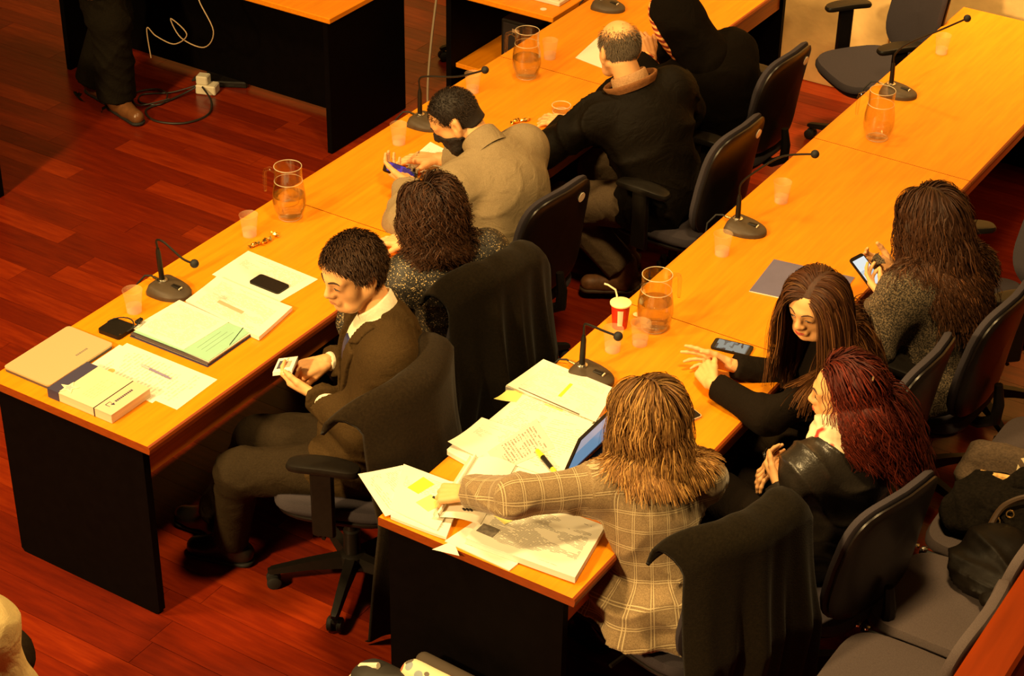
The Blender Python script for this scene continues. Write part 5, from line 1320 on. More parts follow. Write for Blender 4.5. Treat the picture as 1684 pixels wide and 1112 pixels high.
# ------------------------------------------------------------------ the people
SK1 = skin('skin_fair', (0.76, 0.40, 0.16)); SK2 = skin('skin_warm', (0.70, 0.36, 0.14)); SK3 = skin('skin_tan', (0.60, 0.29, 0.11))
def cloth(name, col, rough=0.85, var=0.18, scale=200, bump=0.25, bscale=350, sheen=0.03, spec=0.07): return mat(name, col, rough, spec=spec, var=var, scale=scale, bump=bump, bscale=bscale, sheen=0.0, wrinkle=0.35)
M_SUIT = cloth('charcoal_suit', (0.045, 0.026, 0.009), sheen=0.1)
M_TROUSER = cloth('dark_trousers', (0.024, 0.016, 0.008))
M_SHIRT = cloth('white_shirt', (0.78, 0.70, 0.52), 0.8, 0.03)
M_BLACKCLOTH = cloth('black_knit', (0.009, 0.0062, 0.004), 0.95, 0.2, 300, sheen=0.1)
M_SHOE = mat('black_leather_shoe', (0.014, 0.011, 0.009), 0.3, spec=0.5)

# --- man in the suit
p = Person('man in charcoal suit, white shirt and blue tie reading cards in his hands', (1.165, 0.600, 0.53), (1.172, 0.690, 1.045), (-0.70, -0.71), (1.088, 0.642, 1.208), (-0.32, -0.92, -0.20),
    arms=(((0.985, 0.545, 0.735), (1.30, 0.42, 0.60)), ((0.930, 0.690, 0.775), (1.05, 0.98, 0.70))),
    legs=(((0.700, 0.385, 0.095), (0.75, 0.15, 0.8), (-0.95, -0.3)), ((0.55, 0.47, 0.095), (0.6, 0.45, 0.8), (-0.98, -0.1))),
    pf=(-0.92, -0.40), sk=SK1, bulk=1.08, jaw=1.12, full=1.08, nose=1.05, headscale=1.02,
    hands=(dict(d=(-0.80, -0.02, 0.10), n=(0.25, 0.70, 0.65), curl=((0.35, 0.7, 0.4), (0.45, 0.8, 0.4), (0.55, 0.85, 0.4), (0.65, 0.9, 0.4)), thumb=(0.85, 0.45, 0.15, 0.15)),
           dict(d=(-0.55, -0.75, -0.15), n=(-0.25, 0.0, -0.95), curl=((0.9, 1.2, 0.6), (1.0, 1.3, 0.6), (1.1, 1.3, 0.6), (1.1, 1.3, 0.6)), thumb=(0.9, 0.35, 0.3, 0.25))))
TF = p.TF; NK = p.neck
def loc3(X, o=NK, F=TF): q = (X - o) @ F.T; return q[..., 0], q[..., 1], q[..., 2]
def vee(X):
    x, y, z = loc3(X); w = 0.008 + 0.062 * np.clip((z + 0.34) / 0.34, 0, 1.3)
    return -np.maximum(np.maximum(np.abs(x) - w, 0.02 - y), -0.36 - z)
def strip(hw0, hw1, z0, z1, y0=0.0, xc=lambda z: 0):
    def g(X):
        x, y, z = loc3(X); t = np.clip((z - z0) / (z1 - z0), 0, 1); w = hw0 + (hw1 - hw0) * t
        return np.maximum(np.maximum(np.abs(x - xc(z)) - w, y0 - y), np.maximum(z0 - z, z - z1))
    return g
p.top('shirt', M_SHIRT, 0.008, 0.009, disp=(0.002, 14, 3.0), cuff=-0.002, neckcut=0.05, wrist=-0.006)
bx0 = NK - 0.30; bx1 = NK + 0.30
v, q = solid(p.T, 0.006, 0.050, 0.0155, [strip(0.020, 0.026, -0.34, -0.075, 0.02)], box=(bx0 - V(0, 0, .2), bx1)); cloth_part(p.root, 'tie', v, q, mat('navy_tie', (0.02, 0.022, 0.075), 0.5, var=0.15, scale=80))
p.top('suit_jacket', M_SUIT, 0.020, 0.0075, disp=(0.007, 15, 1.0), cuff=0.012, neckcut=0.022, cuts=[vee], extra=[cap(p.hip[0], p.hip[0] + (p.kn[0] - p.hip[0]) * 0.3, 0.09, 0.085), cap(p.hip[1], p.hip[1] + (p.kn[1] - p.hip[1]) * 0.3, 0.09, 0.085)])
def lapel(X):
    x, y, z = loc3(X); w = 0.008 + 0.062 * np.clip((z + 0.34) / 0.34, 0, 1.3); ax_ = np.abs(x)
    wid = 0.048 * np.clip((z + 0.36) / 0.24, 0, 1); notch = np.maximum(0, 0.020 - np.abs(z + 0.075)) * 2.2
    return np.maximum(np.maximum(w - 0.004 - ax_, ax_ - w - wid + notch), np.maximum(-0.34 - z, np.maximum(z - 0.01, 0.01 - y)))
v, q = solid(p.T, 0.006, 0.050, 0.0300, [lapel], box=(bx0 - V(0, 0, .2), bx1)); cloth_part(p.root, 'lapels', v, q, M_SUIT)
# shirt collar as a folded band
nd = nrm(p.g(0, -0.03, -0.05) - NK); cfm = frame(TF[1], nd); ring = []
for rr, zz in ((0.066, 0.005), (0.0665, 0.055), (0.063, 0.062), (0.0605, 0.055), (0.061, 0.005)):
    ring.append([NK + nd * (zz - 0.002 + 0.012 * (-math.cos(a)) ) + cfm[0] * rr * 1.04 * math.sin(a) + cfm[1] * rr * 1.05 * math.cos(a) - np.array(p.root.location) + cfm[1] * 0.004 for a in np.linspace(0.16, 2 * PI - 0.16, 40)])
MB().grid(np.array(ring)).build('shirt_collar', M_SHIRT, p.root, True, sharp=None)
p.trousers(M_TROUSER); p.shoes(M_SHOE)
p.face((0.035, 0.018, 0.008), (0.50, 0.20, 0.08), 'down', 0.020, 0.0036, 0.004)
hair_cap(p.root, p.head, p.HF, p.hs, (0.022, 0.011, 0.006), 0.009, hairline=-0.004)
def mdir(loc, rg): return np.stack([0.75 + 0.5 * np.clip((loc[:, 1] - 0.02) / 0.04, 0, 1) - 9 * np.clip(-loc[:, 0] - 0.045, 0, 1), 0.25 - 0.55 * np.clip((loc[:, 1] - 0.02) / 0.04, 0, 1) - 5 * np.clip(0.03 - loc[:, 2], 0, 0.1), -0.25 - 4.0 * np.clip(0.05 - loc[:, 2], 0, 1)], -1) + rg.normal(0, 0.10, loc.shape)
make_hair(p.root, p.head, p.HF, 5200, 0.046, (0.030, 0.014, 0.007), (0.046, 0.022, 0.010), [], p.hs, wave=0.0, thick=(0.0017, 0.0008), layer=0.011, hairline=-0.002, cullface=False, T=6, down_k=0.10, name="hair", dirfn=mdir, mat_=M_HAIRDULL, maskfn=lambda L_: ~((np.abs(L_[:, 0]) > 0.045) & (L_[:, 1] > -0.05) & (L_[:, 2] < 0.030)))
def collar(p, name, m, r0, r1, h0, h1, open_=0.0, tilt=0.012, back=0.0, th=0.006, axis=None):
    nd = nrm(p.g(0, -0.03, -0.05) - p.neck) if axis is None else nrm(axis); F = frame(p.TF[1], nd); ring = []
    for rr, zz in ((r0, h0), ((r0 + r1) / 2, (h0 + h1) / 2), (r1, h1), (r1 - th * 0.5, h1 + th * 0.5), (r1 - th, h1), ((r0 + r1) / 2 - th, (h0 + h1) / 2), (r0 - th, h0)):
        ring.append([p.neck + nd * (zz - tilt * math.cos(a)) + F[0] * rr * 1.06 * math.sin(a) + F[1] * (rr * math.cos(a) - back) - np.array(p.root.location) for a in np.linspace(open_, 2 * PI - open_, 44)])
    return MB().grid(np.array(ring)).build(name, m, p.root, True, sharp=None)

# --- woman in the glitter jacket
def glitter():
    m, nt, b = nodes_of('glitter_knit'); N = nt.nodes; L = nt.links
    tc = N.new('ShaderNodeTexCoord'); v = N.new('ShaderNodeTexVoronoi'); v.inputs['Scale'].default_value = 320; L.new(tc.outputs['Object'], v.inputs['Vector'])
    s = N.new('ShaderNodeSeparateColor'); L.new(v.outputs['Color'], s.inputs[0])
    r = N.new('ShaderNodeValToRGB'); r.color_ramp.interpolation = 'CONSTANT'; e = r.color_ramp.elements
    e[0].color = (0.012, 0.010, 0.008, 1); e[1].position = 0.80; e[1].color = (0.09, 0.07, 0.04, 1); x = e.new(0.93); x.color = (0.5, 0.36, 0.17, 1)
    L.new(s.outputs[0], r.inputs[0]); L.new(r.outputs[0], b.inputs['Base Color']); b.inputs['Roughness'].default_value = 0.6
    return m
p = Person('woman with dark wavy bob in black glitter jacket, seen from behind', (1.03, 1.345, 0.52), (1.035, 1.260, 0.985), (-0.80, 0.60), (0.985, 1.250, 1.125), (-0.86, 0.35, -0.36),
    arms=(((0.66, 1.20, 0.79), (0.90, 1.02, 0.75)), ((0.70, 1.50, 0.79), (0.95, 1.55, 0.70))),
    legs=(((0.55, 1.28, 0.095), (0.5, 1.25, 0.9), (-1, 0)), ((0.55, 1.48, 0.095), (0.5, 1.45, 0.9), (-1, 0))),
    scale=0.94, female=True, pf=(-0.98, 0.16), sk=SK1, hands=(dict(d=(-1, 0.2, -0.1), n=(0, 0, -1), curl=(0.2, 0.3, 0.2)), dict(d=(-1, -0.2, -0.1), n=(0, 0, -1), curl=(0.2, 0.3, 0.2))))
p.top('glitter_jacket', glitter(), 0.020, 0.009, disp=(0.005, 15, 4.0), neckcut=0.02); p.trousers(M_TROUSER); p.shoes(M_SHOE)
p.face((0.03, 0.015, 0.01), (0.45, 0.15, 0.09), 'down')
hair_cap(p.root, p.head, p.HF, p.hs, (0.022, 0.010, 0.006), 0.004)
make_hair(p.root, p.head, p.HF, 6500, 0.175, (0.032, 0.014, 0.008), (0.050, 0.021, 0.010), p.colliders(0.022), p.hs, part=0.012, wave=0.014, wfreq=3.2, thick=(0.0020, 0.0013), layer=0.034, hairline=0.014, T=16, down_k=0.24, streak=((0.075, 0.030, 0.013), 0.12))

# --- bearded man in the fleece
M_FLEECE = cloth('tan_fleece', (0.255, 0.190, 0.105), 0.95, 0.12, 260, 0.4, 420, 0.3)
p = Person('bearded man in tan fleece leaning over the table', (0.885, 1.955, 0.53), (0.775, 1.925, 1.025), (-0.95, 0.20), (0.628, 1.925, 1.118), (-0.72, -0.34, -0.60),
    arms=(((0.44, 1.885, 0.80), (0.70, 1.60, 0.80)), ((0.40, 2.13, 0.79), (0.75, 2.30, 0.78))),
    legs=(((0.50, 1.86, 0.095), (0.4, 1.8, 0.9), (-1, 0)), ((0.50, 2.06, 0.095), (0.4, 2.1, 0.9), (-1, 0))),
    pf=(-1, 0.08), sk=SK2, bulk=1.12, bow=0.05, shw=0.185,
    hands=(dict(d=(-0.95, 0.30, 0.05), n=(0.1, 0.3, 0.95), curl=((0.4, 0.6, 0.3),) * 4, thumb=(0.75, 0.5, 0.3, 0.2)), dict(d=(-0.9, -0.35, -0.05), n=(0, 0, -1), curl=(0.2, 0.35, 0.2))))
p.top('fleece', M_FLEECE, 0.024, 0.009, disp=(0.007, 14, 5.0, (0.5, -0.6, 0.7)), neckcut=0.035)
collar(p, 'fleece_collar', M_FLEECE, 0.086, 0.073, -0.015, 0.062, 0.3, 0.004, 0.004, 0.014)
p.trousers(M_TROUSER); p.shoes(M_SHOE); p.face((0.02, 0.011, 0.007), (0.4, 0.15, 0.08), 'down')
hair_cap(p.root, p.head, p.HF, p.hs, (0.016, 0.010, 0.007), 0.0035, hairline=0.004, lowz=-0.055)
def bdir(loc, rg): return np.stack([0 * loc[:, 0], -0.5 + 0 * loc[:, 0], -0.6 + 0 * loc[:, 0]], -1) + rg.normal(0, 0.2, loc.shape)
make_hair(p.root, p.head, p.HF, 5200, 0.014, (0.020, 0.012, 0.008), (0.030, 0.018, 0.011), [], p.hs, wave=0.0, thick=(0.0011, 0.0005), layer=0.005, hairline=0.008, T=4, down_k=0.05, dirfn=bdir, lowz=-0.062, mat_=M_HAIRDULL)
hp_, g_ = head_prims(p.head, p.HF, p.hs)
def beardcut(X):
    q_ = (X - p.head) @ p.HF.T / p.hs
    return np.maximum(np.maximum(q_[..., 2] + 0.030 + 0.45 * np.clip(0.05 - q_[..., 1], -0.1, 0.055), -0.012 - q_[..., 1]), -np.maximum(np.abs(q_[..., 0]) - 0.024, np.abs(q_[..., 2] + 0.058) - 0.014) - 0.02 * (q_[..., 1] < 0.07))
v, q = solid([x for x in hp_ if x[0] != 'sub'] + [cap(g_(0.02, 0.06, -0.105), g_(-0.02, 0.06, -0.105), 0.022)], 0.005, 0.016, 0.007, [beardcut], dispfn=lambda X: 0.003 * np.sin(X[..., 0] * 300) * np.sin(X[..., 1] * 270) * np.sin(X[..., 2] * 310))
cloth_part(p.root, 'beard', v, q, mat('dark_beard', (0.013, 0.008, 0.006), 0.8, var=0.4, scale=250, bump=0.6, bscale=400))
ph = smartphone('smartphone glowing violet in the hand of the bearded man', 0.365, 1.920, 0.0, 0.810, screen_mat('violet_screen', (0.05, 0.02, 0.22), (0.14, 0.05, 0.6), 0.6, 20), tilt=(Vector((0, 0, 1)).rotation_difference(Vector((0.35, 0.05, 0.93))) @ Matrix.Rotation(0.5, 4, 'Z').to_quaternion()))

# --- bald man in the black jacket
M_BLKJ = cloth('black_jacket', (0.0052, 0.0034, 0.0017), 0.66, 0.15, 120, 0.1, 200, 0.1, 0.10)
M_KHAKI = cloth('khaki_trousers', (0.105, 0.072, 0.042), 0.9)
p = Person('bald man in black jacket with brown collar, seen from behind', (1.125, 2.785, 0.53), (0.945, 2.755, 1.025), (-0.72, 0.60), (0.868, 2.775, 1.160), (-0.80, 0.52, -0.30),
    arms=(((0.668, 2.730, 0.785), (0.62, 2.45, 0.70)), ((0.80, 3.06, 0.80), (1.1, 3.2, 0.70))),
    legs=(((0.965, 2.760, 0.130), (0.62, 2.62, 0.60), (-0.82, -0.52)), ((0.82, 3.0, 0.095), (0.55, 2.9, 0.7), (-1, 0))),
    pf=(-0.92, 0.1), sk=SK1, bulk=1.08, bow=0.03, shw=0.160, headscale=1.0,
    hands=(dict(d=(-0.85, 0.05, -0.12), n=(0.0, 0.15, -1), curl=((0.1, 0.3, 0.2), (0.15, 0.35, 0.2), (0.2, 0.4, 0.2), (0.2, 0.4, 0.2)), spread=0.12), dict(d=(-0.9, -0.4, -0.05), n=(0, 0, -1), curl=(0.2, 0.3, 0.2))))
p.top('black_jacket', M_BLKJ, 0.022, 0.0085, disp=(0.014, 10, 7.0, (0.7, -0.3, 0.75)), neckcut=0.008, extra=[cap(p.hip[0], p.hip[0] + (p.kn[0] - p.hip[0]) * 0.2, 0.10, 0.09), cap(p.hip[1], p.hip[1] + (p.kn[1] - p.hip[1]) * 0.2, 0.10, 0.09)])
M_BRC = cloth('brown_collar', (0.20, 0.085, 0.030), 0.9)
collar(p, 'jacket_collar', M_BRC, 0.100, 0.112, -0.005, 0.026, 0.5, 0.006, 0.014, 0.010)
collar(p, 'shirt_collar', cloth('tan_shirt', (0.42, 0.24, 0.11), 0.85), 0.076, 0.072, 0.0, 0.050, 0.3, 0.010, 0.010, 0.008)
p.trousers(M_KHAKI, 0.016, 0.009, disp=(0.010, 12, 9.0), ankle=-0.04, flare=0.022)
M_BOOT = mat('brown_boot', (0.145, 0.062, 0.022), 0.55, var=0.3, scale=40, bump=0.2)
p.shoes(M_BOOT, mat('boot_sole', (0.05, 0.028, 0.014), 0.7), high=0.05, length=0.20)
p.face((0.10, 0.07, 0.045), (0.45, 0.17, 0.1), 'down')
make_hair(p.root, p.head, p.HF, 5000, 0.020, (0.085, 0.062, 0.042), (0.16, 0.12, 0.08), [], p.hs, wave=0.0, thick=(0.0010, 0.0005), layer=0.005, hairline=0.004, T=4, down_k=0.15, dirfn=bdir, lowz=-0.068, mat_=M_HAIRDULL, maskfn=lambda L_: (L_[:, 2] < 0.052 + 0.020 * np.random.default_rng(3).normal(size=len(L_))) & (L_[:, 1] < 0.035))

# --- hooded man
M_HOOD = cloth('black_hoodie', (0.0045, 0.003, 0.0016), 0.95, 0.15, 250, 0.3, 380, 0.2)
p = Person('person in black hoodie, hood up with orange striped lining', (1.06, 3.53, 0.53), (0.955, 3.330, 0.965), (-0.80, 0.42), (0.848, 3.300, 1.105), (-0.88, -0.10, -0.42),
    arms=(((0.725, 3.33, 0.865), (0.95, 3.05, 0.70)), ((0.60, 3.55, 0.80), (1.0, 3.75, 0.75))),
    legs=(((0.56, 3.42, 0.095), (0.5, 3.4, 0.9), (-1, 0)), ((0.56, 3.65, 0.095), (0.5, 3.6, 0.9), (-1, 0))),
    pf=(-1, 0.05), sk=SK3, bulk=1.10, bow=0.05, shw=0.17, sh_off=((0, 0, 0), (0, 0, -0.05)),
    hands=(dict(d=(-0.45, 0.15, 0.75), n=(-0.6, 0.4, -0.3), curl=((0.8, 1.1, 0.5),) * 4), dict(d=(-0.9, -0.3, -0.05), n=(0, 0, -1), curl=(0.3, 0.4, 0.2))))
p.top('hoodie', M_HOOD, 0.030, 0.0095, disp=(0.008, 10, 8.0, (0.5, -0.3, 0.8)), neckcut=0.06, cuff=0.0)
p.trousers(M_TROUSER); p.shoes(M_SHOE); p.face((0.02, 0.012, 0.008), (0.4, 0.15, 0.09), 'down')
hair_cap(p.root, p.head, p.HF, p.hs, (0.015, 0.01, 0.007), 0.008)
HO = [ell(p.g(0, -0.012, 0.030), p.HF, V(0.080, 0.100, 0.092)), ell(p.g(0, 0.0, -0.05), p.HF, V(0.078, 0.088, 0.085)), cap(p.g(0, -0.045, -0.05), p.neck + V(0.02, 0, -0.02), 0.075, 0.115)]
hoodcut = lambda X, y0=0.062: ((X - p.head) @ p.HF[1]) - y0 - 0.25 * ((X - p.head) @ p.HF[2])
v, q = solid(HO, 0.008, 0.06, 0.016, [hoodcut], (0.006, 14, 3.0)); cloth_part(p.root, 'hood', v, q, M_HOOD)
def lining_mat():
    m, nt, b = nodes_of('striped_lining'); N = nt.nodes; L = nt.links
    tc = N.new('ShaderNodeTexCoord'); w = N.new('ShaderNodeTexWave'); w.inputs['Scale'].default_value = 14; w.bands_direction = 'Z'; w.inputs['Distortion'].default_value = 0.6; L.new(tc.outputs['Object'], w.inputs['Vector'])
    r = N.new('ShaderNodeValToRGB'); e = r.color_ramp.elements; e[0].position = 0.35; e[0].color = (0.22, 0.022, 0.006, 1); e[1].position = 0.55; e[1].color = (0.75, 0.20, 0.025, 1); x = e.new(0.9); x.color = (0.8, 0.42, 0.12, 1)
    L.new(w.outputs[0], r.inputs[0]); L.new(r.outputs[0], b.inputs['Base Color']); b.inputs['Roughness'].default_value = 0.8
    return m
M_LIN = lining_mat()
v, q = solid(HO[:2] + [cap(p.g(0, 0.0, -0.08), p.g(0, 0.03, -0.13), 0.08, 0.06)], 0.007, 0.06, 0.0190, [lambda X: hoodcut(X, 0.078), lambda X: -hoodcut(X, 0.048)]); cloth_part(p.root, 'hood_lining', v, q, M_LIN)
dv = nrm(p.wr[0] - p.el[0]); v, q = solid([cap(p.wr[0] - dv * 0.03, p.wr[0] + dv * 0.03, 0.047, 0.046)], 0.006, 0.02, 0.0, [plane_cut(p.wr[0] + dv * 0.012, dv, 0.2), plane_cut(p.wr[0] - dv * 0.022, -dv, 0.2)]); cloth_part(p.root, 'striped_cuff', v, q, M_LIN)

# --- person standing at the far left (seen below the hips)
p = Person('person standing in dark trousers and brown leather shoes', (-2.25, 2.97, 0.92), (-2.22, 2.97, 1.43), (1, -0.15), (-2.17, 2.96, 1.59), (0.95, -0.15, -0.1),
    arms=(((-2.14, 3.24, 0.85), (-2.4, 3.3, 1.1)), ((-2.14, 2.70, 0.85), (-2.4, 2.6, 1.1))),
    legs=(((-2.36, 2.985, 0.095), (-1.9, 3.05, 0.5), (1, -0.25)), ((-2.135, 2.905, 0.095), (-1.8, 2.9, 0.5), (0.96, -0.28))), sk=SK2, bulk=1.05,
    hands=(dict(d=(0.2, 0, -1), n=(0.3, -1, 0), curl=(0.3, 0.5, 0.3)), dict(d=(0.2, 0, -1), n=(0.3, 1, 0), curl=(0.3, 0.5, 0.3))))
p.top('dark_jacket', M_SUIT, 0.022, 0.011, disp=(0.006, 12, 2.0))
p.trousers(cloth('black_trousers', (0.009, 0.007, 0.004)), 0.032, 0.010, disp=(0.010, 12, 4.0), flare=0.034, ankle=0.005)
p.shoes(mat('brown_leather_shoe', (0.16, 0.065, 0.022), 0.3, var=0.2, scale=25), length=0.225); p.face((0.02, 0.012, 0.008), (0.4, 0.15, 0.09), 'open')
hair_cap(p.root, p.head, p.HF, p.hs, (0.02, 0.012, 0.008), 0.008)

# --- blonde woman in the plaid blazer
def plaid_mat():
    m, nt, b = nodes_of('plaid_wool'); N = nt.nodes; L = nt.links
    at = N.new('ShaderNodeAttribute'); at.attribute_name = 'weave'; sp = N.new('ShaderNodeSeparateXYZ'); L.new(at.outputs['Vector'], sp.inputs[0])
    def mth(op, a, b_=None):
        x = N.new('ShaderNodeMath'); x.operation = op
        for i, k in enumerate((a, b_)):
            if k is None: continue
            if isinstance(k, (int, float)): x.inputs[i].default_value = k
            else: L.new(k, x.inputs[i])
        return x.outputs[0]
    def line(c, per, off, w): return mth('LESS_THAN', mth('ABSOLUTE', mth('SUBTRACT', mth('FRACT', mth('DIVIDE', c, per)), off)), w / per / 2)
    acc = None
    for c in (sp.outputs[0], sp.outputs[1]):
        for off in (0.40, 0.52):
            l_ = line(c, 0.058, off, 0.0024); acc = l_ if acc is None else mth('MAXIMUM', acc, l_)
    dk = mth('MAXIMUM', line(sp.outputs[0], 0.058, 0.46, 0.018), line(sp.outputs[1], 0.058, 0.46, 0.018))
    nz = N.new('ShaderNodeTexNoise'); nz.inputs['Scale'].default_value = 330; tc = N.new('ShaderNodeTexCoord'); L.new(tc.outputs['Object'], nz.inputs['Vector'])
    r = N.new('ShaderNodeValToRGB'); e = r.color_ramp.elements; e[0].position = 0.35; e[0].color = (0.165, 0.106, 0.046, 1); e[1].position = 0.65; e[1].color = (0.29, 0.20, 0.095, 1); L.new(nz.outputs[0], r.inputs[0])
    m1 = N.new('ShaderNodeMix'); m1.data_type = 'RGBA'; L.new(mth('MULTIPLY', dk, 0.22), m1.inputs[0]); L.new(r.outputs[0], m1.inputs[6]); m1.inputs[7].default_value = (0.09, 0.055, 0.028, 1)
    m2 = N.new('ShaderNodeMix'); m2.data_type = 'RGBA'; L.new(mth('MULTIPLY', acc, 0.62), m2.inputs[0]); L.new(m1.outputs[2], m2.inputs[6]); m2.inputs[7].default_value = (0.62, 0.50, 0.28, 1)
    L.new(m2.outputs[2], b.inputs['Base Color']); b.inputs['Roughness'].default_value = 0.9; b.inputs['Sheen Weight'].default_value = 0.2
    return m
def weave(ob, p):
    R0 = np.array(p.root.location); n = len(ob.data.vertices); co = np.zeros(n * 3, np.float32); ob.data.vertices.foreach_get('co', co); X = co.reshape(-1, 3) + R0
    dT = np.min([pdist(a, X) for a in p.T], 0); out = np.zeros((n, 3), np.float32)
    q = (X - p.pel) @ p.TF.T; out[:, 0] = np.arctan2(q[:, 0], -q[:, 1]) * 0.15; out[:, 1] = q[:, 2]
    for i in (0, 1):
        dA = np.min([pdist(a, X) for a in p.arms[i]], 0); m = dA < dT - 0.004
        up_seg = pdist(p.arms[i][0], X) < pdist(p.arms[i][1], X); L1 = np.linalg.norm(p.el[i] - p.sh[i])
        for sel, o_, e_, z0 in ((m & up_seg, p.sh[i], p.el[i], 0.0), (m & ~up_seg, p.el[i], p.wr[i], L1)):
            ax = nrm(e_ - o_); F = frame(np.cross(ax, V(0, 0, 1)) + 1e-6, ax); qq = (X[sel] - o_) @ F.T
            out[sel, 0] = np.arctan2(qq[:, 0], qq[:, 1]) * 0.052; out[sel, 1] = qq[:, 2] + z0
    at = ob.data.attributes.new('weave', 'FLOAT_VECTOR', 'POINT'); at.data.foreach_set('vector', out.ravel())
M_PLAID = plaid_mat()
p = Person('woman with blonde streaked hair in brown plaid blazer reaching for papers', (2.345, 0.480, 0.515), (2.278, 0.530, 0.995), (-0.62, 0.78), (2.238, 0.572, 1.128), (-0.88, 0.30, -0.38),
    arms=(((1.785, 0.262, 0.835), (1.95, 0.10, 0.97)), ((2.10, 0.80, 0.80), (2.35, 0.85, 0.75))),
    legs=(((1.95, 0.50, 0.095), (1.9, 0.4, 0.9), (-1, 0.2)), ((2.0, 0.72, 0.095), (1.9, 0.7, 0.9), (-1, 0.2))),
    scale=0.95, female=True, pf=(-0.95, 0.28), sk=SK1, sh_off=((0.0, -0.01, 0.0), (0, 0, 0)),
    hands=(dict(d=(-0.93, -0.22, -0.28), n=(0.1, 0.35, -0.92), curl=((0.75, 0.8, 0.4), (0.85, 0.9, 0.5), (0.95, 1.0, 0.5), (1.0, 1.0, 0.5)), thumb=(0.9, 0.2, 0.5, 0.2)), dict(d=(-0.9, 0.2, -0.15), n=(0, 0, -1), curl=(0.3, 0.5, 0.3))))
pl_ = p.PF
skirt = [ell(p.pel + V(0, 0, 0.055), np.array([pl_[0], pl_[1], V(0, 0, 1)]), V(0.200, 0.180, 0.085)), ell(p.pel + V(0, 0, -0.01), np.array([pl_[0], pl_[1], V(0, 0, 1)]), V(0.235, 0.220, 0.085))]
def pleats(X):
    q_ = (X - p.pel) @ pl_.T; a = np.arctan2(q_[..., 0], -q_[..., 1]); return 0.024 * np.sin(a * 6.0 + 0.6) * np.clip((0.10 - q_[..., 2]) / 0.12, 0, 1)
_old = folds
P_ = list(p.T) + skirt; c_ = [lambda X: (p.pel[2] - 0.015 + 0.02 * np.sin((X[..., 0] * 9))) - X[..., 2]]
for i in (0, 1):
    d_ = nrm(p.wr[i] - p.el[i]); P_ += [cap(p.sh[i], p.el[i], 0.054, 0.050), cap(p.el[i], p.wr[i] + d_ * 0.03, 0.049, 0.038)]; c_.append(plane_cut(p.wr[i] - d_ * 0.028, d_, 0.10))
nd = nrm(p.g(0, -0.03, -0.05) - p.neck); c_.append(plane_cut(p.neck + nd * 0.03, nd, 0.12))
v, q = solid(P_, 0.0075, 0.030, 0.014, c_, (0.0105, 14, 2.5), dispfn=pleats); ob = cloth_part(p.root, 'plaid_blazer', v, q, M_PLAID); weave(ob, p)
d_ = nrm(p.wr[0] - p.el[0]); v, q = solid([cap(p.wr[0] - d_ * 0.05, p.wr[0] + d_ * 0.0, 0.037, 0.036)], 0.006, 0.01, 0.0, [plane_cut(p.wr[0] - d_ * 0.020, d_, 0.2)]); cloth_part(p.root, 'shirt_cuff', v, q, M_SHIRT)
sd = nrm(np.cross(d_, V(0, 0, 1))); sd = sd if sd @ V(0.5, -0.8, 0) > 0 else -sd; dwn = np.cross(d_, sd); dwn = dwn if dwn[2] < 0 else -dwn
for k in range(3):
    c0_ = p.wr[0] - d_ * (0.045 + 0.017 * k) + nrm(sd * 0.88 + dwn * 0.45) * 0.0600 - np.array(p.root.location)
    MB().sphere((0, 0, 0), (0.0075, 0.0075, 0.003), 12, 6).xf(np.array([d_, np.cross(nrm(sd * 0.88 + dwn * 0.45), d_), nrm(sd * 0.88 + dwn * 0.45)]).T, c0_).build('sleeve_button', M_BLACK, p.root, True)
p.trousers(M_BLACKCLOTH, 0.014); p.shoes(M_SHOE); p.face((0.10, 0.05, 0.02), (0.5, 0.2, 0.11), 'down')
hair_cap(p.root, p.head, p.HF, p.hs, (0.10, 0.048, 0.016), 0.004)
make_hair(p.root, p.head, p.HF, 7000, 0.225, (0.115, 0.052, 0.016), (0.26, 0.125, 0.036), p.colliders(0.020), p.hs, part=-0.01, wave=0.008, wfreq=2.0, thick=(0.0019, 0.0011), layer=0.030, hairline=0.014, T=15, down_k=0.25, streak=((0.48, 0.26, 0.075), 0.28))

# --- woman with long brown hair
p = Person('woman with long brown hair in black sweater, hands clasped on the table', (2.475, 1.625, 0.51), (2.452, 1.500, 0.985), (-0.86, -0.50), (2.385, 1.432, 1.128), (-0.17, -0.96, -0.20),
    arms=(((2.105, 1.282, 0.795), (2.36, 1.15, 0.70)), ((2.105, 1.415, 0.795), (2.3, 1.6, 0.70))),
    legs=(((2.02, 1.50, 0.095), (1.95, 1.4, 0.9), (-1, 0)), ((2.02, 1.70, 0.095), (1.95, 1.7, 0.9), (-1, 0))),
    scale=0.95, female=True, pf=(-1, -0.05), sk=SK1, jaw=0.92, full=0.96,
    hands=(dict(d=(-0.72, 0.62, 0.10), n=(0.45, 0.55, -0.65), curl=((0.55, 0.6, 0.3),) * 4, thumb=(0.8, 0.4, 0.1, 0.2)), dict(d=(-0.97, -0.10, 0.06), n=(-0.1, -1.0, -0.25), curl=((0.08, 0.12, 0.1), (0.15, 0.2, 0.1), (0.3, 0.3, 0.2), (0.45, 0.4, 0.2)), spread=0.10)))
p.top('black_sweater', M_BLACKCLOTH, 0.014, 0.0085, disp=(0.005, 18, 6.0), neckcut=0.055, cuff=0.02)
p.trousers(M_TROUSER); p.shoes(M_SHOE); p.face((0.045, 0.02, 0.01), (0.50, 0.055, 0.04), 'down', 0.020, 0.0026)
hair_cap(p.root, p.head, p.HF, p.hs, (0.050, 0.018, 0.008), 0.004)
make_hair(p.root, p.head, p.HF, 7000, 0.40, (0.058, 0.020, 0.008), (0.14, 0.056, 0.018), p.colliders(0.016), p.hs, part=0.012, wave=0.005, wfreq=1.3, thick=(0.0018, 0.0010), layer=0.022, hairline=0.006, T=20, down_k=0.26, fwdbias=-0.35, streak=((0.20, 0.085, 0.026), 0.12))

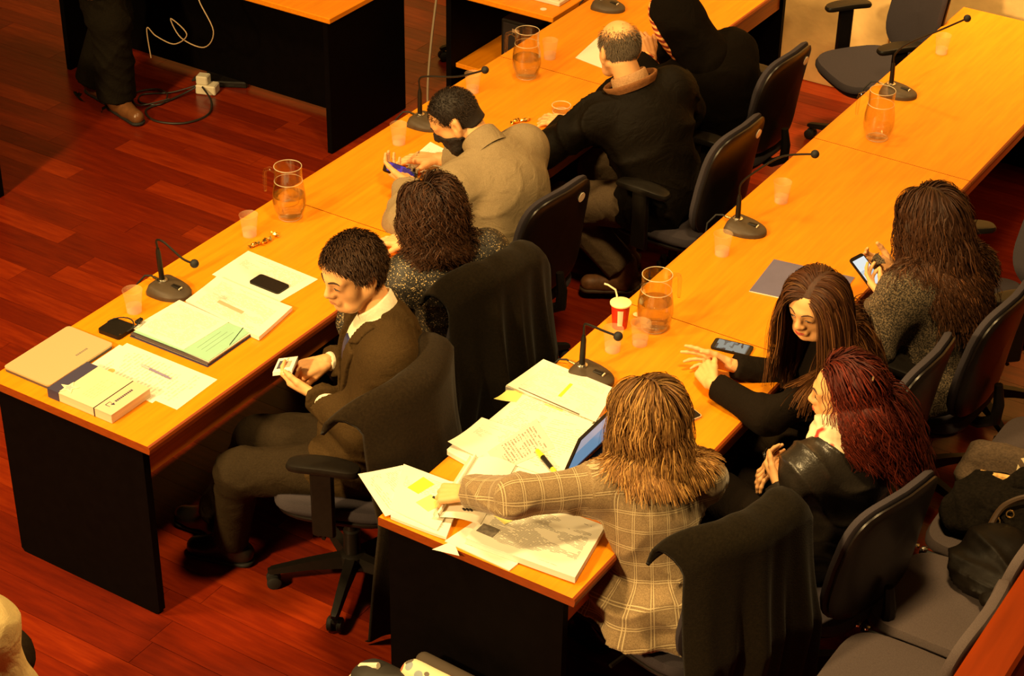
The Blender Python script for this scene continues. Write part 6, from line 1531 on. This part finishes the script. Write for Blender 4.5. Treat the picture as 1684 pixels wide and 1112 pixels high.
# --- woman with red curly hair
M_LEATHER = mat('black_leather', (0.020, 0.016, 0.012), 0.33, spec=0.5, var=0.2, scale=30, bump=0.25, bscale=150)
p = Person('woman with dark red curly hair in black leather jacket and cream scarf', (2.665, 1.000, 0.51), (2.715, 1.005, 0.975), (-0.92, 0.36), (2.672, 1.030, 1.110), (-0.93, -0.32, -0.10),
    arms=(((2.478, 1.062, 0.655), (2.75, 0.75, 0.65)), ((2.452, 1.195, 0.665), (2.7, 1.3, 0.65))),
    legs=(((2.27, 1.12, 0.095), (2.2, 1.1, 0.9), (-1, 0.3)), ((2.25, 1.33, 0.095), (2.2, 1.3, 0.9), (-1, 0.3))),
    scale=0.95, female=True, pf=(-0.90, 0.42), sk=SK1,
    hands=(dict(d=(-0.62, 0.55, 0.20), n=(0.5, 0.5, 0.5), curl=((0.6, 0.7, 0.3),) * 4, thumb=(0.8, 0.4, 0.2, 0.2)), dict(d=(-0.55, -0.80, -0.20), n=(0.2, 0.1, -0.95), curl=((0.35, 0.5, 0.3), (0.45, 0.6, 0.3), (0.5, 0.6, 0.3), (0.5, 0.6, 0.3)), spread=0.10)))
p.top('leather_jacket', M_LEATHER, 0.022, 0.0085, disp=(0.009, 15, 3.0), neckcut=0.02)
p.trousers(M_BLACKCLOTH, 0.014); p.shoes(M_SHOE); p.face((0.05, 0.02, 0.012), (0.5, 0.10, 0.07), 'open')
def scarf_mat():
    m, nt, b = nodes_of('cream_red_scarf'); N = nt.nodes; L = nt.links
    tc = N.new('ShaderNodeTexCoord'); n_ = N.new('ShaderNodeTexNoise'); n_.inputs['Scale'].default_value = 9; L.new(tc.outputs['Object'], n_.inputs['Vector'])
    r = N.new('ShaderNodeValToRGB'); e = r.color_ramp.elements; e[0].position = 0.50; e[0].color = (0.72, 0.60, 0.38, 1); e[1].position = 0.54; e[1].color = (0.55, 0.035, 0.02, 1)
    L.new(n_.outputs[0], r.inputs[0]); L.new(r.outputs[0], b.inputs['Base Color']); b.inputs['Roughness'].default_value = 0.9
    return m
nd = nrm(p.g(0, -0.03, -0.05) - p.neck); F_ = frame(p.TF[1], nd); SP = []
for lv, rr, tr in ((0.010, 0.086, 0.030), (0.044, 0.076, 0.026), (-0.02, 0.094, 0.026)):
    pts = [p.neck + nd * (lv - 0.012 * math.cos(a) + 0.008 * math.sin(3 * a + lv * 90)) + F_[0] * rr * math.sin(a) + F_[1] * (rr * math.cos(a) + 0.012) for a in np.linspace(0, 2 * PI, 15)]
    SP += [cap(pts[i], pts[i + 1], tr) for i in range(14)]
v, q = solid(SP, 0.007, 0.012, 0.0, (), (0.006, 26, 2.0)); cloth_part(p.root, 'scarf', v, q, scarf_mat())
hair_cap(p.root, p.head, p.HF, p.hs, (0.040, 0.008, 0.006), 0.004)
make_hair(p.root, p.head, p.HF, 7000, 0.36, (0.060, 0.009, 0.006), (0.085, 0.013, 0.006), p.colliders(0.016) + [cap(p.neck - V(0, 0, 0.02), p.neck + V(0, 0, 0.06), 0.104)], p.hs, frontcull=-0.005, part=0.0, swing=-0.30 * p.HF[1] * V(1, 1, 0), lenfn=lambda L_: 0.7 + 0.4 * np.clip((0.02 - L_[:, 1]) / 0.08, 0, 1), wave=0.011, wfreq=4.0, thick=(0.0020, 0.0012), layer=0.034, hairline=0.006, T=18, down_k=0.30, streak=((0.16, 0.020, 0.008), 0.16), dirfn=lambda L_, rg: np.stack([np.sign(L_[:, 0]) * 0.25, -0.95 + 0 * L_[:, 0], 0.05 - 0.6 * np.clip(0.05 - L_[:, 2], 0, 0.2)], -1), maskfn=lambda L_: ~((np.abs(L_[:, 0]) > 0.05) & (L_[:, 1] > -0.02) & (L_[:, 2] < 0.012)))
for xx_, yy_, zz_ in ((0.081, -0.030, 0.048), (0.058, -0.075, 0.080), (-0.078, -0.035, 0.05)):
    c0_ = p.g(xx_, yy_, zz_ + 0.004) + (p.g(xx_, yy_, zz_) - p.head) * 0.28 - np.array(p.root.location)
    MB().box((-0.012, -0.003, -0.003), (0.012, 0.003, 0.003), bev=0.001).xf(p.HF.T, c0_).build('hair_clip', M_CHROME, p.root)
MB().sphere(p.g(0.084, -0.004, -0.052) - np.array(p.root.location), 0.006, 10, 6).build('earring', M_CHROME, p.root, True)

# --- woman in tweed
def tweed():
    m, nt, b = nodes_of('grey_tweed'); N = nt.nodes; L = nt.links
    tc = N.new('ShaderNodeTexCoord'); n_ = N.new('ShaderNodeTexNoise'); n_.inputs['Scale'].default_value = 190; n_.inputs['Detail'].default_value = 2; L.new(tc.outputs['Object'], n_.inputs['Vector'])
    r = N.new('ShaderNodeValToRGB'); e = r.color_ramp.elements; e[0].position = 0.42; e[0].color = (0.020, 0.015, 0.010, 1); e[1].position = 0.66; e[1].color = (0.20, 0.145, 0.085, 1)
    L.new(n_.outputs[0], r.inputs[0]); L.new(r.outputs[0], b.inputs['Base Color']); b.inputs['Roughness'].default_value = 0.95
    bp = N.new('ShaderNodeBump'); bp.inputs['Strength'].default_value = 0.5; bp.inputs['Distance'].default_value = 0.003; L.new(n_.outputs[0], bp.inputs['Height']); L.new(bp.outputs[0], b.inputs['Normal'])
    return m
p = Person('woman with long dark wavy hair in grey tweed coat holding a phone', (2.590, 2.150, 0.51), (2.545, 2.165, 0.985), (-0.86, 0.40), (2.475, 2.205, 1.122), (-0.90, 0.30, -0.42),
    arms=(((2.400, 2.065, 0.825), (2.45, 1.80, 0.68)), ((2.33, 2.30, 0.825), (2.6, 2.5, 0.7))),
    legs=(((2.12, 2.08, 0.095), (2.05, 2.0, 0.9), (-1, 0)), ((2.12, 2.28, 0.095), (2.05, 2.2, 0.9), (-1, 0))),
    scale=0.96, female=True, pf=(-1, 0.06), sk=SK1, bulk=1.08,
    hands=(dict(d=(-0.80, 0.42, 0.25), n=(0.25, 0.60, 0.60), curl=((0.25, 0.4, 0.2), (0.4, 0.6, 0.3), (0.5, 0.7, 0.3), (0.5, 0.7, 0.3)), thumb=(0.6, 0.6, 0.5, 0.3)), dict(d=(-0.70, -0.55, 0.25), n=(0.1, -0.5, 0.6), curl=((0.4, 0.6, 0.3),) * 4)))
p.top('tweed_coat', tweed(), 0.030, 0.009, disp=(0.008, 12, 5.5), neckcut=0.015, extra=[cap(p.hip[0], p.kn[0], 0.10, 0.09), cap(p.hip[1], p.kn[1], 0.10, 0.09)])
p.trousers(M_TROUSER); p.shoes(M_SHOE); p.face((0.03, 0.015, 0.01), (0.45, 0.14, 0.09), 'down')
hair_cap(p.root, p.head, p.HF, p.hs, (0.030, 0.012, 0.006), 0.004)
make_hair(p.root, p.head, p.HF, 7000, 0.37, (0.040, 0.016, 0.008), (0.060, 0.024, 0.010), p.colliders(0.026), p.hs, part=0.0, swing=-0.15 * p.HF[1] * V(1, 1, 0), lenfn=lambda L_: 0.62 + 0.5 * np.clip((0.02 - L_[:, 1]) / 0.08, 0, 1) * (1 - 0.5 * np.clip((np.abs(L_[:, 0]) - 0.03) / 0.05, 0, 1)), wave=0.015, wfreq=3.6, thick=(0.0021, 0.0012), layer=0.032, hairline=0.014, T=20, down_k=0.24, streak=((0.11, 0.042, 0.015), 0.14))
smartphone('smartphone with bright screen in the hands of the tweed coat woman', 2.288, 2.135, 0.0, 0.872, screen_mat('bright_screen', (0.70, 0.74, 0.74), (0.50, 0.55, 0.58), 1.1, 14), tilt=(Vector((0, 0, 1)).rotation_difference(Vector((0.50, -0.20, 0.84))) @ Matrix.Rotation(2.85, 4, 'Z').to_quaternion()))

# --- person in cream at the lower left corner
p = Person('person in cream top cut off by the lower left corner', (0.93, -1.20, 0.53), (0.975, -1.120, 1.030), (-0.45, 0.89), (0.955, -1.075, 1.175), (-0.45, 0.86, -0.15),
    arms=(((0.60, -0.95, 0.72), (0.65, -1.3, 0.75)), ((0.88, -0.98, 0.66), (1.30, -1.05, 0.72))),
    legs=(((0.60, -0.80, 0.095), (0.6, -0.8, 0.9), (-0.45, 0.89)), ((0.78, -0.72, 0.095), (0.8, -0.7, 0.9), (-0.45, 0.89))), sk=SK2, female=True, bulk=1.05, bow=0.02, scale=0.96,
    hands=(dict(d=(-0.4, 0.9, -0.1), n=(0, 0, -1), curl=(0.2, 0.3, 0.2)), dict(d=(-0.4, 0.9, -0.1), n=(0, 0, -1), curl=(0.2, 0.3, 0.2))))
p.top('cream_top', cloth('cream_cotton', (0.72, 0.56, 0.25), 0.9, 0.05), 0.022, 0.010, disp=(0.007, 11, 2.0)); p.trousers(M_TROUSER); p.shoes(M_SHOE); p.face((0.03, 0.015, 0.01), (0.45, 0.15, 0.09), 'open')
hair_cap(p.root, p.head, p.HF, p.hs, (0.02, 0.012, 0.008), 0.004)
make_hair(p.root, p.head, p.HF, 4500, 0.17, (0.022, 0.013, 0.009), (0.030, 0.018, 0.012), p.colliders(0.02), p.hs, wave=0.014, wfreq=2.6, thick=(0.0024, 0.0014), layer=0.03, T=12)

# cards held by the suited man
cd = thing('id_cards', 'small stack of white printed cards in the suited man\'s hands', 'cards', (0.855, 0.552, 0.795))
cq = Matrix.Rotation(math.radians(-18), 4, 'Y') @ Matrix.Rotation(math.radians(22), 4, 'X') @ Matrix.Rotation(math.radians(10), 4, 'Z')
cd.rotation_euler = cq.to_euler(); cd.scale = (1.3, 1.3, 1.3)
for k in range(3): MB().box((-0.030, -0.024 + 0.003 * k, 0.0022 * k), (0.032, 0.026 + 0.003 * k, 0.0022 * k + 0.0014)).build('card', mat('card_white', (0.80, 0.76, 0.66), 0.5), cd)
MB().box((-0.022, -0.006, 0.0060), (-0.006, 0.022, 0.0064)).build('portrait_print', mat('card_photo', (0.06, 0.06, 0.09), 0.6, var=0.4, scale=200), cd)
MB().box((0.002, -0.004, 0.0060), (0.020, 0.018, 0.0064)).build('red_print', mat('card_red', (0.62, 0.36, 0.25), 0.6), cd)
# ------------------------------------------------------------------ small things on floor, desks and seats
# computer tower on the lower shelf
pc = thing('computer_tower', 'black computer tower with green light on the desk shelf', 'computer', (-0.30, 4.02, 0.3055))
MB().box((-0.10, -0.16, 0), (0.10, 0.22, 0.30), bev=0.006).build('case', M_BLACK, pc)
MB().box((-0.085, -0.166, 0.02), (0.085, -0.16, 0.285), bev=0.002).build('front_panel', mat('pc_front', (0.02, 0.018, 0.017), 0.35), pc)
for k in (0, 1): MB().box((-0.03, -0.168, 0.14 + 0.010 * k), (-0.018, -0.166, 0.143 + 0.010 * k)).build('green_led', mat('green_led', (0.1, 0.5, 0.05), 0.4, emit=(0.3, 0.9, 0.1, 1.2)), pc)
MB().box((-0.03, -0.168, 0.245), (0.01, -0.166, 0.262)).build('badge', mat('badge_beige', (0.35, 0.22, 0.12), 0.5), pc)
kb_ = thing('keyboard', 'beige keyboard at the top edge on the computer desk', 'keyboard', (-0.18, 3.935, ZT), 0.0)
MB().box((-0.21, -0.07, 0), (0.11, 0.07, 0.022), bev=0.004).build('keyboard_case', M_CREAM, kb_)
kk = MB()
for r in range(4):
    for q in range(12): kk.box((-0.20 + q * 0.025, -0.055 + r * 0.027, 0.022), (-0.179 + q * 0.025, -0.032 + r * 0.027, 0.027))
tag(kk.build('keys', mat('key_cream', (0.62, 0.55, 0.40), 0.5), kb_), kind='stuff')
M_WIRE = mat('grey_wire', (0.30, 0.24, 0.16), 0.6); M_WIREB = mat('black_wire', (0.02, 0.016, 0.012), 0.5)
def spline(pts, n=8):
    pts = [np.asarray(p_, float) for p_ in pts]; out = []
    for i in range(len(pts) - 1):
        p0 = pts[max(i - 1, 0)]; p1 = pts[i]; p2 = pts[i + 1]; p3 = pts[min(i + 2, len(pts) - 1)]
        for q_ in np.linspace(0, 1, n)[:-1]: out.append(0.5 * ((2 * p1) + (-p0 + p2) * q_ + (2 * p0 - 5 * p1 + 4 * p2 - p3) * q_ * q_ + (-p0 + 3 * p1 - 3 * p2 + p3) * q_ ** 3))
    return out + [pts[-1]]
def wire(name, label, pts, r, m):
    c0 = np.asarray(pts[0], float); o = MB().tube([p_ - c0 for p_ in spline(pts)], r, 6).build(name, m, None, True); o.location = tuple(c0); return tag(o, label, 'cable')
wire('hanging_cable', 'grey cable hanging down the side of the computer desk', [(-0.70, 3.735, 0.70), (-0.735, 3.735, 0.45), (-0.755, 3.73, 0.22), (-0.75, 3.72, 0.06), (-0.72, 3.70, 0.008)], 0.006, M_WIRE)
wire('desk_cable_loop', 'tangled pale cable hanging behind the standing person', [(-1.98, 3.02, 0.30), (-1.99, 3.02, 0.46), (-1.95, 3.04, 0.42), (-1.84, 3.05, 0.40), (-1.76, 3.06, 0.47), (-1.86, 3.06, 0.53), (-1.80, 3.06, 0.44), (-1.66, 3.07, 0.42), (-1.60, 3.08, 0.52), (-1.70, 3.10, 0.66), (-1.72, 3.16, 0.71)], 0.003, mat('pale_wire', (0.42, 0.30, 0.17), 0.5))
wire('mains_cable', 'black mains cable looping over the floor from the socket box', [(-1.90, 3.30, 0.05), (-1.80, 3.25, 0.012), (-1.72, 3.12, 0.008), (-1.76, 2.98, 0.008), (-1.90, 2.92, 0.008), (-2.02, 2.99, 0.008), (-2.0, 3.12, 0.008), (-1.97, 3.24, 0.02), (-1.93, 3.32, 0.05)], 0.0055, M_WIREB)
wire('coiled_cable', 'coiled thin black cables beside the socket box', [(-1.95, 3.32, 0.04), (-2.05, 3.22, 0.010), (-2.16, 3.12, 0.008), (-2.10, 3.04, 0.008), (-2.0, 3.08, 0.010), (-2.04, 3.18, 0.016), (-2.14, 3.20, 0.014), (-2.20, 3.10, 0.010), (-2.08, 3.00, 0.014), (-1.99, 3.14, 0.02)], 0.004, M_WIREB)
pb = thing('socket_box', 'cream double power adapter lying on the floor by the desk', 'adapter', (-1.905, 3.345, 0.0), 0.35)
MB().box((-0.055, -0.038, 0), (0.055, 0.038, 0.052), bev=0.006).build('lower_box', M_CREAM, pb)
MB().box((-0.052, -0.030, 0.052), (0.012, 0.030, 0.10), bev=0.006).build('upper_box', M_CREAM, pb)
for k in range(3): MB().tube([(-0.055, -0.02 + 0.02 * k, 0.075), (-0.075, -0.02 + 0.02 * k, 0.07)], 0.006, 6).build('plug', M_BLACK, pb)
rt = thing('network_box', 'flat black box on the floor behind the power adapter', 'router', (-1.90, 3.50, 0.0), 0.5)
MB().box((-0.12, -0.07, 0), (0.12, 0.07, 0.035), bev=0.006).build('box_case', M_BLACK, rt)
for k in range(3): MB().box((-0.10 + 0.06 * k, -0.0705, 0.012), (-0.07 + 0.06 * k, -0.069, 0.022)).build('port', M_BLACKSOFT, rt)

# bags at the foot of the near right table
bg = thing('patterned_bag', 'cream bag with small coloured print and dark top on the floor', 'bag', (1.895, 0.010, 0.0), 0.03)
def bag_print():
    m, nt, b = nodes_of('bag_print'); N = nt.nodes; L = nt.links
    tc = N.new('ShaderNodeTexCoord'); v_ = N.new('ShaderNodeTexVoronoi'); v_.inputs['Scale'].default_value = 24; L.new(tc.outputs['Object'], v_.inputs['Vector'])
    s_ = N.new('ShaderNodeSeparateColor'); L.new(v_.outputs['Color'], s_.inputs[0]); r = N.new('ShaderNodeValToRGB'); r.color_ramp.interpolation = 'CONSTANT'; e = r.color_ramp.elements
    e[0].color = (0.5, 0.06, 0.03, 1); e[1].position = 0.3; e[1].color = (0.12, 0.10, 0.08, 1)
    for ps_, c_ in ((0.5, (0.65, 0.5, 0.05, 1)), (0.7, (0.25, 0.3, 0.32, 1)), (0.85, (0.4, 0.12, 0.05, 1))): x = e.new(ps_); x.color = c_
    L.new(s_.outputs[0], r.inputs[0]); lt_ = N.new('ShaderNodeMath'); lt_.operation = 'LESS_THAN'; lt_.inputs[1].default_value = 0.36; L.new(v_.outputs['Distance'], lt_.inputs[0])
    mx = N.new('ShaderNodeMix'); mx.data_type = 'RGBA'; L.new(lt_.outputs[0], mx.inputs[0]); mx.inputs[6].default_value = (0.74, 0.62, 0.38, 1); L.new(r.outputs[0], mx.inputs[7]); L.new(mx.outputs[2], b.inputs['Base Color']); b.inputs['Roughness'].default_value = 0.7
    return m
v, q = solid([cap((-0.10, 0, 0.09), (0.10, 0, 0.09), 0.085), cap((-0.115, 0, 0.27), (0.115, 0, 0.25), 0.065), cap((-0.11, 0, 0.15), (0.11, 0, 0.15), 0.08)], 0.009, 0.04, 0, [lambda X: 0.004 - X[..., 2]], (0.004, 14, 2.0)); link_np('bag_body', v * V(1, 0.75, 1), q, bag_print(), bg)
v, q = solid([cap((-0.115, 0.035, 0.315), (0.115, 0.035, 0.295), 0.028)], 0.008, 0.02); link_np('bag_top', v, q, mat('bag_dark', (0.05, 0.035, 0.022), 0.8), bg)
MB().tube([(0.10, -0.02, 0.315), (0.125, -0.03, 0.322), (0.14, -0.03, 0.30), (0.13, -0.03, 0.28)], 0.006, 8).build('zip_pull', M_BRASS, bg, True)
tc_ = bpy.data.curves.new('print', 'FONT'); tc_.body = 'Argentina'; tc_.size = 0.030; tc_.extrude = 0.0004; tc_.align_x = 'CENTER'
to_ = bpy.data.objects.new('lettering', tc_); COL.objects.link(to_); bpy.context.view_layer.update(); me_ = bpy.data.meshes.new_from_object(to_); bpy.data.objects.remove(to_); to_ = bpy.data.objects.new('lettering', me_); COL.objects.link(to_); to_.parent = bg; to_.location = (-0.060, -0.046, 0.292); to_.rotation_euler = (1.05, 0, 0.0); me_.materials.clear(); me_.materials.append(mat('lettering_dark', (0.10, 0.06, 0.04), 0.6))
b2 = thing('black_backpack', 'black bag with cream trim beside the patterned bag', 'bag', (1.700, -0.050, 0.0), 0.1)
v, q = solid([cap((-0.06, 0, 0.10), (0.06, 0, 0.10), 0.095), cap((-0.05, 0, 0.23), (0.05, 0, 0.22), 0.075)], 0.010, 0.05, 0, [lambda X: 0.004 - X[..., 2]], (0.004, 14, 3.0)); link_np('bag_body', v, q, mat('bag_black', (0.022, 0.018, 0.014), 0.7), b2)
MB().tube([(-0.135, -0.01, 0.14), (-0.128, -0.005, 0.22), (-0.09, 0, 0.285), (-0.03, 0.0, 0.31)], 0.011, 8).build('cream_trim', M_CREAM, b2, True)

# clothes and handbag heaped on the gallery seats
M_FUR = mat('black_shearling', (0.008, 0.006, 0.004), 0.95, spec=0.1, var=0.4, scale=90, bump=0.9, bscale=120)
jk = thing('heaped_jacket', 'black fleecy jacket heaped on the gallery seats', 'jacket', (3.10, 1.46, 0.475))
v, q = solid([ell((-0.01, 0.06, 0.07), np.eye(3), (0.17, 0.13, 0.075)), ell((0.13, -0.02, 0.09), np.eye(3), (0.12, 0.13, 0.085)), ell((-0.10, -0.02, 0.04), np.eye(3), (0.10, 0.10, 0.05)), ell((0.16, 0.14, 0.11), np.eye(3), (0.12, 0.12, 0.10))], 0.009, 0.05, 0, [lambda X: 0.002 - X[..., 2]], (0.014, 13, 4.0)); link_np('jacket_body', v, q, M_FUR, jk)
v, q = solid([cap((-0.12, 0.0, 0.04), (0.03, 0.13, 0.13), 0.035, 0.045), cap((0.03, 0.13, 0.13), (0.18, 0.12, 0.16), 0.045, 0.05)], 0.008, 0.03, 0, (), (0.008, 16, 2.0)); link_np('jacket_sleeve', v, q, M_FUR, jk)
kn = thing('knitted_bag', 'brown knitted bag with pale zigzag pattern behind the jacket', 'bag', (3.115, 1.640, 0.475), 0.12)
def knit():
    m, nt, b = nodes_of('zigzag_knit'); N = nt.nodes; L = nt.links
    tc = N.new('ShaderNodeTexCoord'); w = N.new('ShaderNodeTexWave'); w.inputs['Scale'].default_value = 14; w.inputs['Distortion'].default_value = 5; w.inputs['Detail'].default_value = 0; w.bands_direction = 'DIAGONAL'; L.new(tc.outputs['Object'], w.inputs['Vector'])
    r = N.new('ShaderNodeValToRGB'); r.color_ramp.interpolation = 'CONSTANT'; e = r.color_ramp.elements; e[0].color = (0.09, 0.055, 0.03, 1); e[1].position = 0.5; e[1].color = (0.62, 0.50, 0.28, 1)
    L.new(w.outputs[0], r.inputs[0]); L.new(r.outputs[0], b.inputs['Base Color']); b.inputs['Roughness'].default_value = 0.95
    return m
v, q = solid([cap((-0.17, 0, 0.07), (0.17, 0, 0.08), 0.065), cap((-0.16, 0.02, 0.15), (0.17, 0.02, 0.16), 0.05)], 0.009, 0.04, 0, [lambda X: 0.002 - X[..., 2]], (0.006, 18, 3.0)); link_np('bag_body', v, q, mat('brown_knit', (0.085, 0.055, 0.032), 0.95, var=0.3, scale=120, bump=0.6, bscale=160), kn)
v, q = solid([cap((-0.02, 0, 0.07), (0.06, 0, 0.075), 0.067), cap((-0.02, 0.02, 0.15), (0.06, 0.02, 0.155), 0.052)], 0.008, 0.04, 0.002, [lambda X: 0.004 - X[..., 2], lambda X: np.abs(X[..., 0] - 0.015) - 0.045]); link_np('zigzag_panel', v, q, knit(), kn)
MB().tube(spline([(-0.14, -0.05, 0.12), (0.0, -0.07, 0.145), (0.10, -0.07, 0.14), (0.19, -0.05, 0.14)]), 0.013, 8).build('orange_edge', mat('orange_edge', (0.72, 0.40, 0.12), 0.8, var=0.4, scale=50), kn, True)
hb = thing('leather_handbag', 'black leather handbag with gold rings on the gallery seats', 'handbag', (3.170, 1.215, 0.475), 0.35)
v, q = solid([ell((0, 0, 0.055), np.eye(3), (0.13, 0.15, 0.06)), ell((0.02, 0.06, 0.095), np.eye(3), (0.12, 0.10, 0.06)), ell((0.03, -0.09, 0.05), np.eye(3), (0.09, 0.08, 0.05))], 0.008, 0.04, 0, [lambda X: 0.002 - X[..., 2]], (0.022, 17, 5.0)); link_np('bag_body', v, q, mat('soft_black_leather', (0.007, 0.005, 0.0035), 0.5, spec=0.14, var=0.2, scale=40, bump=0.5, bscale=25), hb)
v, q = solid([ell((0.06, -0.15, 0.04), np.eye(3), (0.10, 0.055, 0.042))], 0.007, 0.03, 0, [lambda X: 0.002 - X[..., 2]], (0.004, 18, 2.0)); link_np('side_pocket', v, q, mat('soft_black_leather', (0.014, 0.011, 0.008), 0.38), hb)
MB().tube(spline([(-0.02, 0.12, 0.11), (0.02, 0.17, 0.17), (0.11, 0.18, 0.21), (0.19, 0.10, 0.19), (0.20, 0.0, 0.13)]), 0.011, 8).build('strap', mat('strap_brown', (0.075, 0.042, 0.022), 0.45), hb, True)
for k, (x, y_, z_) in enumerate(((0.0, 0.14, 0.125), (0.04, 0.155, 0.15), (0.12, -0.02, 0.135), (0.13, -0.08, 0.11))):
    MB().tube([(x + 0.012 * math.cos(a), y_ + 0.012 * math.sin(a) * 0.5, z_ + 0.010 * math.sin(a)) for a in np.linspace(0, 2 * PI, 12, False)], 0.0032, 6, closed=True).build('gold_ring', M_BRASS, hb, True)
MB().tube([(0.12, -0.02, 0.14), (0.19, -0.02, 0.145)], 0.007, 6).build('clasp_strap', mat('strap_brown', (0.075, 0.042, 0.022), 0.45), hb, True)
